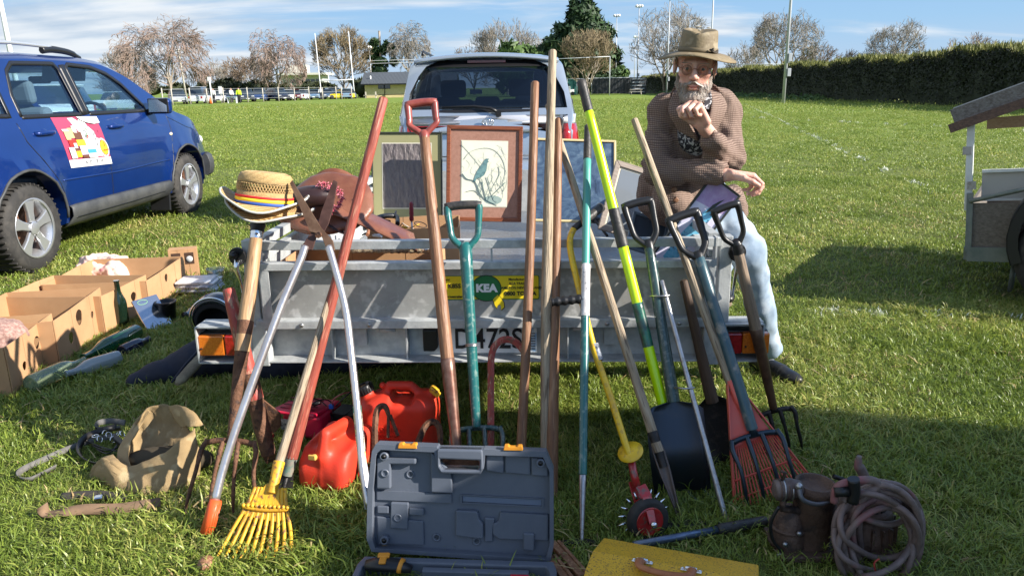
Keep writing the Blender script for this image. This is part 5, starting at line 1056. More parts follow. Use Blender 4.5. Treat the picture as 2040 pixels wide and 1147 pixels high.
# ---- blue four wheel drive
BLUE = mat('blue_car_paint', (.002, .019, .12), .32, .3, coat=1., c2=(.003, .024, .14), sc=2); BLUE.node_tree.nodes['Principled BSDF'].inputs['Coat Roughness'].default_value = .02
def blue_car():
 ya, yb = 5.69, 8.36; c = Car(4.35, 1.84, [(-2.2, 1.0), (-2.17, 1.12), (-2.02, 1.45), (-1.85, 1.60), (-1.5, 1.66), (-.8, 1.69), (0, 1.685), (.25, 1.665), (.45, 1.61), (.62, 1.545), (1.28, 1.18), (1.42, 1.14), (1.75, 1.075), (1.95, 1.0), (2.08, .90), (2.14, .76)], 1.15, axles=(1.34, -1.40), k=.30, flare=.035)
 m = Matrix.Translation((-3.70-.90, ya+1.57, 0)) @ Matrix.Rotation(R(90-1.9), 4, 'Z'); T = thing('blue_car', 'shiny blue four wheel drive car with a pink sticker on its rear door, at left', 'car', m=m)
 xs = sorted(set([round(x, 3) for x in np.concatenate([np.linspace(-2.2, -2.0, 5), np.arange(-2.0, 2.0, .055), np.linspace(2.0, 2.14, 5)])]))
 body = obj('body', c.loft(xs), BLUE, None)
 cav = c.loft(list(np.linspace(-2.0, 1.24, 26)), .055, .55); cut = [cav]
 for ax_ in c.ax:
  for s in (-1, 1): cut.append(MB().lathe([(.425, 0), (.425, .5)], 36, m=Matrix.Translation((ax_, s*.55, .355)) @ Matrix.Rotation(-s*PI/2, 4, 'X')))
 FYm = Matrix(((1, 0, 0, 0), (0, 0, -1, 0), (0, 1, 0, 0), (0, 0, 0, 1)))
 wins = {'rear_door_window': [(-1.20, 1.19), (-1.20, 1.35), (-1.13, 1.53), (-1.04, 1.59), (-.50, 1.60), (-.46, 1.56), (-.41, 1.185)], 'front_door_window': [(-.28, 1.185), (-.32, 1.58), (-.28, 1.60), (.05, 1.585), (.28, 1.53), (.46, 1.44), (.72, 1.23), (.72, 1.185)], 'quarter_window': [(-1.95, 1.23), (-1.90, 1.46), (-1.80, 1.54), (-1.38, 1.57), (-1.34, 1.54), (-1.34, 1.20)]}
 for p in wins.values(): cut.append(MB().prism(p, -1.2, 1.2, m=FYm))
 cut.append(MB().box((.9, 0, 1.36), (.95, 1.12, .40))); cut.append(MB().box((-2.0, 0, 1.36), (.4, 1.1, .36)))
 boolcut(body, cut); body.parent = T; shade(body)
 for nm, p in wins.items():
  for s in (-1, 1):
   cx = sum(q[0] for q in p)/len(p); cz = sum(q[1] for q in p)/len(p); g_ = c.glass(nm, [(cx+(x-cx)*1.02, cz+(z-cz)*1.03) for x, z in p], s, TINT, T)
   if s < 0: c.ribbon('window_seal', [(cx+(x-cx)*1.015, cz+(z-cz)*1.03) for x, z in p+[p[0]]], .035, s, BLACK, g_, off=.002)
 def xt(z, lo, hi):
  for _ in range(30):
   q = (lo+hi)/2
   if c.top(q) > z: lo = q
   else: hi = q
  return lo
 obj('windscreen', MB().grid([[(xt(z, .3, 1.35)-.01, y*(.56+.08*(1.56-z)/.4), z) for y in (-1, 0, 1)] for z in np.linspace(1.17, 1.565, 6)]), TINT, T, solid=.004)
 obj('rear_glass', MB().grid([[(np.interp(z, (1.12, 1.45, 1.6), (-2.15, -2.0, -1.86)), y*.56, z) for y in (-1, 0, 1)] for z in np.linspace(1.17, 1.55, 4)]), TINT, T, solid=.004)
 c.ribbon('door_pillar', [(-.345, 1.17), (-.39, 1.60)], .085, -1, BLACK, T, off=.003)
 for pts, w in (([(-.33, 1.15), (-.25, .95), (-.20, .73), (-.20, .36)], .008), ([(-1.30, 1.14), (-1.27, 1.0), (-1.14, .84), (-1.0, .64), (-.93, .40)], .008), ([(1.10, 1.14), (1.11, .95), (.97, .62), (.93, .42)], .008), ([(-.92, .40), (-.2, .37), (.92, .41)], .008), ([(1.10, 1.10), (1.5, .98), (1.9, .90)], .006)):
  c.ribbon('panel_gap', pts, w, -1, BLACK, T)
 c.ribbon('crease_line', [(-.95, .66), (0, .64), (.92, .66)], .012, -1, BLUE, T, off=.006, th=.006)
 for s in (-1, 1):
  g = [[(x, s*(c.ysurf(x, z)+.012+o), z) for z, o in ((.44, -.012), (.425, .008), (.36, .02), (.29, .012), (.255, -.02))] for x in np.linspace(-.93, .87, 16)]; obj('sill_cladding', MB().grid(g), DGREY, T, solid=.01)
  if s < 0: c.ribbon('cladding_groove', [(-.85, .335), (.1, .335), (.75, .345)], .008, s, BLACK, T, off=.038)
  for ax_, a0, a1 in ((1.34, .0, 1.05), (-1.40, .0, 1.0)):
   pts = []
   for i in range(21): a = PI*i/20; pts.append((ax_+.435*math.cos(a), s*(c.ysurf(ax_+.435*math.cos(a), .355+.435*math.sin(a))+.002), .355+.435*math.sin(a)))
   obj('arch_lip', MB().tube([Vector(p) for p in pts], .012, 6), DGREY, T)
  obj('mud_flap', MB().box((1.34-.47, s*.80, .25), (.025, .22, .26), rot=(0, R(8), 0)), BLACK, T, bevel=.01)
  obj('mud_flap', MB().box((-1.40-.46, s*.80, .28), (.025, .22, .30), rot=(0, R(8), 0)), BLACK, T, bevel=.01)
  for x in (1.34, -1.40): wl = obj('wheel', MB().lathe([(.08, -.1), (.08, .02)], 12, m=side_m(x, s*.78, .343, s)), DIRON, T); alloy(wl, x, s*.925, s, .343)
 obj('inner_arch', MB().box((-.05, 0, .45), (3.4, 1.5, .3)), BLACK, T)
 for x in (-1.03, .03):
  z = 1.05; y = -(c.ysurf(x, z)); hd = obj('door_handle', MB().tube(crom([Vector((x-.11, y+.002, z)), Vector((x-.09, y-.026, z+.002)), Vector((x, y-.036, z+.004)), Vector((x+.09, y-.03, z+.002)), Vector((x+.11, y+.002, z))], 4), .013, 8, flat=(1.3, .8)), BLUE, T)
  obj('handle_recess', MB().sphere((x+.015, y+.012, z-.012), 1, 16, 10, sc=(.062, .018, .048)), BLUE, hd)
 z = .92; x = 1.08; obj('side_repeater', MB().sphere((x, -c.ysurf(x, z)-.002, z), 1, 14, 8, sc=(.032, .010, .017)), mat('amber_clear', (.75, .6, .4), .2, coat=1), T)
 P = [Vector((x, -(c.w(x)*.66), c.top(x)+z)) for x, z in ((-1.7, -.0), (-1.6, .055), (-1.0, .075), (-.4, .065), (-.3, .05))]; obj('roof_rail', MB().tube(crom(P, 4), .016, 8), mat('silver_rail', (.6, .61, .62), .3, .7), T)
 P = [Vector((x, -(c.w(x)*.66), c.top(x)+z)) for x, z in ((-.45, .03), (-.3, .045), (-.05, .03), (.10, -.005))]; obj('rail_foot', MB().tube(crom(P, 4), [.03]*6+[.028]*4+[.02]*3, 8, flat=(1, .8)), BLACK, T)
 obj('roof_rail', MB().tube(crom([Vector((x, (c.w(x)*.66), c.top(x)+z)) for x, z in ((-1.6, -.0), (-1.5, .055), (-.8, .075), (-.4, .065), (.0, .0))], 4), .016, 8), mat('silver_rail', (.6, .61, .62), .3, .7), T)
 for s in (-1, 1):
  x, z = .76, 1.21; y = s*(c.ysurf(x, z)); mr = obj('wing_mirror', MB().box((x, y+s*.155, z+.01), (.11, .22, .16)), BLUE, T, bevel=.04, seg=3)
  obj('mirror_foot', MB().beam((x+.02, y-s*.01, z-.06), (x, y+s*.08, z-.03), .09, .05), BLACK, mr, bevel=.01); obj('mirror_glass', MB().box((x-.064, y+s*.155, z+.012), (.006, .18, .125), rot=(0, R(9), s*R(-6))), CHROME, mr, bevel=.002); obj('mirror_surround', MB().box((x-.048, y+s*.155, z+.01), (.018, .212, .15)), BLACK, mr, bevel=.02)
 for y in (-.38, .38): seat(T, -.28, y, .58); seat(T, -1.15, y, .58)
 obj('dashboard', MB().box((.90, 0, 1.02), (.4, 1.4, .24)), INTR, T, bevel=.06, seg=3); obj('steering_wheel', MB().torus(.18, .016, 24, 8, m=Matrix.Translation((.48, -.38, 1.10)) @ Matrix.Rotation(R(-65), 4, 'Y')), BLACK, T)
 obj('sun_visor', MB().box((.22, -.36, 1.54), (.05, .4, .14), rot=(0, R(20), 0)), INTR, T, bevel=.01); obj('rear_view_mirror', MB().box((.40, 0, 1.49), (.04, .22, .07)), BLACK, T, bevel=.02)
 obj('front_bumper', MB().tube(crom([Vector((1.80, -.93, .52)), Vector((2.05, -.86, .52)), Vector((2.17, -.5, .52)), Vector((2.2, 0, .52)), Vector((2.17, .5, .52)), Vector((2.05, .86, .52)), Vector((1.80, .93, .52))], 4), .10, 10, flat=(1.3, .5), up=(0, 0, 1)), DGREY, T)
 obj('headlight', MB().sphere((1.98, -.68, .80), 1, 14, 8, sc=(.16, .16, .09)), HL, T); obj('taillight', MB().box((-2.12, -.80, .95), (.12, .12, .4)), RED, T, bevel=.02)
 tl, tr_, bl, br = (112, 233), (199, 232), (137, 335), (219, 326)
 mi = m.inverted()
 def loc(px, py):
  d = ray(px, py); o3 = mi @ C0; d3 = (mi.to_3x3() @ d); t = (-.90-o3.y)/d3.y; q = o3+d3*t; return (q.x, q.z)
 A, B, Cc, D = loc(*tl), loc(*tr_), loc(*bl), loc(*br)
 def uv(u, v): return tuple((A[i]*(1-u)+B[i]*u)*(1-v)+(Cc[i]*(1-u)+D[i]*u)*v for i in (0, 1))
 def dec(name, poly, mt, parent, lay):
  P = [uv(*p) for p in poly]; trs = tessellate_polygon([[Vector((p[0], p[1], 0)) for p in P]]); off = .0025+.0012*lay
  return obj(name, MB().add([(x, -(c.ysurf(x, z)+off), z) for x, z in P], [tuple(t) for t in trs]), mt, parent)
 PK = mat('sticker_pink', (.33, .045, .09), .4); WS = mat('sticker_ivory', (.55, .55, .54), .5); YL = mat('sticker_amber', (.75, .45, .03), .4); RD = mat('sticker_red', (.6, .03, .02), .4); BR = mat('sticker_brown', (.12, .05, .03), .4); BL = mat('sticker_blue', (.05, .25, .55), .4); TN = mat('sticker_tan', (.5, .38, .18), .4); PL = mat('sticker_lilac', (.5, .42, .6), .4)
 g = [[(x, -(c.ysurf(x, z)+.0018), z) for x, z in [uv(u, v) for v in np.linspace(0, 1, 12)]] for u in np.linspace(0, 1, 8)]; st = obj('door_sticker', MB().grid(g), PK, T)
 rect = lambda a, b_, d, e: [(a, b_), (d, b_), (d, e), (a, e)]
 dec('white_band', [(0, .845), (.33, .845), (.66, .845), (1, .845), (1, 1), (.66, 1), (.33, 1), (0, 1)], WS, st, 1)
 elp = lambda cx, cy, rx, ry, n=20: [(cx+rx*math.cos(a), cy+ry*math.sin(a)) for a in np.linspace(0, 2*PI, n+1)[:-1]]
 items = [(elp(.60, .42, .11, .40), WS), ([(.33, .03), (.45, .02), (.60, .15), (.68, .40), (.66, .76), (.5, .76), (.46, .35)], WS), ([(.55, .2), (.70, .2), (.78, .3), (.82, .62), (.80, .82), (.62, .8)], WS), (elp(.80, .63, .115, .19), WS), (elp(.89, .645, .12, .20), YL if False else WS), (elp(.895, .645, .095, .165), RD), (elp(.895, .645, .082, .145), YL),
    (rect(.08, .24, .22, .28), WS), (rect(.10, .28, .20, .45), TN), (rect(.20, .22, .30, .42), TN), (rect(.12, .45, .30, .58), RD), (rect(.30, .18, .38, .32), WS), (rect(.29, .30, .46, .46), BR), (rect(.29, .46, .48, .58), YL), (rect(.07, .60, .19, .92 if False else .82), WS), (rect(.20, .52, .27, .62), WS), (rect(.19, .62, .30, .68), BR), (rect(.19, .68, .30, .80), YL), (rect(.31, .58, .46, .78), PL), (rect(.31, .76, .46, .82), BR), (rect(.46, .62, .66, .83), WS), (rect(.46, .66, .66, .74), BL), ([(.52, .0), (1.0, .0), (1.0, .13), (.85, .15), (.70, .12), (.60, .08)], WS)]
 for i, (p, mt_) in enumerate(items): dec('printed_product', p, mt_, st, 2+i*.45)
 INK = mat('grey_ink', (.14, .14, .16), .5)
 def dtxt(body, u, v, size, mt_, lay, sx=1., ink=None):
  x, z = uv(u, v); p = m @ Vector((x, -(c.ysurf(x, z)+.0025+.0012*lay), z)); X = (m.to_3x3() @ Vector((1, 0, .0))); up = Vector((0, 0, 1)); nn = X.cross(up)
  mm = Matrix((X, up, nn)).transposed().to_4x4(); mm.translation = p; txt('lettering', body, mt_, mm, size, st, sx=sx, ext=.0003)
 dtxt('Ph: 021 138 3341', .58, .925, .052, INK, 2.5, .8); dtxt('0', .905, .57, .06, BR, 14); dtxt('wopro', .90, .69, .032, RD, 14);
 for i in range(4): dtxt('ABRI'[i], .745, .35+.11*i, .05, INK, 14)
 dtxt('2', .565, .33, .10, mat('ink_green', (.1, .2, .1), .5), 14); dtxt('A', .565, .41, .06, RD, 14)
 return T
blue_car()
# ---- silver people carrier seen from behind
SILV = mat('silver_car_paint', (.38, .43, .48), .26, .6, coat=1.)
def silver_car():
 c = Car(4.65, 1.80, [(-2.33, .55), (-2.31, .95), (-2.24, 1.12), (-2.13, 1.32), (-2.0, 1.50), (-1.9, 1.60), (-1.70, 1.645), (-1.2, 1.675), (0, 1.685), (.5, 1.62), (1.35, 1.12), (1.6, 1.06), (2.2, .88), (2.32, .7)], 1.08, axles=(1.38, -1.38), r=.32, k=.27, plan=.10, flare=.0, wg=.955)
 X = atY(958, 240, 7.0).x; m = Matrix.Translation((X, 7.05+2.33, 0)) @ Matrix.Rotation(R(91.5), 4, 'Z'); T = thing('silver_car', 'silver people carrier parked behind the trailer, seen from the rear', 'car', m=m)
 xs = sorted(set([round(x, 3) for x in np.concatenate([np.linspace(-2.33, -1.6, 26), np.arange(-1.6, 2.2, .09), np.linspace(2.2, 2.32, 4)])])); body = obj('body', c.loft(xs), SILV, None)
 cut = [c.loft(list(np.linspace(-2.12, 1.3, 26)), .055, .6)]
 for ax_ in c.ax:
  for s in (-1, 1): cut.append(MB().lathe([(.39, 0), (.39, .5)], 32, m=Matrix.Translation((ax_, s*.55, .33)) @ Matrix.Rotation(-s*PI/2, 4, 'X')))
 YZ = Matrix(((0, 0, 1, 0), (1, 0, 0, 0), (0, 1, 0, 0), (0, 0, 0, 1)))
 rw = [(-.74, 1.16), (.74, 1.16), (.72, 1.30), (.64, 1.46), (.57, 1.55), (.45, 1.60), (-.45, 1.60), (-.57, 1.55), (-.64, 1.46), (-.72, 1.30)]
 cut.append(MB().prism(rw, -2.5, -1.78, m=YZ)); cut.append(MB().box((1.0, 0, 1.36), (1.0, 1.2, .36)))
 FYm = Matrix(((1, 0, 0, 0), (0, 0, -1, 0), (0, 1, 0, 0), (0, 0, 0, 1)))
 wins = {'quarter_window': [(-1.9, 1.14), (-1.8, 1.50), (-1.05, 1.54), (-1.05, 1.14)], 'rear_door_window': [(-.98, 1.12), (-.98, 1.55), (-.1, 1.56), (-.1, 1.12)], 'front_door_window': [(.0, 1.12), (.0, 1.56), (.35, 1.54), (.98, 1.16), (.98, 1.12)]}
 for p in wins.values(): cut.append(MB().prism(p, -1.2, 1.2, m=FYm))
 boolcut(body, cut); body.parent = T; shade(body)
 for nm, p in wins.items():
  for s in (-1, 1): c.glass(nm, p, s, DTINT, T, off=-.008)
 xr = lambda z: float(np.interp(z, [.55, .95, 1.12, 1.32, 1.5, 1.6, 1.64], [-2.33, -2.31, -2.24, -2.13, -2.0, -1.9, -1.7]))
 hwid = lambda z: float(np.interp(z, [1.14, 1.30, 1.46, 1.56, 1.63], [.79, .755, .69, .62, .50]))
 rg = obj('rear_window', MB().grid([[(xr(z)-.010+.10*abs(u)**4, hwid(z)*u, z) for u in np.linspace(-1, 1, 17)] for z in np.linspace(1.145, 1.615, 10)]), DTINT, T, solid=.004)
 obj('window_border', MB().grid([[(xr(z)-.016+.10*abs(u)**4, hwid(z)*u, z) for u in np.linspace(-1, 1, 17)] for z in (1.54, 1.58, 1.62)]), BLACK, rg); obj('window_border', MB().grid([[(xr(z)-.016+.10*abs(u)**4, hwid(z)*u, z) for u in np.linspace(-1, 1, 17)] for z in (1.132, 1.155)]), BLACK, rg)
 for s in (-1, 1): obj('window_border', MB().grid([[(xr(z)-.016+.10*abs(u)**4, s*hwid(z)*u, z) for u in np.linspace(.93, 1.0, 3)] for z in np.linspace(1.14, 1.62, 9)]), BLACK, rg)
 obj('brake_light', MB().box((xr(1.585)-.03, 0, 1.588), (.02, .36, .022)), mat('dark_red_lens', (.12, .01, .012), .2, coat=1), rg)
 obj('spoiler', MB().grid([[(x+.06*u*u, .70*u*(1-.02), z-.05*u*u) for u in np.linspace(-1, 1, 15)] for x, z in ((-1.72, 1.672), (-1.88, 1.662), (-1.98, 1.645), (-1.985, 1.632), (-1.93, 1.622))]), SILV, T, solid=.008)
 obj('rear_wiper', MB().tube([(-2.285, .0-.10, 1.125), (-2.275, -.03, 1.165), (-2.24, .12, 1.185), (-2.24, .42, 1.18)], [.016, .014, .011, .008], 8).box((-2.28, -.10, 1.12), (.04, .05, .05)), BLACK, T)
 em = obj('emblem', MB().tube([Vector((-2.315, .052*math.cos(a), 1.045+.034*math.sin(a))) for a in np.linspace(0, 2*PI, 25)[:-1]], .0055, 6, closed=True), CHROME, T)
 obj('emblem_oval', MB().tube([Vector((-2.317, .018*math.cos(a), 1.045+.030*math.sin(a))) for a in np.linspace(0, 2*PI, 21)[:-1]], .0045, 6, closed=True), CHROME, em); obj('emblem_oval', MB().tube([Vector((-2.317, .038*math.cos(a), 1.058+.014*math.sin(a))) for a in np.linspace(0, 2*PI, 21)[:-1]], .0045, 6, closed=True), CHROME, em)
 obj('garnish', MB().box((-2.335, 0, .965), (.03, .9, .035)), SILV, T, bevel=.01); obj('plate_recess', MB().box((-2.335, 0, .86), (.012, .56, .16)), DGREY, T); obj('number_plate', MB().box((-2.345, 0, .86), (.01, .36, .125)), WHP, T)
 for pts in ([(-2.30, .70, 1.10), (-2.325, .68, .95), (-2.345, .60, .74)], [(-2.30, -.70, 1.10), (-2.325, -.68, .95), (-2.345, -.60, .74)], [(-2.345, .60, .74), (-2.345, -.60, .74)]): obj('tailgate_gap', MB().tube([Vector(p) for p in pts], .004, 5), BLACK, T)
 for s in (-1, 1):
  def lens(name, zs, mt_, u0=.73):
   g = [[(xr(z)-.010, s*.67, z), (xr(z)-.012, s*.74, z), (xr(z)+.0, s*(c.ysurf(-2.30, z)-.03), z)]+[(x, s*(c.ysurf(x, z)+.006), z) for x in (-2.27, -2.22, -2.12, -2.0)] for z in zs]; return obj(name, MB().grid(g), mt_, T, solid=.006)
  lens('taillight_clear', (1.02, 1.06, 1.10), HL if False else mat('clear_lens', (.55, .55, .58), .12, .3, coat=1)); lens('taillight_red', (.80, .86, .93, 1.015), RED)
  for x in c.ax: wl = obj('wheel', MB().lathe([(.08, -.1), (.08, .02)], 12, m=side_m(x, s*.76, .32, s)), DIRON, T); alloy(wl, x, s*.89, s, .32, 5, .2)
  mr = obj('wing_mirror', MB().box((.95, s*1.03, 1.12), (.10, .22, .16)), BLACK, T, bevel=.04, seg=3); obj('mirror_glass', MB().box((.895, s*1.03, 1.12), (.006, .17, .12)), CHROME, mr)
  obj('door_visor', MB().box((.2, s*.83, 1.50), (.9, .02, .08)), BLACK, T)
 obj('rear_bumper', MB().tube(crom([Vector((-2.0, -.90, .55)), Vector((-2.3, -.82, .55)), Vector((-2.38, -.4, .55)), Vector((-2.39, 0, .55)), Vector((-2.38, .4, .55)), Vector((-2.3, .82, .55)), Vector((-2.0, .90, .55))], 4), .13, 10, flat=(1.2, .4), up=(0, 0, 1)), SILV, T)
 obj('roof_rail', MB().tube([(-1.7, .62, 1.665), (-1.6, .62, 1.70), (.2, .62, 1.71), (.4, .62, 1.66)], .014, 6), BLACK, T)
 for y in (-.42, 0, .42): obj('rear_head_rest', MB().box((-1.15, y, 1.17), (.10, .26, .18)), INTR, T, bevel=.04, seg=3)
 obj('rear_seat', MB().box((-1.1, 0, .85), (.2, 1.3, .5)), INTR, T, bevel=.05)
 for y in (-.4, .4): seat(T, .05, y, .55)
 obj('dashboard', MB().box((1.05, 0, 1.0), (.4, 1.4, .22)), INTR, T, bevel=.06)
 obj('bundle', MB().sphere((-1.75, -.28, 1.10), 1, 14, 9, sc=(.2, .26, .13)), mat('brown_bundle', (.16, .08, .06), .9, bump=1, bsc=14), T); obj('red_bag', MB().sphere((-1.8, -.56, 1.10), 1, 14, 9, sc=(.15, .13, .10)), mat('red_cloth', (.4, .03, .05), .8), T)
 obj('parking_card', MB().box((.80, .15, 1.30), (.003, .16, .06)), WHP, T); obj('parking_card', MB().box((.80, .42, 1.28), (.003, .14, .05)), WHP, T)
 return T
silver_car()
# ---- stall trailer cut by the right edge
def stall():
 Yn = 4.7; q = lambda px, py, Y=Yn: atY(px, py, Y)
 b = q(1930, 520); root = thing('stall_trailer', 'wooden sided market stall trailer cut off by the right edge of the photo', 'trailer', (b.x, Yn, 0))
 GW = wood('grey_ply', (.17, .15, .13), (.10, .085, .07), .7, 'x', bump=.3); WM = mat('white_frame', (.62, .64, .62), .45, c2=(.5, .52, .5), sc=10); TB = wood('pale_timber', (.36, .25, .15), (.28, .18, .10), .7, 'x'); GR = mat('green_grey_frame', (.12, .15, .14), .5, .3, c2=(.18, .2, .19), sc=9)
 x0 = q(1928, 450).x; piv = Vector((x0, Yn, .6)); MR = Matrix.Translation(piv) @ Matrix.Rotation(R(-35), 4, 'Z') @ Matrix.Rotation(R(-5), 4, 'Y') @ Matrix.Translation(-piv); MW = Matrix.Translation(piv) @ Matrix.Rotation(R(-35), 4, 'Z') @ Matrix.Translation(-piv)
 def P(n, mb, mt_, tilt=True, **k): mb.v = [tuple((MR if tilt else MW) @ Vector(v)) for v in mb.v]; return obj(n, mb, mt_, root, world=True, **k)
 def npart(o, n, mb, mt_, **k): mb.v = [tuple((MW if o.name.startswith('wheel') else MR) @ Vector(v)) for v in mb.v]; return obj(n, mb, mt_, o, world=True, **k)
 z1, z0 = q(1930, 405).z, q(1930, 492).z; zr0 = q(1930, 510).z
 P('tray_side', MB().box(((x0+x0+2.4)/2, Yn, (z0+z1)/2), (2.4, .018, z1-z0)), GW); P('tray_end', MB().box((x0, Yn+.75, (z0+z1)/2), (.018, 1.5, z1-z0)), GW)
 P('tray_side', MB().box(((x0+x0+2.4)/2, Yn+1.5, (z0+z1)/2), (2.4, .018, z1-z0)), GW); P('tray_floor', MB().box((x0+1.2, Yn+.75, z0), (2.4, 1.5, .02)), GW)
 P('bottom_frame', MB().box((x0+1.2, Yn-.01, (z0+zr0)/2-.01), (2.42, .04, z0-zr0+.03)), GR); P('end_post', MB().box((x0-.005, Yn-.012, (z0+z1)/2+.02), (.035, .03, z1-z0+.09)), GR); P('frame_end', MB().box((x0-.01, Yn+.75, z0-.04), (.04, 1.5, .08)), GR)
 P('hand_rail', MB().tube([q(1933, 400)-Vector((0, .03, 0)), q(2045, 372)-Vector((0, .03, 0)), q(2200, 340)-Vector((0, .03, 0))], .014, 8), GR)
 c = Vector((x0+.60, Yn-.09, .335)); wm = Matrix.Translation(c) @ Matrix.Rotation(PI/2, 4, 'X')
 w = P('wheel', tilt=False, mt_=RUBBER, mb=MB().lathe([(.2, -.09), (.30, -.10), (.332, -.06), (.336, 0), (.332, .06), (.30, .10), (.2, .09)], 36, m=wm)); npart(w, 'rim', MB().lathe([(.205, .09), (.20, .03), (.12, .01), (.06, .03), (0, .035)], 24, m=wm), WM)
 g = [[(c.x+.40*math.cos(a), c.y-.11+dy, c.z+.06+.40*math.sin(a)) for dy in (0, .26)] for a in np.linspace(PI*1.12, .1, 16)]; P('mudguard', MB().grid(g), BLACK, solid=.006)
 P('mudguard_side', MB().prism([(c.x+.40*math.cos(a), c.z+.06+.40*math.sin(a)) for a in np.linspace(PI*1.12, .1, 16)]+[(c.x+.5, c.z+.5), (c.x-.25, c.z+.46)] if False else [(c.x+r_*math.cos(a), c.z+.06+r_*math.sin(a)) for r_, aa in ((.40, np.linspace(PI*1.12, .1, 16)), (.34, np.linspace(.1, PI*1.12, 16))) for a in aa], -.004, .0, m=Matrix(((1, 0, 0, 0), (0, 0, -1, c.y-.11), (0, 1, 0, 0), (0, 0, 0, 1)))), BLACK)
 a, b2 = q(1941, 412), q(1937, 250); P('upright', MB().box(((a.x+b2.x)/2, Yn+.03, (a.z+b2.z)/2), (.040, .04, b2.z-a.z+.05)), WM, bevel=.003); P('upright', MB().box((x0+2.2, Yn+.03, .9), (.04, .04, 1.4)), WM)
 for y in (300, 370): p = q(1939, y); P('bracket', MB().box((p.x, Yn+.005, p.z), (.048, .01, .05)), STEEL)
 t_, b_ = q(1945, 343).z, q(1945, 400).z; pn = P('panel', MB().box((x0+1.3, Yn+.055, (t_+b_)/2), (2.5, .012, t_-b_)), mat('panel_grey', (.36, .35, .32), .6)); npart(pn, 'panel_edge', MB().box((x0+1.3, Yn+.045, t_), (2.5, .03, .018)).box((x0+1.3, Yn+.045, b_), (2.5, .03, .012)), WM)
 A, B = q(1921, 229), q(2050, 185); d = (B-A).normalized(); B = A+d*2.6
 P('awning_board', MB().beam(A, B, .030, .085, up=(0, -1, 0)) if False else MB().beam(A, B, .03, .085, up=Vector((0, 1, 0)).cross(d)), wood('awning_wood', (.20, .19, .18), (.10, .085, .075), .75, 'x', bump=.4)); A2 = A+Vector((-.012, -.014, -.075)); P('awning_batten', MB().beam(A2, A2+d*2.6, .035, .055, up=Vector((0, 1, 0)).cross(d)), wood('awning_batten_wood', (.15, .09, .065), (.08, .05, .04), .75, 'x', bump=.4))
 P('awning_sheet', MB().box((0, 0, 0), (2.6, 1.6, .012), m=Matrix.Translation(A+d*1.3+Vector((0, .85, .045))) @ Vector((1, 0, 0)).rotation_difference(d).to_matrix().to_4x4()), mat('awning_sheet', (.45, .45, .44), .6))
 z = q(1960, 246, Yn+.3).z; P('cross_timber', MB().box((x0+1.35, Yn+.3, z), (2.6, .04, .07)), TB); P('sign_board', MB().box((x0+1.75, Yn+.35, z+.075), (2.6, .02, .07)), WM)
 P('green_stripe', MB().box((x0+1.95, Yn+.33, z+.10), (2.3, .01, .05)), mat('green_sheet', (.05, .35, .22), .5))
 j = q(1964, 512, Yn+.2); jw = P('jockey_wheel', MB().tube([j+Vector((-.03, 0, -.02)), j+Vector((.03, 0, -.02))], .06, 16), BLACK); npart(jw, 'bracket', MB().tube([j, j+Vector((0, 0, .12))], .012, 8), STEEL)
 P('jockey_post', MB().tube([Vector((j.x, j.y, .02)), j], .016, 8), GR, tilt=False)
stall()
# ------------------------------------------------------------------ picture frames standing in the trailer
DECK = .527
def picture(name, label, tl, tr_, bl, Yb, fw, fmt, mats, th=.02, lean_=.10, zb=None, art=None, group='framed pictures in the trailer', br=None):
 """front face from the photo rows/columns of its corners; bottom edge stands at distance Yb"""
 b = atY(*bl, Yb); z0 = b.z if zb is None else zb; b = atZ(bl[0], bl[1], z0) if zb is not None else b
 up = None; lo, hi = b.y-.2, b.y+1.2
 t0 = atY(*tl, b.y+lean_); t1 = atY(*tr_, b.y+lean_); X = (t1-t0); W_ = X.length; X.normalize(); U = (t0-b); H_ = U.length; U.normalize()
 m = frame_m(b, x=X, z=X.cross(U)); root = thing(name, label, 'picture', m=m, group=group)
 if (m.to_3x3() @ Vector((0, 0, 1))).y > 0: raise Exception('frame faces away')
 a = math.asin(max(-1, min(1, X.dot(U)))); sk = math.tan(a)
 S2 = lambda x, y: (x+sk*0*y, y)
 F_ = MB()
 fr = [('rail', [(0, 0), (W_, 0), (W_-fw, fw), (fw, fw)]), ('rail', [(0, H_), (fw, H_-fw), (W_-fw, H_-fw), (W_, H_)]), ('stile', [(0, 0), (fw, fw), (fw, H_-fw), (0, H_)]), ('stile', [(W_, 0), (W_, H_), (W_-fw, H_-fw), (W_-fw, fw)])]
 for n_, p in fr: obj('frame_'+n_, MB().prism(p, -th, 0), fmt, root, bevel=.003)
 obj('backing', MB().box((W_/2, H_/2, -th*.75), (W_-.004, H_-.004, .004)), CARD, root); e = fw
 lay = 0
 for nm, w, mt_ in mats:
  obj(nm, MB().box((W_/2, H_/2, -.010+.0015*lay), (W_-2*e, H_-2*e, .001)), mt_, root); e += w; lay += 1
 return root, m, W_, H_, e
DW = mat('dark_frame', (.025, .028, .022), .4); OLV = mat('olive_mount', (.25, .24, .12), .8); CRM = mat('cream_bevel', (.55, .52, .42), .8); EMB = mat('dark_embossed', (.10, .082, .085), .55, c2=(.135, .115, .11), sc=70, bump=1.6, bsc=38, st=(1, .35, 1), spec=.6)
r, m, w, h, e = picture('picture', 'framed dark textured picture with an olive green mount, leftmost in the trailer', (742, 263), (884, 263), (741, 437), 4.62, .010, DW, [('mount', .055, OLV), ('mount_edge', .006, CRM), ('artwork', 0, EMB)])
MHG = wood('mahogany', (.22, .07, .028), (.13, .035, .015), .3, 'x'); PMT = mat('pinkish_brown_mount', (.31, .16, .115), .85, c2=(.26, .13, .09), sc=60); PAP = mat('ivory_paper', (.66, .65, .52), .8, c2=(.60, .60, .48), sc=9); IN2 = mat('teal_ink', (.13, .25, .25), .7, c2=(.07, .15, .16), sc=40)
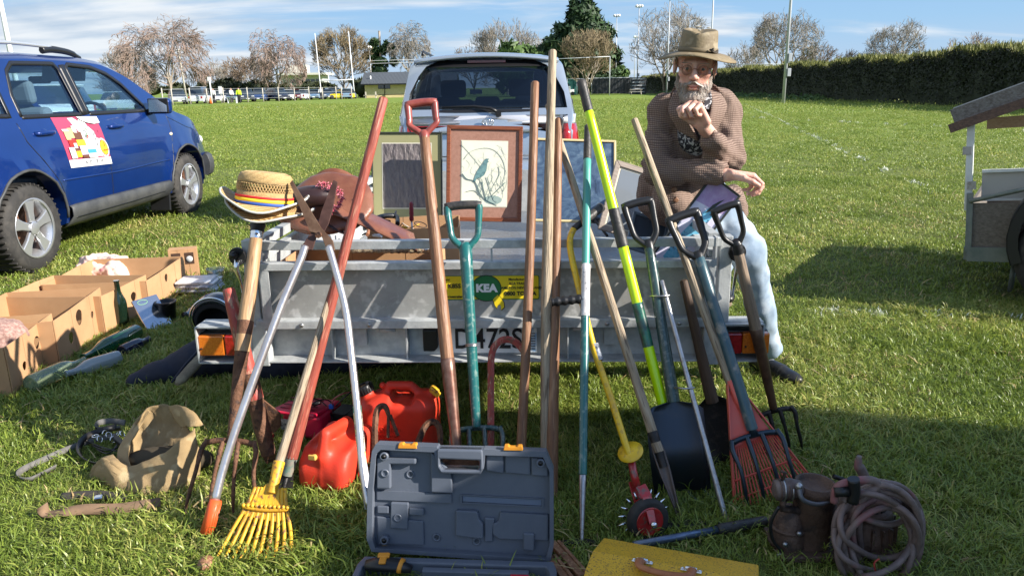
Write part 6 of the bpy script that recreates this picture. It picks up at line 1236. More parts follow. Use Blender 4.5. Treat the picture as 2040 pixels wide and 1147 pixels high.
r, m, w, h, e = picture('picture', 'wooden framed drawing of a small bird on a branch, in the middle', (889, 249), (1041, 252), (888, 440), 4.45, .024, MHG, [('mount', .062, PMT), ('mount_edge', .005, CRM), ('artwork', 0, PAP)])
def sketch():
 iw, ih = w-2*e, h-2*e; rn = random.Random(4); P = lambda u, v: Vector((e+u*iw, e+(1-v)*ih, -.0035)); ink = MB()
 def line(pts, r_): ink.tube(crom([P(*p) for p in pts], 4), [r_*.55*(1-.5*i/(len(pts)*4)) for i in range((len(pts)-1)*4+1)], 4, flat=(1, .35), up=(0, 0, 1))
 line([(.05, .28), (.2, .16), (.5, .10), (.75, .14), (.93, .3), (.97, .5), (.85, .7), (.7, .8)], .003)
 line([(0, .05), (.2, .2), (.42, .38)], .0022); line([(.02, .5), (.12, .58), (.3, .62), (.4, .78), (.55, .9), (.8, .98)], .006); line([(.10, .78), (.3, .76), (.45, .86)], .004)
 line([(.45, .62), (.5, .75), (.55, .9)], .005); line([(.82, .38), (.84, .5), (.7, .7), (.6, .85)], .003); line([(.98, .62), (.8, .75), (.6, .88)], .005); line([(.55, .55), (.62, .7), (.72, .9)], .003)
 for i in range(26):
  x, y = rn.uniform(.35, .95), rn.uniform(.62, .95); line([(x, y), (x+rn.uniform(-.08, .08), y-rn.uniform(.05, .12)), (x+rn.uniform(-.14, .14), y-rn.uniform(.1, .26))], .0016)
 for i in range(16):
  x, y = rn.uniform(0, 1), rn.uniform(.02, .45); line([(x, y), (x+rn.uniform(-.1, .1), y+rn.uniform(.02, .12)), (min(1, max(0, x+rn.uniform(-.16, .16))), y+rn.uniform(.05, .2))], .0012)
 art = obj('branches', ink, IN2, r)
 bd = [(.575, .265), (.54, .262), (.50, .29), (.47, .33), (.42, .38), (.35, .45), (.30, .53), (.27, .60), (.245, .63), (.30, .625), (.34, .57), (.42, .56), (.50, .52), (.545, .45), (.56, .38), (.565, .33), (.60, .315), (.575, .295), (.605, .265)]
 obj('bird', MB().prism([((e+u*iw), e+(1-v)*ih) for u, v in bd], -.004, -.0032), IN2, r)
 obj('wash', MB().prism([((e+(.70+.2*math.cos(a))*iw), e+(1-.9-.07*math.sin(a))*ih) for a in np.linspace(0, 2*PI, 14)[:-1]], -.0062, -.0058), mat('pale_wash', (.25, .33, .30), .8), r)
sketch()
PST = mat('pale_pine_frame', (.52, .42, .22), .5)
def poster_mat(name, cols, sc=26):
 mt = bpy.data.materials.new(name); mt.use_nodes = True; t = mt.node_tree; b = t.nodes['Principled BSDF']; L = t.links.new
 tc = nd(t, 'ShaderNodeTexCoord'); n = nd(t, 'ShaderNodeTexNoise'); n.inputs['Scale'].default_value = sc; n.inputs['Detail'].default_value = 7; n.inputs['Roughness'].default_value = .65; n.inputs['Distortion'].default_value = 1.6; L(tc.outputs['Object'], n.inputs[0])
 cr = nd(t, 'ShaderNodeValToRGB'); cr.color_ramp.elements[0].position = .32; cr.color_ramp.elements[1].position = .74; cr.color_ramp.elements[0].color = (*cols[0], 1); cr.color_ramp.elements[1].color = (*cols[-1], 1)
 for i, c in enumerate(cols[1:-1]): q = cr.color_ramp.elements.new(.42+.14*i); q.color = (*c, 1)
 L(n.outputs[0], cr.inputs[0]); L(cr.outputs[0], b.inputs['Base Color']); b.inputs['Roughness'].default_value = .12; b.inputs['Coat Weight'].default_value = .6; return mt
r, m, w, h, e = picture('picture', 'blue framed poster of a crowd scene with a pale wooden frame', (1082, 276), (1248, 281), (1058, 440), 4.35, .014, PST, [('artwork', 0, poster_mat('crowd_print', [(.02, .03, .05), (.04, .065, .11), (.07, .11, .16), (.14, .18, .22), (.36, .38, .38)], 11))], lean_=.22)
GWD = wood('grey_frame_wood', (.30, .25, .21), (.22, .18, .15), .7, 'x')
r, m, w, h, e = picture('picture', 'grey wooden frame with plain grey glass leaning right of the blue poster', (1240, 322), (1330, 350), (1192, 455), 3.75, .028, GWD, [('inner_slip', .010, CRM), ('artwork', 0, mat('grey_glass', (.16, .18, .20), .15, coat=.6))], lean_=.15)
r, m, w, h, e = picture('picture', 'small blue grey frame half hidden behind the black handled spade', (1258, 418), (1330, 440), (1246, 492), 3.35, .014, mat('blue_grey_frame', (.10, .14, .19), .5), [('artwork', 0, mat('slate_print', (.05, .07, .10), .2, coat=.6))], lean_=.08)
def parrot():
 bl, tl, tr_ = (1262, 560), (1420, 348), (1487, 368)
 tlw, trw_, blw = atD(*tl, 3.0), atD(*tr_, 3.0), atD(1268, 548, 3.05); X = (trw_-tlw); W_ = X.length*1.02; X.normalize(); U = (tlw-blw); H_ = U.length; U.normalize(); X = (X-U*X.dot(U)).normalized()
 m = frame_m(blw, x=X, z=X.cross(U)); root = thing('picture', 'long narrow framed print of a blue bird leaning against the man knee', 'picture', m=m, group='framed pictures in the trailer')
 obj('frame', MB().prism([(0, 0), (W_, 0), (W_, H_), (0, H_)], -.022, 0, holes=[[(.008, .008), (W_-.008, .008), (W_-.008, H_-.008), (.008, H_-.008)]]), DW, root, bevel=.001)
 obj('artwork', MB().box((W_/2, H_/2, -.008), (W_-.01, H_-.01, .003)), mat('lilac_print', (.55, .52, .66), .25, c2=(.62, .62, .72), sc=30, lo=.45, hi=.6), root)
 bl_ = mat('blue_print', (.10, .36, .52), .25, c2=(.18, .46, .64), sc=40, c3=(.02, .03, .06), sc3=70, coat=.5)
 obj('printed_bird', MB().prism([(W_*.28, H_*.25), (W_*.62, H_*.22), (W_*.70, H_*.55), (W_*.72, H_*.74), (W_*.66, H_*.82), (W_*.52, H_*.80), (W_*.40, H_*.70), (W_*.30, H_*.5)], -.0060, -.0052), bl_, root)
 obj('printed_shadow', MB().prism([(W_*.48, H_*.72), (W_*.58, H_*.76), (W_*.66, H_*.86), (W_*.70, H_*.90), (W_*.62, H_*.87), (W_*.52, H_*.81)], -.0048, -.0042), DW, root)
 obj('printed_dusk', MB().prism([(.009, H_*.76), (W_-.009, H_*.80), (W_-.009, H_-.009), (.009, H_-.009)], -.0064, -.0060), mat('purple_print', (.34, .22, .42), .25, c2=(.40, .30, .50), sc=30), root)
parrot()
# ------------------------------------------------------------------ straw hats
STR = mat('straw', (.56, .38, .17), .65, c2=(.40, .24, .085), sc=1, lo=.4, hi=.6, bump=.0)
def straw_mat():
 mt = bpy.data.materials.new('woven_straw'); mt.use_nodes = True; t = mt.node_tree; b = t.nodes['Principled BSDF']; L = t.links.new; tc = nd(t, 'ShaderNodeTexCoord')
 w1 = nd(t, 'ShaderNodeTexWave', wave_type='BANDS', bands_direction='Z'); w1.inputs['Scale'].default_value = 75; w1.inputs['Distortion'].default_value = 1.2; w1.inputs['Detail Scale'].default_value = 3; L(tc.outputs['Object'], w1.inputs[0])
 w2 = nd(t, 'ShaderNodeTexNoise'); w2.inputs['Scale'].default_value = 260; L(tc.outputs['Object'], w2.inputs[0]); mm = nd(t, 'ShaderNodeMath', operation='MULTIPLY'); L(w1.outputs[1], mm.inputs[0]); L(w2.outputs[0], mm.inputs[1])
 cr = nd(t, 'ShaderNodeValToRGB'); cr.color_ramp.elements[0].position = .08; cr.color_ramp.elements[0].color = (.30, .17, .055, 1); cr.color_ramp.elements[1].position = .42; cr.color_ramp.elements[1].color = (.62, .44, .20, 1); L(mm.outputs[0], cr.inputs[0]); L(cr.outputs[0], b.inputs['Base Color'])
 bp = nd(t, 'ShaderNodeBump'); bp.inputs['Distance'].default_value = .003; L(mm.outputs[0], bp.inputs['Height']); L(bp.outputs[0], b.inputs['Normal']); b.inputs['Roughness'].default_value = .6; return mt
STRAW = straw_mat(); WTRIM = mat('grey_trim', (.42, .41, .38), .7)
def hat(label, c, rx, ry, ch, crx, lift, rz, bands=True, tilt=(0, 0)):
 """brim lifted at the two sides; crown with a pinched top"""
 m = Matrix.Translation(c) @ Matrix.Rotation(rz, 4, 'Z') @ Matrix.Rotation(tilt[0], 4, 'Y') @ Matrix.Rotation(tilt[1], 4, 'X'); root = thing('straw_hat', label, 'hat', m=m, group='straw hats on the trailer corner'); N = 48
 bz = lambda a, t: lift*(abs(math.cos(a))**2.2)*t**1.6-.012*t*abs(math.sin(a))**2+.004*math.sin(5*a)*t
 g = []
 for i in range(N):
  a = 2*PI*i/N; row = []
  for t in (0, .12, .35, .6, .85, 1): row.append(((crx+(rx-crx)*t)*math.cos(a), (crx*.86+(ry-crx*.86)*t)*math.sin(a), bz(a, t)))
  g.append(row)
 br = obj('brim', MB().grid(g, wrap=True), STRAW, root, solid=.004)
 obj('brim_edge', MB().tube([Vector(r_[-1]) for r_ in g], .0042, 6, closed=True), WTRIM, br)
 rows = [(0, 1.0), (.018, .985), (.04, .97), (.06, .965)]; cr = MB()
 prof = [(0, 1.02), (.15, 1.0), (.3, .985), (.44, .975)]
 def ring(z, k, dent=0): return [(crx*k*math.cos(2*PI*i/N), crx*.86*k*math.sin(2*PI*i/N), z-dent*math.exp(-(math.sin(2*PI*i/N)*2.2)**2)) for i in range(N)]
 lower = [ring(z*ch, k) for z, k in prof]; cr.grid([[r_[i] for r_ in lower] for i in range(N)], wrap=True); obj('crown_lower', cr, STRAW, root, solid=.003)
 lat = MB(); z0, z1 = .44*ch, .66*ch
 for i in range(56):
  a = 2*PI*i/56
  for s in (-1, 1):
   P = [Vector((crx*.972*math.cos(a+s*t*.15), crx*.86*.972*math.sin(a+s*t*.15), z0+(z1-z0)*t)) for t in (0, .33, .66, 1)]; lat.tube(P, .0022, 4, cap=False)
 obj('crown_lattice', lat, STRAW, root)
 up_ = [ring(z*ch, k, d) for z, k, d in ((.66, .965, 0), (.76, .955, 0), (.86, .93, 0), (.94, .87, 0), (.99, .76, .003), (1.0, .60, .012), (.985, .4, .022), (.97, .2, .028), (.965, .02, .03))]
 obj('crown_top', MB().grid([[r_[i] for r_ in up_] for i in range(N)], wrap=True), STRAW, root, solid=.003)
 if bands:
  for k, (a0, a1, col, nm) in enumerate(((.02, .12, (.02, .07, .30), 'blue_band'), (.12, .22, (.75, .55, .03), 'yellow_band'), (.22, .30, (.5, .02, .02), 'red_band'))):
   q = [ring(z*ch, 1.03-.02*z) for z in (a0+.001, a1)]; obj(nm, MB().grid([[r_[i] for r_ in q] for i in range(N)], wrap=True), mat(nm, col, .6), root, solid=.0015)
 return root
hc = atD(528, 424, 2.70)
hat('straw hat with a coloured ribbon band, on top of the other straw hat', hc+Vector((0, 0, .028)), .150, .145, .118, .098, .045, R(8), tilt=(R(8), R(-4)))
hat('lower straw hat crushed flat under the banded straw hat', hc+Vector((.012, .01, -.002)), .152, .148, .05, .096, .040, R(-6), bands=False, tilt=(R(11), R(-4)))
# ------------------------------------------------------------------ leather saddle
LEA = mat('brown_leather', (.135, .045, .025), .38, c2=(.19, .075, .042), sc=9, bump=.12, bsc=120, coat=.2)
def saddle():
 c = atY(650, 425, 3.15); root = thing('saddle', 'old brown leather saddle lying in the left of the trailer', 'saddle', c)
 f = lambda P: smin(smin(ell(P, (.0, 0, .02), (.20, .15, .04), rot=(R(35), 0, 0)), ell(P, (.02, .05, .06), (.16, .12, .045), rot=(R(55), 0, 0)), .04), ell(P, (-.10, .0, .01), (.10, .09, .05)), .04)+wob(P, 18, .004)
 sobj('seat', f, (-.3, -.25, -.12), (.3, .28, .22), .011, LEA, root)
 g = [[(x+.10+.0*z, y, z) for x, y, z in ((u*.16, .10+.02*math.cos(v*3), .13+.10*math.sin(v*PI)*(1-u*u*.8)),)][0] for v in np.linspace(0, 1, 9) for u in (0,)]
 g = []
 for v in np.linspace(0, 1, 10):
  g.append([(-.16+.34*u, .14-.05*v, .02+.155*math.sin(PI*(.08+.84*u))*(1-v)) for u in np.linspace(0, 1, 14)])
 obj('cantle', MB().grid(g), LEA, root, solid=.012)
 g = [[(.02+.26*u+.02*v, -.02+.02*math.sin(3*u)-.10*v, .05-.12*u-.05*v+.02*math.sin(2*v)) for v in np.linspace(-.6, 1, 8)] for u in np.linspace(0, 1.35, 10)]; obj('flap', MB().grid(g), LEA, root, solid=.006)
 obj('stitching', MB().tube([Vector((-.14+.30*u, .125, .02+.135*math.sin(PI*(.08+.84*u)))) for u in np.linspace(0, 1, 20)], .003, 5), mat('tan_thread', (.4, .25, .14), .8), root)
 f = lambda P: ell(P, (-.03, -.105, .085), (.10, .05, .045))+wob(P, 30, .002); sobj('dark_pad', f, (-.16, -.18, 0), (.12, .0, .15), .009, mat('dark_leather', (.03, .015, .015), .35), root)
 PKF = mat('pink_fleece', (.62, .10, .16), .95, c2=(.7, .3, .35), sc=60, bump=1.5, bsc=90); rn = random.Random(3); tf = MB()
 for i in range(170): t_ = rn.random(); a = R(-60)+t_*R(140); p = Vector((-.02+.115*math.cos(a), -.115+rn.uniform(-.02, .02), .080+.060*math.sin(a))); d = Vector((rn.gauss(.3, .6), -.5, rn.gauss(0, .6))).normalized()*rn.uniform(.012, .024); tf.tube([p, p+d], [.003, .001], 4)
 obj('pink_fleece', tf, PKF, root)
 for x, z in ((.145, .03), (.06, -.03)): obj('ring', MB().torus(.012, .0028, 14, 6, m=Matrix.Translation((x, -.02, z+.03)) @ Matrix.Rotation(PI/2, 4, 'X')), DIRON, root)
 obj('strap', MB().tube(crom([Vector(p) for p in ((-.05, -.10, .0), (.02, -.12, -.02), (.08, -.11, -.06), (.12, -.12, -.07))], 4), .012, 8, flat=(.3, 1.2)), mat('dark_leather', (.03, .015, .015), .35), root)
saddle()
# ------------------------------------------------------------------ cardboard boxes
def carton(label, c, rz, W_, D_, H_, holes=(), th=.004, group='open cardboard cartons', open_=True, tilt=0):
 """c: world point of the bottom centre"""
 m = Matrix.Translation(c) @ Matrix.Rotation(rz, 4, 'Z') @ Matrix.Rotation(tilt, 4, 'X'); root = thing('cardboard_box', label, 'box', m=m, group=group)
 V_ = Matrix(((1, 0, 0, 0), (0, 0, -1, 0), (0, 1, 0, 0), (0, 0, 0, 1)))
 def circ(cx, cz, r, sq=1.): return [(cx+r*sq*math.cos(a)*(1+.08*math.sin(3*a)), cz+r*math.sin(a)) for a in np.linspace(0, 2*PI, 15)[:-1]]
 for k, (nm, L_, mm) in enumerate((('front_panel', W_, Matrix.Translation((0, -D_/2, 0)) @ V_), ('back_panel', W_, Matrix.Translation((0, D_/2, 0)) @ V_), ('side_panel', D_-.009, Matrix.Translation((-W_/2, 0, 0)) @ Matrix.Rotation(PI/2, 4, 'Z') @ V_), ('side_panel', D_-.009, Matrix.Translation((W_/2, 0, 0)) @ Matrix.Rotation(PI/2, 4, 'Z') @ V_))):
  hs = [circ(*h[1:]) for h in holes if h[0] == k]; top = [(L_/2, H_), (L_*.17, H_+.004*math.sin(k*2)), (-L_*.2, H_-.003), (-L_/2, H_)]
  p = obj(nm, MB().prism([(-L_/2, 0), (L_/2, 0)]+top, -th/2, th/2, m=mm, holes=hs), CARD, root)
  for x in (-.17, .22): obj('crease', MB().box((x*L_, H_/2, th*.55), (.003, H_*.98, .0015), m=mm), mat('card_crease', (.28, .16, .08), .9), p)
 obj('base', MB().box((0, 0, .004), (W_-.01, D_-.01, .005)), CARD, root)
 return root, m
def gbox(label, p_near, p_far, depth, H_, side=-1, **k):
 """box whose long front edge runs on the grass between two pixels; depth to the left"""
 a, b = atZ(*p_near), atZ(*p_far); d = (b-a); W_ = d.length; d.normalize(); n = Vector((-d.y, d.x, 0)); c = (a+b)/2+n*depth/2; return carton(label, (c.x, c.y, 0), math.atan2(d.y, d.x), W_, depth, H_, **k)
b1 = gbox('cardboard box nearest the camera at the left edge, round holes in its side', (28, 792), (118, 712), .42, .245, holes=((0, .05, .16, .033), (0, .16, .12, .018), (0, -.12, .10, .022)))
b2 = gbox('pale cardboard box with several cut holes, second from the front', (122, 735), (212, 655), .50, .255, holes=((0, -.02, .18, .044), (0, .16, .14, .022), (0, -.16, .11, .032)))
b3 = gbox('wide empty cardboard box behind the upright wine bottle', (212, 668), (300, 618), .60, .235, holes=((0, .08, .14, .030),))
b4 = gbox('cardboard box holding the pale pink blanket, farthest of the row', (300, 625), (372, 568), .62, .215, holes=((0, -.02, .15, .028), (0, .16, .08, .018)))
c, m = carton('small cardboard carton with two square windows standing on end', tuple(atZ(346, 570)+Vector((0, .22, 0))), R(18), .19, .10, .23, holes=(), group=None);
cap_ = obj('top_flap', MB().box((0, 0, .232), (.19, .10, .005)), CARD, c)
for x in (-.045, .045): obj('window_cut', MB().box((x, -.0535, .165), (.062, .002, .085)), mat('dark_opening', (.05, .025, .015), .9), c); obj('bottle_base', MB().lathe([(.024, 0), (.022, .004), (0, .004)], 14, m=Matrix.Translation((x, -.056, .16)) @ Matrix.Rotation(PI/2, 4, 'X')), mat('pale_glass_solid', (.5, .5, .48), .2, coat=1), c)
CLO = mat('pink_floral_cloth', (.58, .38, .31), .95, c2=(.64, .49, .41), sc=12, c3=(.50, .22, .25), sc3=24)
cc = atY(212, 520, atZ(300, 600).y+.45)
f = lambda P: np.minimum(smin(smin(ell(P, (-.04, .02, .0), (.17, .14, .09)), ell(P, (-.14, -.02, .02), (.08, .09, .075)), .05), ell(P, (.07, -.04, -.03), (.11, .12, .10)), .05)+wob(P, 28, .012)+wob(P, 60, .006, 2), 9)
r = thing('blanket', 'crumpled pale pink floral blanket draped over the corner of a carton', 'blanket', cc+Vector((.02, 0, -.05))); sobj('cloth', f, (-.3, -.25, -.18), (.25, .25, .15), .009, CLO, r)
cc = atY(6, 655, atZ(28, 792).y+.22); r = thing('cloth_bundle', 'brown speckled cloth bundle in the nearest carton at the left edge', 'cloth', cc)
sobj('cloth', lambda P: ell(P, (-.05, 0, -.05), (.15, .13, .10))+wob(P, 35, .008), (-.25, -.2, -.2), (.15, .2, .1), .010, mat('speckled_cloth', (.22, .12, .10), .95, c2=(.36, .24, .20), sc=80), r)
c = atZ(398, 578); rt = thing('magazine_stack', 'small stack of glossy magazines on the grass behind the cartons', 'magazines', c); cols = [(.6, .6, .6), (.4, .42, .45), (.65, .62, .6), (.25, .28, .35), (.6, .6, .62), (.5, .5, .52)]
for i in range(6): obj('magazine', MB().box((.012*math.sin(i*2.1), .01*math.cos(i*3.), .010+.014*i), (.28-.01*i, .21, .012), rot=(0, 0, .12*math.sin(i*1.7))), mat('magazine_%s' % 'abcdef'[i], cols[i], .35, c2=(.6, .62, .65), sc=20, lo=.5, hi=.55), rt, bevel=.002)
rt = thing('glass_bowl', 'small clear glass bowl on the magazines', 'bowl', atZ(432, 566)); gb = glassmat('clear_glass', (.86, .88, .87), .5); obj('bowl', MB().lathe([(.02, .02), (.05, .03), (.062, .09), (.066, .12), (.060, .12), (.045, .04), (0, .03)], 20), gb, rt)
# ------------------------------------------------------------------ bottles, tray, pot, helmet
def glass_solid(name, c, r=.08, tr=.55): return mat(name, c, r, trans=tr, ior=1.45, coat=.5, spec=.7)
GREEN_G = glass_solid('green_glass', (.01, .11, .045)); PALE_G = glass_solid('pale_green_glass', (.42, .52, .32), .15, .7); FROST = glass_solid('pale_blue_glass', (.40, .46, .48), .25, .5); NAVY_G = glass_solid('dark_blue_glass', (.01, .015, .06)); DKG = glass_solid('black_green_glass', (.008, .02, .012), .1, .3)
def bottle(label, base, neck, r, mt_, L_=None, zb=None, neckr=.014, sh=.55, cap_mt=None):
 a, b = Vector(base), Vector(neck); d = b-a; L_ = d.length; m = frame_m(a, x=(1, .1, 0), z=d); rt = thing('glass_bottle', label, 'bottle', m=m, group='glass bottles on the grass')
 obj('glass', MB().lathe([(r*.5, .006), (r*.9, 0), (r, .01), (r, L_*sh), (r*.93, L_*(sh+.08)), (r*.6, L_*(sh+.19)), (neckr*1.15, L_*(sh+.27)), (neckr, L_*.97), (neckr*1.2, L_*.975), (neckr*1.2, L_)], 28, m=None), mt_, rt)
 if cap_mt: obj('cap', MB().lathe([(neckr*1.3, L_*.9), (neckr*1.3, L_*1.005), (0, L_*1.01)], 16), cap_mt, rt)
def lay(p0, p1, r): return atZ(*p0, r+.012), atZ(*p1, r+.012)
bottle('upright dark green wine bottle in front of the wide carton', atZ(246, 652), atZ(246, 652)+Vector((0, 0, .29)), .038, DKG, sh=.5)
a, b = lay((272, 660), (165, 712), .045); bottle('large dark green bottle lying just behind the frosted bottle', a, b, .045, GREEN_G, neckr=.016)
a, b = lay((238, 712), (130, 745), .04); bottle('pale frosted bottle lying at the front of the lying bottles', a, b, .040, FROST)
a, b = lay((60, 765), (168, 716), .043); bottle('pale green clear bottle lying against the nearest carton', a, b, .043, PALE_G)
a, b = lay((243, 700), (296, 675), .034); bottle('small dark blue bottle lying right of the frosted bottle', a, b, .034, NAVY_G)
a, b = lay((404, 614), (366, 628), .03); bottle('small clear bottle lying beside the black helmet', a, b, .03, FROST, cap_mt=BLACK)
p0, p1, p2 = atZ(297, 662, .0), atZ(346, 645, .0), None; tl = atY(262, 600, p0.y-.0+.10); X = (p1-p0); U = tl-p0; m = frame_m(p0, x=X, z=X.cross(U)); rt = thing('glass_tray', 'shiny reflective square tray leaning against the wide carton', 'tray', m=m)
W_, H_ = X.length, (U-X.normalized()*U.dot(X.normalized())).length; sk = U.dot(X.normalized())
obj('sheet', MB().prism([(0, 0), (W_, 0), (W_+sk, H_), (sk, H_)], -.012, 0), mat('mirror_tray', (.42, .46, .52), .12, .9, bump=.15, bsc=14), rt, bevel=.003); obj('oval_mark', MB().torus(.022, .0015, 20, 5, m=Matrix.Translation((W_*.35+sk*.85, H_*.88, .001)) @ Matrix.Diagonal((1.5, .7, 1, 1))), mat('green_mark', (.2, .4, .2), .4), rt)
rt = thing('black_pot', 'black plastic plant pot behind the reflective tray', 'pot', atZ(335, 640)); obj('pot', MB().lathe([(.045, 0), (.058, .12), (.062, .12), (.062, .13), (.054, .13), (.042, .01), (0, .01)], 24), BLACK, rt)
c = atZ(432, 672)+Vector((0, .05, .115)); rt = thing('helmet', 'glossy black helmet lying open side forward beside the trailer lamp', 'helmet', c); GB = mat('gloss_black', (.015, .017, .028), .12, coat=1)
f = lambda P: smax(smax(ell(P, (0, 0, 0), (.135, .15, .135)), -ell(P, (0, -.05, -.02), (.115, .15, .112)), .01), -(P[..., 1]+.075), .008); sobj('shell', f, (-.2, -.2, -.2), (.2, .2, .2), .0075, GB, rt)
f = lambda P: smax(smax(ell(P, (0, 0, 0), (.128, .14, .125)), -ell(P, (0, -.06, -.03), (.095, .14, .09)), .01), -(P[..., 1]+.068), .008); sobj('padding', f, (-.2, -.2, -.2), (.2, .2, .2), .0075, mat('black_lining', (.012, .012, .013), .8), rt)
obj('rim_trim', MB().tube([Vector((.126*math.cos(a), -.078, .126*math.sin(a))) for a in np.linspace(R(-25), R(205), 30)], .006, 6), CHROME, rt)
for x in (-.10, -.055, .06): obj('stud', MB().sphere((x, -.085, -.055), 1, 10, 6, sc=(.010, .005, .007)), STEEL, rt)
rt = thing('small_pot', 'small orange and white cup on the grass beside the black pot', 'cup', atZ(384, 624)); obj('cup', MB().tube([(0, 0, .03), (.05, .02, .03)], [.02, .028], 14), mat('terracotta', (.4, .16, .08), .7), rt)
# ------------------------------------------------------------------ dark bag and padded strap under the trailer corner
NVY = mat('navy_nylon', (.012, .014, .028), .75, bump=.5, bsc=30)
c = atZ(400, 800)+Vector((0, .25, 0)); rt = thing('navy_bag_and_shade', 'dark navy bag lying under the trailer corner, enlarged to stand for the shade there', 'bag', c)
f = lambda P: smin(cap(P, (-.38, -.06, .03), (.30, .30, .14), .05, .15), cap(P, (-.10, .1, .08), (.45, .25, .16), .10, .15), .06); f0 = f; f = lambda P: smin(f0(P), cap(P, (.25, .10, .08), (.80, .22, .10), .15, .13), .08)+wob(P, 14, .010); sobj('bag', f, (-.55, -.3, -.05), (1.0, .6, .4), .016, NVY, rt)  # bag lengthened to the right as a dark mass for the shade under the trailer
a, b = atZ(352, 765, .10), atY(412, 700, atZ(352, 765, .10).y+.22); rt = thing('padded_strap', 'padded beige strap on the navy bag below the trailer lamp', 'strap', a); st_ = MB().tube([a, a.lerp(b, .12), a.lerp(b, .5), b], [.012, .028, .031, .028], 14, flat=(.65, 1)); obj('pad', st_, mat('beige_pad', (.24, .20, .13), .85, c2=(.15, .12, .08), sc=16), rt, world=True); obj('edge_binding', MB().tube([a+Vector((-.02, 0, .01)), a.lerp(b, .5)+Vector((-.028, 0, .016)), b+Vector((-.028, 0, .016))], .006, 6), NVY, rt, world=True)
# ------------------------------------------------------------------ canvas bag, belts
CNV = mat('khaki_canvas', (.30, .21, .105), .92, c2=(.24, .165, .08), sc=8, bump=.35, bsc=500, c3=(.38, .29, .16), sc3=18)
c = atZ(290, 985)+Vector((0, .12, 0)); rt = thing('canvas_bag', 'crumpled open khaki canvas satchel lying on the grass', 'bag', c)
def patch(name, rows, mt_, parent, th=.004, wr_=.006, sub=6, seed=0, fr_=24):
 """cloth sheet through a grid of photo pixels (px, py, extra distance), wrinkled"""
 Y0 = c.y; G = [[atY(x, y, Y0+d) for x, y, d in r_] for r_ in rows]; A = [crom(r_, sub) for r_ in G]; B = list(zip(*[crom([r_[j] for r_ in A], sub) for j in range(len(A[0]))])); g = []
 for i, r_ in enumerate(B):
  row = []
  for j, p in enumerate(r_):
   n_ = Vector((noise.noise(p*fr_+Vector((seed, 0, 0))), noise.noise(p*fr_+Vector((0, seed+5, 0)))*1.6, noise.noise(p*fr_+Vector((0, 0, seed+9))))); k_ = noise.noise(Vector((p.x*60+p.z*25, p.y*20, p.z*12+seed)))
   row.append(p+n_*wr_+Vector((0, -abs(k_)*wr_*1.1, 0)))
  g.append(row)
 return obj(name, MB().grid(g), mt_, parent, world=True, solid=th)
patch('front_panel', [[(178, 945, .02), (205, 912, -.04), (262, 928, -.05), (330, 898, -.05), (386, 852, .0)], [(190, 975, .0), (225, 955, -.09), (285, 965, -.11), (345, 945, -.10), (400, 905, -.01)], [(225, 992, -.02), (262, 998, -.12), (312, 1006, -.13), (355, 998, -.11), (398, 960, -.02)], [(262, 1000, .06), (300, 1006, -.02), (330, 1008, -.04), (362, 1004, -.02), (390, 985, .04)]], CNV, rt, seed=1, wr_=.009)
patch('back_panel', [[(262, 860, .10), (290, 815, .14), (325, 806, .15), (352, 818, .14), (372, 845, .10)], [(248, 895, .04), (272, 860, .12), (312, 850, .14), (350, 858, .13), (380, 868, .08)], [(238, 930, -.02), (262, 915, .04), (300, 905, .08), (345, 895, .06), (386, 880, .02)], [(250, 950, -.02), (275, 945, .0), (310, 930, .02), (350, 915, .02), (388, 890, .02)]], CNV, rt, seed=4, wr_=.008)
patch('folded_flap', [[(335, 808, .14), (360, 806, .10), (385, 818, .06), (402, 838, .04)], [(345, 828, .12), (365, 822, .06), (388, 832, .02), (408, 845, .02)], [(362, 852, .08), (372, 848, .03), (385, 848, .0), (404, 846, .02)]], CNV, rt, seed=7, wr_=.006)
patch('side_panel', [[(238, 930, -.02), (232, 905, .02), (245, 875, .07), (268, 840, .12), (292, 812, .15)], [(262, 932, -.04), (255, 908, .0), (262, 880, .05), (280, 848, .11), (300, 818, .14)]], CNV, rt, seed=8, wr_=.004)
patch('left_flap', [[(176, 968, .0), (180, 938, .02), (200, 912, .03), (225, 905, .02)], [(192, 972, -.03), (200, 940, -.05), (218, 918, -.05), (240, 918, -.04)], [(215, 985, -.04), (232, 960, -.09), (250, 945, -.08), (262, 935, -.06)]], CNV, rt, seed=11, wr_=.006)
f = lambda P: ell(P, (.02, .04, .05), (.17, .06, .05)); sobj('contents', f, (-.25, -.1, -.03), (.25, .2, .15), .02, mat('dark_inside', (.05, .038, .022), .9), rt)
KST = mat('khaki_strap', (.20, .125, .075), .85, c2=(.14, .09, .055), sc=14); GST = mat('grey_strap', (.13, .125, .115), .8, c2=(.09, .085, .08), sc=30)
def strap(name, pts, w, mt_, parent, th=.004, z=.02, twist=None):
 P = crom([atZ(x, y, zz) for x, y, zz in pts], 6); g = []
 for i, p in enumerate(P):
  d = (P[min(len(P)-1, i+1)]-P[max(0, i-1)]).normalized(); s_ = d.cross(Vector((0, 0, 1))).normalized(); t_ = (twist(i/len(P)) if twist else .6); u = (s_*math.cos(t_)+Vector((0, 0, 1))*math.sin(t_)); g.append([p-u*w/2, p, p+u*w/2])
 return obj(name, MB().grid(g), mt_, parent, world=True, solid=th)
strap('shoulder_strap', [(320, 1000, .02), (240, 1012, .025), (170, 1014, .03), (128, 1020, .028), (92, 1024, .02), (84, 1006, .05)], .034, KST, rt, twist=lambda t: .5+.4*math.sin(t*6)); obj('strap_keeper', MB().box(atZ(124, 1018, .03), (.012, .045, .03), rot=(0, 0, R(12))), KST, rt, world=True, bevel=.004) if False else None
strap('under_strap', [(250, 992, .015), (190, 985, .02), (120, 990, .015)], .03, mat('dark_strap', (.04, .035, .03), .9), rt)
